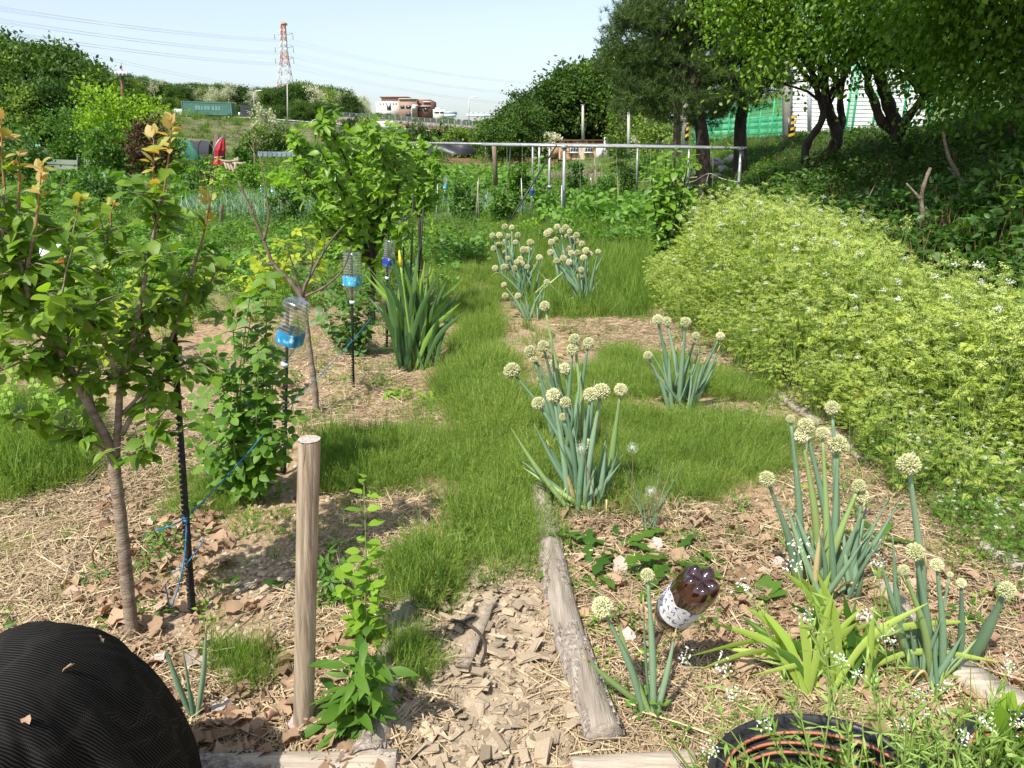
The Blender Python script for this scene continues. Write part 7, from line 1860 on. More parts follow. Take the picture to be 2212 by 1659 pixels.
onion_clump((1795, 1285), [(1798, 881, 17), (1708, 905, 10), (1741, 920, 18), (1733, 941, 18), (1777, 936, 16), (1810, 961, 22), (1658, 1035, 18), (1855, 1050, 15), (1862, 1073, 16)], 'tall onion clump with clustered heads below the cow parsley', .07, .013,
            [((1668, 1145), 'onion_pale'), ((1690, 1060), 'onion'), ((1720, 1010), 'onion'), ((1745, 1115), 'onion_pale'), ((1775, 1130), 'onion_dry'), ((1875, 1080), 'onion'), ((1860, 1110), 'onion'), ((1705, 1075), 'onion'), ((1892, 1190), 'onion'), ((1840, 1130), 'onion')], .07, 18, .36, 3)
onion_clump((2010, 1478), [(1964, 1003, 25, (1985, 1450), 1.15), (1978, 1193, 20), (1953, 1232, 13), (2024, 1221, 15), (2052, 1242, 7, None, .6), (2077, 1260, 11, (2065, 1470)), (2174, 1275, 19, (2090, 1440), 1.3)], 'onion clump by the old board at the right with one very tall head', .05, .0115,
            [((1928, 1150), 'onion'), ((1912, 1280), 'onion_pale'), ((2000, 1200), 'onion'), ((2080, 1370), 'onion'), ((1896, 1190), 'onion'), ((1935, 1300), 'onion'), ((2035, 1300), 'onion_dry'), ((2110, 1380), 'onion_pale')], .05, 14, .27, 2)
onion_clump((1408, 1556), [(1303, 1313, 24, (1393, 1552), 1.2), (1399, 1243, 16, (1412, 1556))], 'small onion plant with two pale heads below the brown bottle', .02, .0095, [((1326, 1313), 'onion_pale', (1410, 1556)), ((1389, 1283), 'onion', (1405, 1540), .5), ((1461, 1356), 'onion', (1415, 1556)), ((1257, 1416), 'onion_pale', (1395, 1530))], .015)
onion_clump((421, 1572), [], 'small headless onion with four leaves and a yellow bud beside the netted heap', .006, .0075, [((353, 1398), 'onion', (418, 1560)), ((356, 1392), 'onion', (418, 1560)), ((392, 1385), 'onion', (418, 1560), .7), ((446, 1342), 'onion', (424, 1560), 1.1), ((403, 1460), 'onion', (421, 1560))], .015)
hE = [(982 / 3, 1527 / 3), (1060 / 3, 1470 / 3), (1105 / 3, 1475 / 3), (1025 / 3, 1525 / 3), (1080 / 3, 1532 / 3), (1145 / 3, 1525 / 3), (990 / 3, 1610 / 3), (1020 / 3, 1590 / 3), (1085 / 3, 1610 / 3), (1065 / 3, 1640 / 3), (1180 / 3, 1620 / 3), (1225 / 3, 1572 / 3), (1210 / 3, 1620 / 3), (1130 / 3, 1570 / 3), (1060 / 3, 1570 / 3)]
hE = [(737.3 + a, b, RNG.uniform(6, 8.5)) for a, b in hE]
hE2 = [(737.3 + a / 3, 553 + b / 3, RNG.uniform(6, 8)) for a, b in ((1080, 15), (1085, 68), (1055, 70), (998, 78), (1125, 80), (1205, 70), (1140, 40), (1160, 20), (1283, 10), (1170, 52))]
onion_clump((1120, 615), hE, 'far onion clump with many heads, left of the pair and behind', .14, .016, [], .25, 12, .45, 2)
onion_clump((1140, 650), hE2, 'far onion clump with fanned stalks, left of the pair and in front', .10, .015, [((1225, 580), 'onion_pale'), ((1190, 600), 'onion_pale')], .2, 12, .4, 2)
onion_clump((1150, 690), [(1089, 615, 7), (1092, 639, 8), (1119, 639, 7), (1181, 609, 7)], 'few low onion stalks in front of the far clumps', .08, .012, [], .05, 6, .3)
hF = [(737.3 + a / 3, b / 3, RNG.uniform(6, 8.5)) for a, b in ((1400, 1470), (1453, 1475), (1350, 1500), (1425, 1497), (1480, 1500), (1335, 1515), (1525, 1525), (1465, 1530), (1390, 1550), (1560, 1580), (1363, 1570), (1520, 1565), (1500, 1550), (1470, 1615), (1445, 1640), (1530, 1640))]
hF2 = [(737.3 + a / 3, b / 3, RNG.uniform(6, 8)) for a, b in ((1585, 1625), (1665, 1630), (1610, 1645), (1490, 1640), (1357, 1635))] + [(737.3 + a / 3, 553 + b / 3, 7.5) for a, b in ((1397, 33), (1475, 40), (1555, 90), (1570, 10), (1550, 125), (1440, 15))]
onion_clump((1245, 625), hF, 'far onion clump with many heads, right of the pair and behind', .14, .016, [], .25, 12, .45, 2)
onion_clump((1262, 662), hF2, 'far onion clump narrowing to its foot, right of the pair and in front', .07, .015, [((1150, 570), 'onion_pale')], .15, 12, .42, 3)

# narrow leaved onion with dandelion clocks
def clock(px, py, rp, bpx, label):
    b = gp(*bpx); Yq = b[1]; p = at(px, py, Yq); t = empty('dandelion_clock', b, label, 'dandelion'); g = Geo(); P = smooth_path([b, (b + p) / 2 + [.012, 0, 0], p], 5); g.tube(P, [.0022] * len(P), 5); g.build('stem', M['stem_brown'], t)
    R = rp / FPX * Yq; n = 150; d = unit(RNG.normal(size=(n, 3))); g = local(); st_ = Tpl([(-.012, 0, 0), (.012, 0, 0), (0, 1, 0)], [(0, 1, 2)]); g.inst(st_, np.zeros((n, 3)), frames(d, RNG.normal(size=(n, 3))), .9, 0, .9)
    k = 8; dd = np.repeat(d, k, 0); e = unit(dd + unit(RNG.normal(size=(n * k, 3))) * .9); g.inst(st_, dd * .85, frames(e, RNG.normal(size=(n * k, 3))), .22, 0, .9)
    g.lathe([(0.001, -.12), (.13, 0), (0.001, .12)], 8, 1); me = g.mesh('seed_head', [M['petal_white'], M['stem_brown']], False)
    o = place('seed_head', me, t, tuple(p - b), (0, 0, 0), R)
clock(1255, 968, 13, (1290, 1130), 'white dandelion clock before the largest onion clump')
clock(1367, 967, 14, (1350, 1130), 'white dandelion clock on a tall bare stem, right of the largest onion clump')
clock(1405, 1061, 14, (1440, 1170), 'low white dandelion clock right of the narrow leaved onion')
t = empty('narrow_leaved_onion', gp(1405, 1150), 'tuft of narrow grey green onion leaves between two larger clumps', 'onion plant'); b = np.array(t.location)
for (tx, ty) in ((1338, 960), (1345, 1010), (1478, 995), (1455, 1000), (1390, 990), (1410, 1010), (1430, 990), (1370, 1040), (1462, 1040), (1440, 1060), (1352, 1060), (1385, 1060)):
    p = at(tx, ty, b[1] + RNG.uniform(-.06, .06)); P = smooth_path([b + RNG.normal(0, .015, 3) * [1, 1, 0], (b + p) / 2 + [0, 0, .02], p], 5); g = Geo(); g.tube(P, np.linspace(.0055, .001, len(P)), 6, 0, RNG.random(), squash=.4); g.build('leaf', M['onion'], t)

# ------------------------------------------------------------------ strap-leaved clumps
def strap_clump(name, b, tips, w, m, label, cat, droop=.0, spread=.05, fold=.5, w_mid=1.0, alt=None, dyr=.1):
    t = empty(name, b, label, cat)
    for i, q in enumerate(tips):
        Yt = b[1] + (q[2] if len(q) > 2 else RNG.uniform(-dyr, dyr)); p = at(q[0], q[1], Yt); s = b + [RNG.uniform(-spread, spread) + (p[0] - b[0]) * .15, RNG.uniform(-spread, spread), -.01]
        dr_ = (p - s); mid = (s + p) / 2 + [-dr_[0] * .12, 0, droop * abs(dr_[0]) + .02]
        P = smooth_path([s, mid, p], 6); n = len(P); T = unit(np.gradient(P, axis=0)); side = unit(np.cross(T, [.25 * RNG.normal(), 1, .2 * RNG.normal()])); nn = np.cross(side, T)
        V = []
        for k_ in range(n):
            u = k_ / (n - 1); ww = w * (.55 + .6 * math.sin(min(u * 1.4, 1) * PI / 2)) * (1 - max(0, (u - .55) / .45) ** 1.7) * .5 + .0005
            V += [P[k_] - side[k_] * ww + nn[k_] * ww * fold, P[k_], P[k_] + side[k_] * ww + nn[k_] * ww * fold]
        g = Geo(); g.faces(V, [(k_ * 3 + j, k_ * 3 + j + 1, k_ * 3 + j + 4, k_ * 3 + j + 3) for k_ in range(n - 1) for j in range(2)], 0, RNG.random()); g.build('leaf', M[alt if alt and RNG.random() < .25 else m], t)
    return t
bi = gp(905, 790)
tips = [(800, 590), (795, 575), (808, 620), (825, 600), (840, 545), (832, 640), (815, 660), (855, 570), (865, 540), (872, 590), (880, 560), (890, 610), (898, 560), (903, 540), (912, 600), (925, 590), (930, 570), (940, 620), (948, 600), (955, 580), (968, 600), (985, 612), (990, 650), (978, 640), (962, 660), (850, 640), (870, 650), (905, 640), (930, 650), (845, 690), (950, 680), (975, 690), (820, 700), (885, 680), (1000, 600), (787, 592), (860, 620), (918, 560), (938, 575), (996, 625)]
tips = tips + [(a + RNG.uniform(-14, 14), b_ + RNG.uniform(5, 60)) for a, b_ in tips[::2]]
ir = strap_clump('iris_clump', bi, tips, .030, 'iris', 'large clump of upright dark green iris leaves with one yellow bud', 'iris', .05, .12, .4, alt='iris_light', dyr=.12)
g = Geo(); p = at(866, 575, bi[1] - .05); g.tube(smooth_path([bi + [-.02, -.05, 0], (bi + p) / 2 + [-.01, -.05, 0], p], 5), [.008] * 11, 7); g.build('flower_stalk', M['iris_light'], ir)
g = Geo(); g.tube([p, p + [-.003, 0, .05], p + [-.008, 0, .11]], [.012, .011, .002], 8); g.build('flower_bud', mat('yellow_bud', (.75, .55, .03), (.85, .68, .06), 20, .5), ir)
bd = gp(1800, 1470)
tips = [(1700 + 13 * i + RNG.uniform(-8, 8), 1290 + RNG.uniform(0, 90)) for i in range(18)] + [(1480, 1420), (1540, 1345), (1560, 1400), (1600, 1330), (1610, 1310), (1690, 1230), (1707, 1228), (1735, 1270), (1757, 1270), (1763, 1230), (1795, 1233), (1800, 1280), (1822, 1282), (1850, 1290), (1895, 1340), (1888, 1335), (1925, 1330), (1965, 1335), (2005, 1302), (2110, 1340), (2165, 1430), (2180, 1465), (1960, 1400), (2060, 1410), (1560, 1430), (1640, 1310), (1650, 1390), (1745, 1350), (1780, 1330), (1845, 1370), (1700, 1380), (1620, 1460), (1500, 1450)]
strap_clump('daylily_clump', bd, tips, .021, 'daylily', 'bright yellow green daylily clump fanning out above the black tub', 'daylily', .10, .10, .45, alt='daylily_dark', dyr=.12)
strap_clump('daylily_shoot', gp(2170, 1640), [(2130, 1560), (2155, 1520), (2212, 1530), (2230, 1560), (2260, 1500), (2190, 1490)], .05, 'weed_bright', 'broad bright leaves at the lower right corner behind the tub', 'plant', .1, .03, .3, dyr=.05)

# ------------------------------------------------------------------ leafy shrubs with whorled leaflets
def cane_shrub(name, base_px, canes, label, cat, leaf, size, n_parts, tip_w=5, per=16, seed=0, lance=False, col='stem_green', r=.004, spread=.05, dyr=.15):
    rng = np.random.default_rng(seed); b = gp(*base_px); t = empty(name, b, label, cat); pos = []; dr = []; nr = []
    for c in canes:
        Yt = b[1] + rng.uniform(-dyr, dyr); p = at(c[0], c[1], Yt); s = b + [rng.uniform(-spread, spread), rng.uniform(-spread, spread) * .5, 0]
        P = smooth_path([s, (s + p) / 2 + rng.normal(0, .02, 3), p], 6); g = Geo(); g.tube(P, np.linspace(r, r * .4, len(P)), 6); g.build('stem', M[col], t)
        L = np.linalg.norm(np.diff(P, axis=0), axis=1).sum(); m = max(3, int(L * per))
        for j in range(m + 1):
            u = .18 + .82 * j / m; q = P[min(int(u * (len(P) - 1)), len(P) - 1)]; th0 = rng.random() * 6.28
            # petiole out, then a whorl of leaflets
            pd = unit([math.cos(th0), math.sin(th0), rng.uniform(.1, .8)]); q2 = q + pd * size * rng.uniform(.3, .9) if j < m else q
            k = tip_w if tip_w > 1 else 1
            if tip_w > 1:
                up = unit(pd * .5 + [0, -.2, .8] + rng.normal(0, .25, 3)); a1 = unit(np.cross(up, [1, .2, 0])); a2 = np.cross(up, a1)
                for w in range(k):
                    aa = th0 + w * 2 * PI / k + rng.normal(0, .12); pos.append(q2); dr.append(unit(a1 * math.cos(aa) + a2 * math.sin(aa) + up * rng.uniform(-.1, .25))); nr.append(up)
            else:
                pos.append(q); dr.append(unit(pd * [1, 1, .4] + rng.normal(0, .15, 3))); nr.append([rng.normal(0, .3), rng.normal(0, .3), 1])
                dd = -pd * [1, 1, -.4]; pos.append(q); dr.append(unit(dd + rng.normal(0, .15, 3))); nr.append([rng.normal(0, .3), rng.normal(0, .3), 1])
    pos, dr, nr = map(np.array, (pos, dr, nr)); R = frames(dr, nr); o_ = np.argsort(pos[:, 1] + rng.normal(0, .05, len(pos)))
    import mathutils
    tp = (L_LANCE,) if lance else (L_OV3, L_OV)
    pr = []
    for k, tq in enumerate(tp):
        g = local(); g.raw(tq.v, tq.loops, tq.sizes, 0, .4 + .2 * k); pr.append(g.mesh('leaf', M[leaf]))
    for i in o_[:n_parts]:
        o = bpy.data.objects.new('leaf', pr[int(rng.integers(len(pr)))]); o.rotation_euler = mathutils.Matrix(R[i].tolist()).to_euler(); o.location = tuple(pos[i] - b); z = size * rng.uniform(.65, 1.15); o.scale = (z, z, z); link(o, t)
    if len(o_) > n_parts:
        r_ = o_[n_parts:]; g = Geo(); fill(g, tp, pos[r_], dr[r_], nr[r_], size * RNG.uniform(.65, 1.15, len(r_)), 0); g.build('foliage', M[leaf], t)['kind'] = 'stuff'
    print(name, len(pos))
cane_shrub('five_leaved_shrub', (535, 1085), [(430, 860), (460, 740), (500, 660), (520, 730), (545, 660), (480, 830), (560, 760), (575, 700), (540, 640), (600, 820), (420, 960), (450, 930), (590, 900), (500, 900), (610, 960), (520, 850), (560, 880), (480, 980), (590, 750), (640, 850), (575, 600)], 'leafy shrub of five leaflet whorls right of the tall black stake', 'shrub', 'shrub', .058, 300, 5, 15, 1, dyr=.2, spread=.06)
cane_shrub('leafy_shrub', (772, 770), [(690, 640), (700, 600), (720, 640), (740, 600), (755, 650), (775, 620), (790, 600), (800, 660), (715, 690), (810, 640), (730, 720), (800, 700), (690, 690)], 'small dark leafy shrub behind the upright ribbed bottle', 'shrub', 'shrub2', .07, 120, 4, 12, 2, dyr=.25, spread=.1)
cane_shrub('leafy_shrub', (1000, 560), [(960, 500), (985, 480), (1005, 470), (1025, 500), (975, 520), (950, 530), (1040, 530)], 'small green shrub right of the leaning black rods', 'shrub', 'shrub2', .09, 60, 4, 9, 3, dyr=.3, spread=.2)
cane_shrub('tall_nettle_like_weed', (783, 1400), [(786, 1035), (784, 1190), (770, 1230), (805, 1210), (762, 1290), (815, 1265), (790, 1300), (740, 1260)], 'tall bright green weed with toothed leaves right of the post', 'weed', 'weed_bright', .050, 200, 1, 22, 4, dyr=.03, spread=.03, r=.0028)
cane_shrub('lance_leaved_weed', (775, 1600), [(740, 1440), (760, 1400), (790, 1380), (720, 1500), (800, 1430), (830, 1450), (710, 1560), (740, 1590), (800, 1520), (770, 1480)], 'lance leaved green weed at the near foot of the post', 'weed', 'weed', .085, 200, 1, 26, 5, lance=True, dyr=.03, spread=.03, r=.003)
cane_shrub('ferny_weed', (725, 1310), [(690, 1210), (710, 1195), (745, 1215), (700, 1250), (730, 1240), (765, 1250)], 'dark ferny weed behind the post on its right', 'weed', 'weed', .04, 120, 5, 30, 6, lance=True, dyr=.04, spread=.05, r=.002)
cane_shrub('yellow_leaved_shrub', (600, 640), [(480, 590), (520, 560), (560, 540), (600, 520), (640, 500), (680, 490), (700, 520), (560, 590), (620, 570), (660, 550), (530, 620)], 'low yellow leaved shrub behind the bare young tree', 'shrub', 'yellow_shrub', .085, 160, 5, 8, 7, dyr=.5, spread=.4)
cane_shrub('yellow_leaved_shrub', (200, 790), [(80, 640), (150, 600), (220, 580), (300, 590), (360, 620), (260, 660), (160, 680), (340, 690), (120, 720), (420, 640), (460, 600)], 'yellow leaved shrub seen through the apricot leaves', 'shrub', 'yellow_shrub', .07, 100, 5, 9, 8, dyr=.4, spread=.35)
cane_shrub('shrubby_herb', (60, 950), [(-20, 800), (30, 780), (70, 830), (120, 790), (160, 830), (0, 860), (110, 880), (180, 900)], 'dense low green herb behind the apricot trunk at the left edge', 'shrub', 'weed_bright', .04, 100, 3, 26, 9, dyr=.25, spread=.2)
cane_shrub('leafy_weed', (855, 860), [(825, 835), (845, 825), (870, 830), (880, 845), (835, 850), (860, 840)], 'small pale leafy rosette beside the horsetail, near the iris', 'weed', 'weed_bright', .035, 60, 3, 24, 10, dyr=.04, spread=.03, r=.002)
cane_shrub('chestnut_sapling', (1718, 520), [(1650, 430), (1680, 400), (1700, 420), (1730, 440), (1750, 430), (1670, 470), (1720, 460), (1700, 390)], 'sapling with long pale toothed leaves before the dark bank', 'sapling', 'shrub', .20, 90, 3, 8, 11, lance=True, dyr=.4, spread=.2, r=.012)
cane_shrub('chestnut_sapling', (2250, 560), [(2180, 400), (2200, 380), (2230, 420), (2190, 460), (2215, 500), (2210, 350), (2180, 440)], 'pale toothed leaves reaching in at the right edge', 'sapling', 'weed_bright', .15, 80, 3, 8, 12, lance=True, dyr=.2, spread=.1, r=.01)
cane_shrub('leafy_shrub', (2180, 760), [(2080, 700), (2100, 650), (2140, 620), (2180, 600), (2210, 640), (2120, 680), (2160, 660), (2200, 700), (2230, 580), (2090, 730)], 'lance leaved shrub at the right edge behind the cow parsley', 'shrub', 'shrub', .10, 110, 3, 9, 13, lance=True, dyr=.35, spread=.3, r=.006)
cane_shrub('persimmon_sapling', (1437, 600), [(1440, 335), (1460, 325), (1420, 350), (1490, 340), (1430, 390), (1465, 380), (1440, 430), (1425, 460), (1460, 460), (1480, 430), (1410, 430), (1500, 345), (1405, 365), (1450, 350), (1475, 470)], 'slim sapling with drooping glossy leaves before the trellis', 'sapling', 'plum', .115, 260, 3, 11, 14, dyr=.2, spread=.02, r=.013, col='bark_dark')
cane_shrub('small_sapling', (462, 445), [(440, 370), (450, 350), (470, 345), (485, 370), (460, 360), (435, 390), (490, 395)], 'small yellowish sapling below the red parasol', 'sapling', 'yellow_shrub', .12, 60, 3, 4, 15, dyr=.3, spread=.05, r=.02, col='bark')

# dandelion and dock rosettes
L_DAND = leaf_tpl(.26, .15, .35, 9, .7, .6, wave=.06)
vv = L_DAND.v.copy()
for i in range(1, 9):
    if i % 2: vv[1 + (i - 1) * 3, 0] *= .42; vv[3 + (i - 1) * 3, 0] *= .42
L_DAND.v = vv
def rosette(px, py, n, size, label, m='weed', tpl=L_DAND, up=.45):
    b = gp(px, py); t = empty('dandelion_plant' if tpl is L_DAND else 'leafy_rosette', b, label, 'dandelion' if tpl is L_DAND else 'weed')
    g0 = local(); g0.raw(tpl.v, tpl.loops, tpl.sizes, 0, RNG.random()); me = g0.mesh('leaf', M[m])
    import mathutils
    for i in range(n):
        th = i * 2.4 + RNG.normal(0, .2); el = RNG.uniform(.1, up * 1.8); d = unit([math.cos(th), math.sin(th), el]); R = frames(d[None], np.array([[-math.cos(th) * .4, -math.sin(th) * .4, 1.]]))[0]
        o = bpy.data.objects.new('leaf', me); o.rotation_euler = mathutils.Matrix(R.tolist()).to_euler(); z = size * RNG.uniform(.6, 1.15); o.scale = (z, z, z); o.location = (0, 0, .004); link(o, t)
for i, (px, py, n, s, lab) in enumerate(((1270, 1235, 12, .20, 'dandelion rosette against the far end of the bare log'), (1330, 1190, 14, .22, 'dandelion rosette at the foot of the largest onion clump'), (1450, 1215, 14, .22, 'dandelion rosette left behind the brown bottle'), (1500, 1190, 10, .18, 'dandelion rosette right of the narrow leaved onion'), (1400, 1270, 8, .13, 'small dandelion rosette above the pale onion head'),
        (250, 1345, 7, .10, 'small dandelion behind the netted heap at the apricot trunk'), (345, 1320, 6, .08, 'tiny rosette right of the apricot trunk'), (620, 1275, 6, .07, 'tiny weed rosette left of the post'), (930, 870, 10, .14, 'pale toothed rosette in the horsetail right of the iris'), (1560, 1010, 8, .10, 'broad leaved weed in the horsetail by the right onion clumps'), (1650, 1440, 9, .10, 'trailing weed left of the daylily clump'), (1640, 1290, 9, .09, 'low weed between onion and daylily'), (1900, 1170, 10, .14, 'dark rosette right of the tall onion clump'), (40, 1115, 6, .09, 'pale thistle leaves in straw at the left'), (1480, 1310, 7, .09, 'small weed right of the brown bottle'))):
    rosette(px, py, n, s, lab, 'weed_bright' if i in (8, 13) else 'weed', L_DAND if i not in (7, 9, 11) else L_OV3)

# ------------------------------------------------------------------ the bare young tree and the plum trees
YT1 = gp(683, 892)[1]
bt = empty('pruned_young_tree', gp(683, 892), 'leafless pruned young tree behind the tilted bottle', 'tree')
bpl = [[(683, 895), (680, 840), (672, 780), (664, 720), (657, 650)], [(657, 655), (640, 625), (620, 600), (590, 570), (570, 520), (545, 460), (515, 392)], [(657, 650), (655, 630), (668, 600), (690, 560), (715, 520), (740, 490)], [(660, 640), (700, 620), (735, 590), (750, 560), (760, 530)], [(655, 640), (640, 600), (628, 560), (620, 530)],
       [(668, 600), (675, 560), (660, 520)], [(690, 560), (700, 540), (700, 505)], [(570, 520), (580, 470), (575, 420), (560, 330)], [(590, 572), (560, 560), (545, 520)], [(545, 465), (548, 430), (535, 400)], [(560, 330), (555, 310), (553, 285)]]
for i, pl in enumerate(bpl):
    P = smooth_path([at(x, y, YT1 + .03 * math.sin(i) * min(j, 3)) for j, (x, y) in enumerate(pl)], 5); g = Geo(); r0 = (.020, .016, .012, .008, .008, .005, .005, .008, .005, .003, .002)[i]; g.tube(P, np.linspace(r0, r0 * (.75 if i == 0 else .35), len(P)) * (1 + .1 * np.sin(np.arange(len(P)) * 1.8)), 8); g.build('trunk' if i == 0 else 'branch', M['bark_light' if i == 0 else 'bark'], bt)
def plum(base_px, trunk, branches, label, seed, n_parts=300, n_stuff=2600, size=.075, rr=.022):
    t = empty('plum_tree', gp(*base_px), label, 'tree'); Yp = t.location[1]; rng = np.random.default_rng(seed)
    pls_ = [[(x, y, Yp) for x, y in trunk]] + [[(x, y, Yp + (j / max(1, len(b) - 1)) * dy) for j, (x, y) in enumerate(b)] for b, dy in branches]
    n = leafy_branches('leaf', t, pls_, [(rr, rr * .8)] + [(rr * .5, rr * .12)] * len(branches), None, 'plum', n_parts, n_stuff, size, seed=seed, twig=.17, twigs=3.4, tr_mat='bark_dark', bare_to=.12)
    print('plum', n)
B = []
for (fx, fy, pts_, dy) in ((805, 560, [(760, 480), (700, 420), (660, 370), (640, 310), (648, 290)], .3), (805, 560, [(790, 470), (760, 380), (730, 310), (700, 275), (698, 262)], -.3), (805, 540, [(815, 450), (810, 360), (800, 300), (790, 270)], .1), (806, 560, [(840, 480), (860, 400), (850, 330), (840, 290)], .2),
        (805, 580, [(760, 520), (710, 490), (680, 450)], -.3), (800, 500, [(740, 440), (690, 400), (660, 340)], .5), (800, 470, [(780, 400), (765, 340), (745, 290)], .5), (806, 580, [(850, 530), (880, 470)], -.4), (800, 520, [(770, 460), (720, 380), (690, 320)], -.6), (805, 500, [(820, 400), (830, 340), (815, 300)], -.5), (805, 560, [(770, 540), (740, 520)], .6), (805, 550, [(830, 440), (870, 380), (880, 330)], .6), (805, 530, [(790, 430), (800, 370), (770, 310)], .9), (805, 560, [(745, 470), (730, 400), (715, 340)], .9)):
    B.append(([(fx, fy)] + pts_, dy))
plum((806, 705), [(807, 710), (803, 660), (807, 610), (804, 560), (803, 500)], B, 'leafy plum tree with a dense bright crown in the middle left', 5, 300, 3400, .085, .028)
B = [([(905, 470)] + p_, dy) for p_, dy in (([(880, 420), (860, 380), (850, 340)], .3), ([(900, 400), (890, 340), (880, 310)], -.2), ([(920, 400), (935, 350), (945, 315)], .2), ([(915, 430), (940, 390), (950, 350)], -.3), ([(895, 440), (870, 430)], .3), ([(905, 380), (910, 330), (915, 300)], .5), ([(925, 430), (945, 420)], .4))]
plum((912, 600), [(912, 605), (908, 540), (905, 470)], B, 'smaller plum tree leaning right of the dense one', 6, 200, 1200, .085, .022)

# ------------------------------------------------------------------ fertiliser bag behind the leaves, leftmost
bb = gp(125, 600); t = empty('plastic_sack', bb, 'printed white, red and blue plastic sack standing behind the apricot leaves', 'sack')
g = Geo(); V = []; n1, n2 = 12, 28; w, d_, h = .17, .09, .42
for i in range(n1 + 1):
    u = i / n1
    for j in range(n2):
        a = j / n2 * 2 * PI; s_ = 1 + .08 * math.sin(3 * a + 4 * u) - .25 * u ** 3; V.append(bb + [w * s_ * np.sign(math.cos(a)) * abs(math.cos(a)) ** .6, d_ * s_ * (1 - .6 * u) * np.sign(math.sin(a)) * abs(math.sin(a)) ** .6, h * u + .02 * math.sin(5 * a)])
F = [(i * n2 + j, i * n2 + (j + 1) % n2, (i + 1) * n2 + (j + 1) % n2, (i + 1) * n2 + j) for i in range(n1) for j in range(n2)] + [tuple(n1 * n2 + j for j in range(n2))]
mi_ = [0 if (f[0] // n2) > 7 else (1 if (f[0] // n2) > 3 else 2) for f in F]
g.faces(V, F, mi_); g.build('sack_body', [mat('sack_white', (.62, .68, .78), (.74, .78, .84), 9, .4), mat('sack_red', (.50, .05, .05), (.70, .60, .58), 14, .4, lo=.5, hi=.56), mat('sack_dark', (.06, .05, .10), (.45, .45, .50), 12, .4, lo=.5, hi=.56)], t)

# ------------------------------------------------------------------ brown bottle on its stick
Yb_ = gp(1400, 1480)[1]
base_c = at(1522, 1250, Yb_ - .16); neck = at(1420, 1362, Yb_ + .02); d = unit(base_c - neck); H = np.linalg.norm(base_c - neck); print('brown bottle length', H)
t = empty('brown_bottle', neck, 'upturned dark brown plastic bottle with a scribbled white label', 'bottle')
u_ = unit(np.cross([.3, 1, 0], d)); w_ = np.cross(d, u_); Rm = np.stack([u_, w_, d], 1)
s = H / .30; R0 = .046 * s * 1.05
g = local(); pf = [(.013, -.012), (.013, .02), (.02, .035), (R0 * .8, .085 * s), (R0 * .97, .11 * s), (R0, .13 * s), (R0, .25 * s)]
g.lathe(pf, 40)
k = 40; V = []; F = []
for i, (rr, zz) in enumerate(((1, .25), (.99, .265), (.93, .282), (.80, .296), (.6, .303), (.35, .296), (.12, .288), (.001, .287))):
    for j in range(k):
        a = j / k * 2 * PI; pet = .5 + .5 * math.cos(5 * a); dep = (1 - pet) ** 1.5 * (.016 * math.sin(min(1, i / 5.5) * PI)) * s
        V.append((rr * R0 * math.cos(a) * (1 - .06 * (1 - pet) * (i > 0)), rr * R0 * math.sin(a) * (1 - .06 * (1 - pet) * (i > 0)), zz * s - dep))
for i in range(7):
    for j in range(k): F.append((i * k + j, i * k + (j + 1) % k, (i + 1) * k + (j + 1) % k, (i + 1) * k + j))
g.faces(V, F); g.V = [v @ Rm.T for v in g.V]; place('body', g.mesh('brown_bottle_body', M['pet_brown']), t)
g = local(); kk = 30; V = []
for i in range(2):
    for j in range(kk + 1):
        a = 1.75 + j / kk * 3.9; V.append((R0 * 1.012 * math.cos(a), R0 * 1.012 * math.sin(a), (.135 + .085 * i) * s + .006 * math.sin(j * .9) * i))
g.faces(V, [(j, j + 1, kk + 2 + j, kk + 1 + j) for j in range(kk)]); g.V = [v @ Rm.T for v in g.V]; place('label', g.mesh('paper_label', mat('faded_paper_label', (.50, .50, .50), (.74, .74, .73), 40, .7)), t)
g = local(); rng = np.random.default_rng(2)
for row in range(3):
    for c_ in range(9):
        a0 = 2.2 + c_ * .34; z0 = (.150 + row * .026) * s
        for q in range(2):
            pts_ = [(a0 + rng.uniform(0, .22), z0 + rng.uniform(0, .018) * s) for _ in range(3)]
            g.tube([(R0 * 1.02 * math.cos(a), R0 * 1.02 * math.sin(a), z) for a, z in pts_], .0009, 4)
g.V = [v @ Rm.T for v in g.V]; o = place('handwriting', g.mesh('handwriting', mat('blue_ink', (.03, .05, .22), None, 5, .6)), t); o['kind'] = 'stuff'
g = Geo(); fp = gp(1398, 1460); P = smooth_path([fp - [0, 0, .05], (fp + neck) / 2, neck + d * .1], 4); g.tube(P, .006, 7); g.V = [v - fp for v in g.V]; o = place('stick', g.mesh('stick', M['bark']), None, fp); tag(o, 'thin brown stick holding up the brown bottle', 'stick')

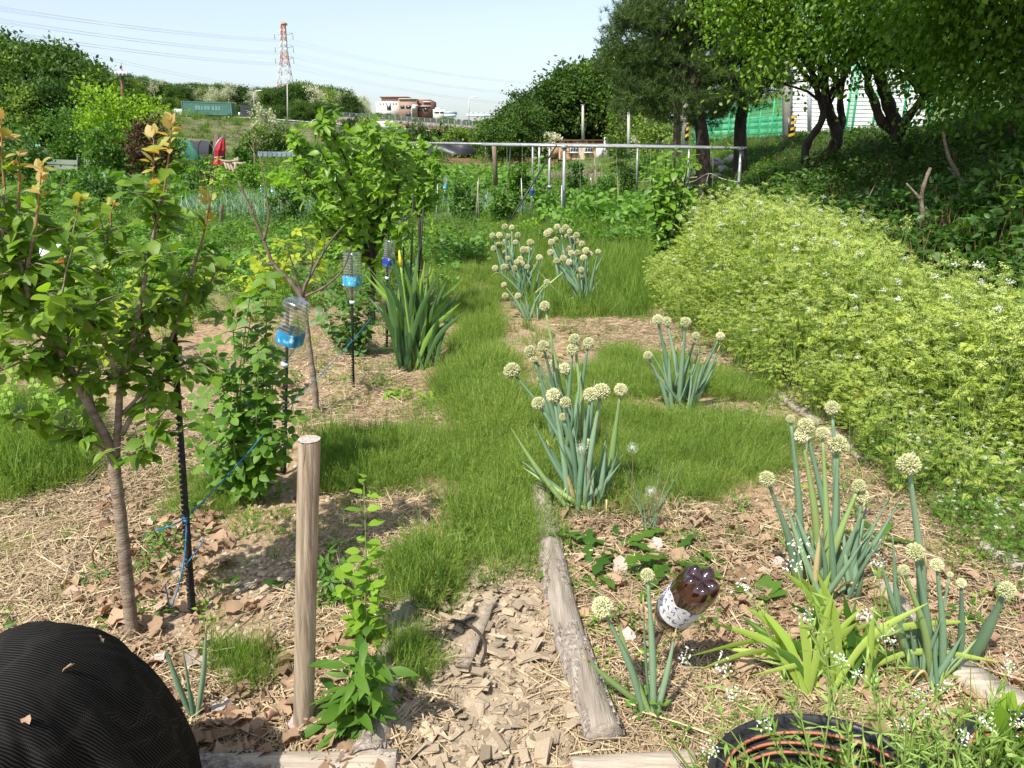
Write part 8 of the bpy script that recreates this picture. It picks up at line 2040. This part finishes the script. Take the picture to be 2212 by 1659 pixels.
# ------------------------------------------------------------------ black tubs with striped hoses
def tub(c, rx, ry, h, label, name='black_tub', hoses=3, tilt=0.0, seed=0):
    t = empty(name, c, label, 'tub'); g = local(); k = 64
    prof = [(.90, 0), (.97, .5), (1.0, .93), (1.035, .95), (1.045, 1.0), (1.02, 1.02), (.985, 1.0), (.965, .9), (.93, .5), (.87, .02)]; V = []
    for r, z in prof:
        for j in range(k):
            a = j / k * 2 * PI; V.append((rx * r * math.cos(a), ry * r * math.sin(a) * (1 + .02 * math.sin(2 * a)), h * z + tilt * math.cos(a + .6) * z))
    g.faces(V, [(i * k + j, i * k + (j + 1) % k, (i + 1) * k + (j + 1) % k, (i + 1) * k + j) for i in range(len(prof) - 1) for j in range(k)]); place('rim_wall', g.mesh('tub_wall', M['black']), t)
    g = local(); V = [(0, 0, h * .25)] + [(rx * .93 * math.cos(j / k * 2 * PI), ry * .93 * math.sin(j / k * 2 * PI), h * .25 + .01 * math.sin(j)) for j in range(k)]; g.faces(V, [(0, 1 + j, 1 + (j + 1) % k) for j in range(k)]); place('soil_fill', g.mesh('soil_fill', M['potting']), t)
    for q in range(hoses):
        zz = h * (.86 - q * .17); rr = .93 - .012 * q
        P = np.array([(rx * rr * math.cos(a), ry * rr * math.sin(a), zz + .006 * math.sin(3 * a + q) + tilt * math.cos(a + .6) * .8) for a in np.arange(72) / 72 * 2 * PI])
        g = local(); g.tube(P, .0105, 10, closed=True); ho = place('hose', g.mesh('hose', M['black']), t)
        off = np.array([[-math.cos(a) * .0098, -math.sin(a) * .0098, .0055] for a in np.arange(72) / 72 * 2 * PI]); g = local(); g.tube(P + off, .0036, 6, closed=True); o = place('orange_stripe', g.mesh('orange_stripe', M['orange']), None); o.parent = ho
    return t
M['potting'] = mat('potting_soil', (.12, .08, .05), (.34, .26, .17), 60, .95, bump=.8, bscale=90)
M['orange'] = mat('orange_stripe_rubber', (.42, .13, .07), (.50, .18, .10), 9, .6)
c1 = np.array([(1722 - 1106) / FPX * 1.72, 1.275, 0.0]); c1 = np.array([.70, 1.27, 0.0])
tub(c1, .25, .215, .19, 'black plastic tub lined with orange striped hose at the bottom of the view', hoses=3)
c2 = np.array([1.27, 1.36, 0.0]); tub(c2, .20, .18, .15, 'second black tub mostly hidden at the lower right corner', hoses=2)

# wiry seed-pod weeds over the tubs
def podweed(b, tips, label, pods=9, m='pods', white=True, dyr=.06):
    t = empty('seed_pod_weed', b, label, 'weed')
    for q in tips:
        Yt = b[1] + RNG.uniform(-dyr, dyr); p = at(q[0], q[1], Yt); P = smooth_path([b + RNG.normal(0, .02, 3) * [1, 1, 0], (b + p) / 2 + RNG.normal(0, .02, 3) + [0, 0, .03], p], 7); g = Geo(); g.tube(P, np.linspace(.0022, .0008, len(P)), 5); st = g.build('stem', M['pods'], t)
        n = pods * 2; u = RNG.uniform(.3, .97, n); s_ = P[(u * (len(P) - 1)).astype(int)]; ax = unit(p - b); d = unit(ax * .6 + RNG.normal(0, .6, (n, 3)) + [0, 0, .1])
        g = Geo(); tpod = Tpl([(0, 0, 0), (.045, .25, .02), (.055, .6, .02), (0, 1, 0), (-.055, .6, .02), (-.045, .25, .02), (0, .4, -.05)], [(0, 1, 2, 3, 4, 5), (0, 6, 1), (1, 6, 2), (2, 6, 3), (3, 6, 4), (4, 6, 5), (5, 6, 0)])
        g.inst(tpod, s_, frames(d, RNG.normal(size=(n, 3))), np.stack([np.full(n, .05), RNG.uniform(.028, .05, n), np.full(n, .05)], 1), 0); pd_ = g.build('pods', M['pods'], t, False); pd_['kind'] = 'stuff'
        if white and RNG.random() < .7:
            g = Geo(); k = 26; pp = p + RNG.normal(0, .009, (k, 3)); g.inst(L_TINY, pp, frames(rdir(k), rdir(k)), .007, 0); f_ = g.build('flower_cluster', M['petal_white'], t, False)
podweed(np.array([.66, 1.2, .1]), [(1560, 1440), (1480, 1420), (1610, 1270), (1730, 1180), (1500, 1560), (1530, 1620), (1580, 1500)], 'wiry seed pod weed arching left over the nearer black tub', 10)
podweed(np.array([.74, 1.22, .1]), [(1720, 1220), (1740, 1330), (1690, 1490), (1650, 1560), (1780, 1480), (1810, 1420)], 'wiry weed with pods rising through the middle of the nearer tub', 10)
podweed(np.array([.86, 1.26, .08]), [(1895, 1210), (1870, 1330), (1925, 1380), (1960, 1420), (1990, 1500), (1850, 1450), (2050, 1440), (1900, 1500)], 'wiry weed with many green pods between the two tubs', 12)
podweed(np.array([.95, 1.28, .03]), [(2040, 1480), (2100, 1500), (2180, 1440), (2000, 1530), (2130, 1560), (1950, 1560), (2080, 1590), (2200, 1560)], 'tangled pod weed growing over the second tub', 12)
x, y = sample([(.42, 1.05, 0), (.9, 1.05, 0), (1.35, 1.15, 0), (1.5, 1.6, 0), (1.1, 1.55, 0), (.8, 1.45, 0), (.6, 1.5, 0), (.42, 1.4, 0)], 110)
lay('tub_weeds', x, y, RNG.uniform(.5, 1.1, len(x)), [WD[0], WD[1], GR[1], cl_leafy(26, .2, .1, .03, (L_SML,), 'pods', 5)], 'mixed small weeds growing in and around the tubs', 'weeds', .04)
# pink peony flowers and orange flowers
for i, (px, py, Yq, s, m_, lab) in enumerate(((1736, 497, 9.8, .05, 'pk', 'magenta peony bloom at the back of the cow parsley, left one'), (1748, 494, 9.8, .05, 'pk', 'magenta peony bloom at the back of the cow parsley, middle one'), (1759, 499, 9.8, .045, 'pk', 'magenta peony bloom at the back of the cow parsley, right one'), (1850, 855, 3.9, .028, 'or', 'single orange poppy on the near cow parsley'), (1978, 880, 3.6, .028, 'or', 'orange poppy farther right in the cow parsley'))):
    if m_ not in M: M[m_] = leaf_mat('magenta_petal', (.42, .01, .12), (.60, .03, .22), .3, tint=(1, .3, .6)) if m_ == 'pk' else leaf_mat('orange_petal', (.75, .32, .02), (.85, .45, .03), .3, tint=(1, .7, .2))
    p = at(px, py, Yq); g = local(); n = 22; d = unit(RNG.normal(size=(n, 3)) + [0, 0, .6]); g.inst(L_OV3, np.zeros((n, 3)), frames(d, np.cross(d, [1, .3, 0])), s, 0); o = place('flower', g.mesh('flower', M[m_]), None, p); tag(o, lab, 'flower')
print('bark faces', [(o.name, len(o.data.polygons)) for o in SC.objects if o.name.startswith('bark') and o.type == 'MESH'])

cane_shrub('climbing_vine', (1163, 470), [(1163, 340), (1160, 360), (1168, 375), (1158, 390), (1150, 400), (1172, 405), (1140, 420), (1185, 425)], 'leafy vine climbing a post behind the diagonal brace', 'vine', 'potato', .16, 100, 2, 7, 21, dyr=.1, spread=.1, r=.01)
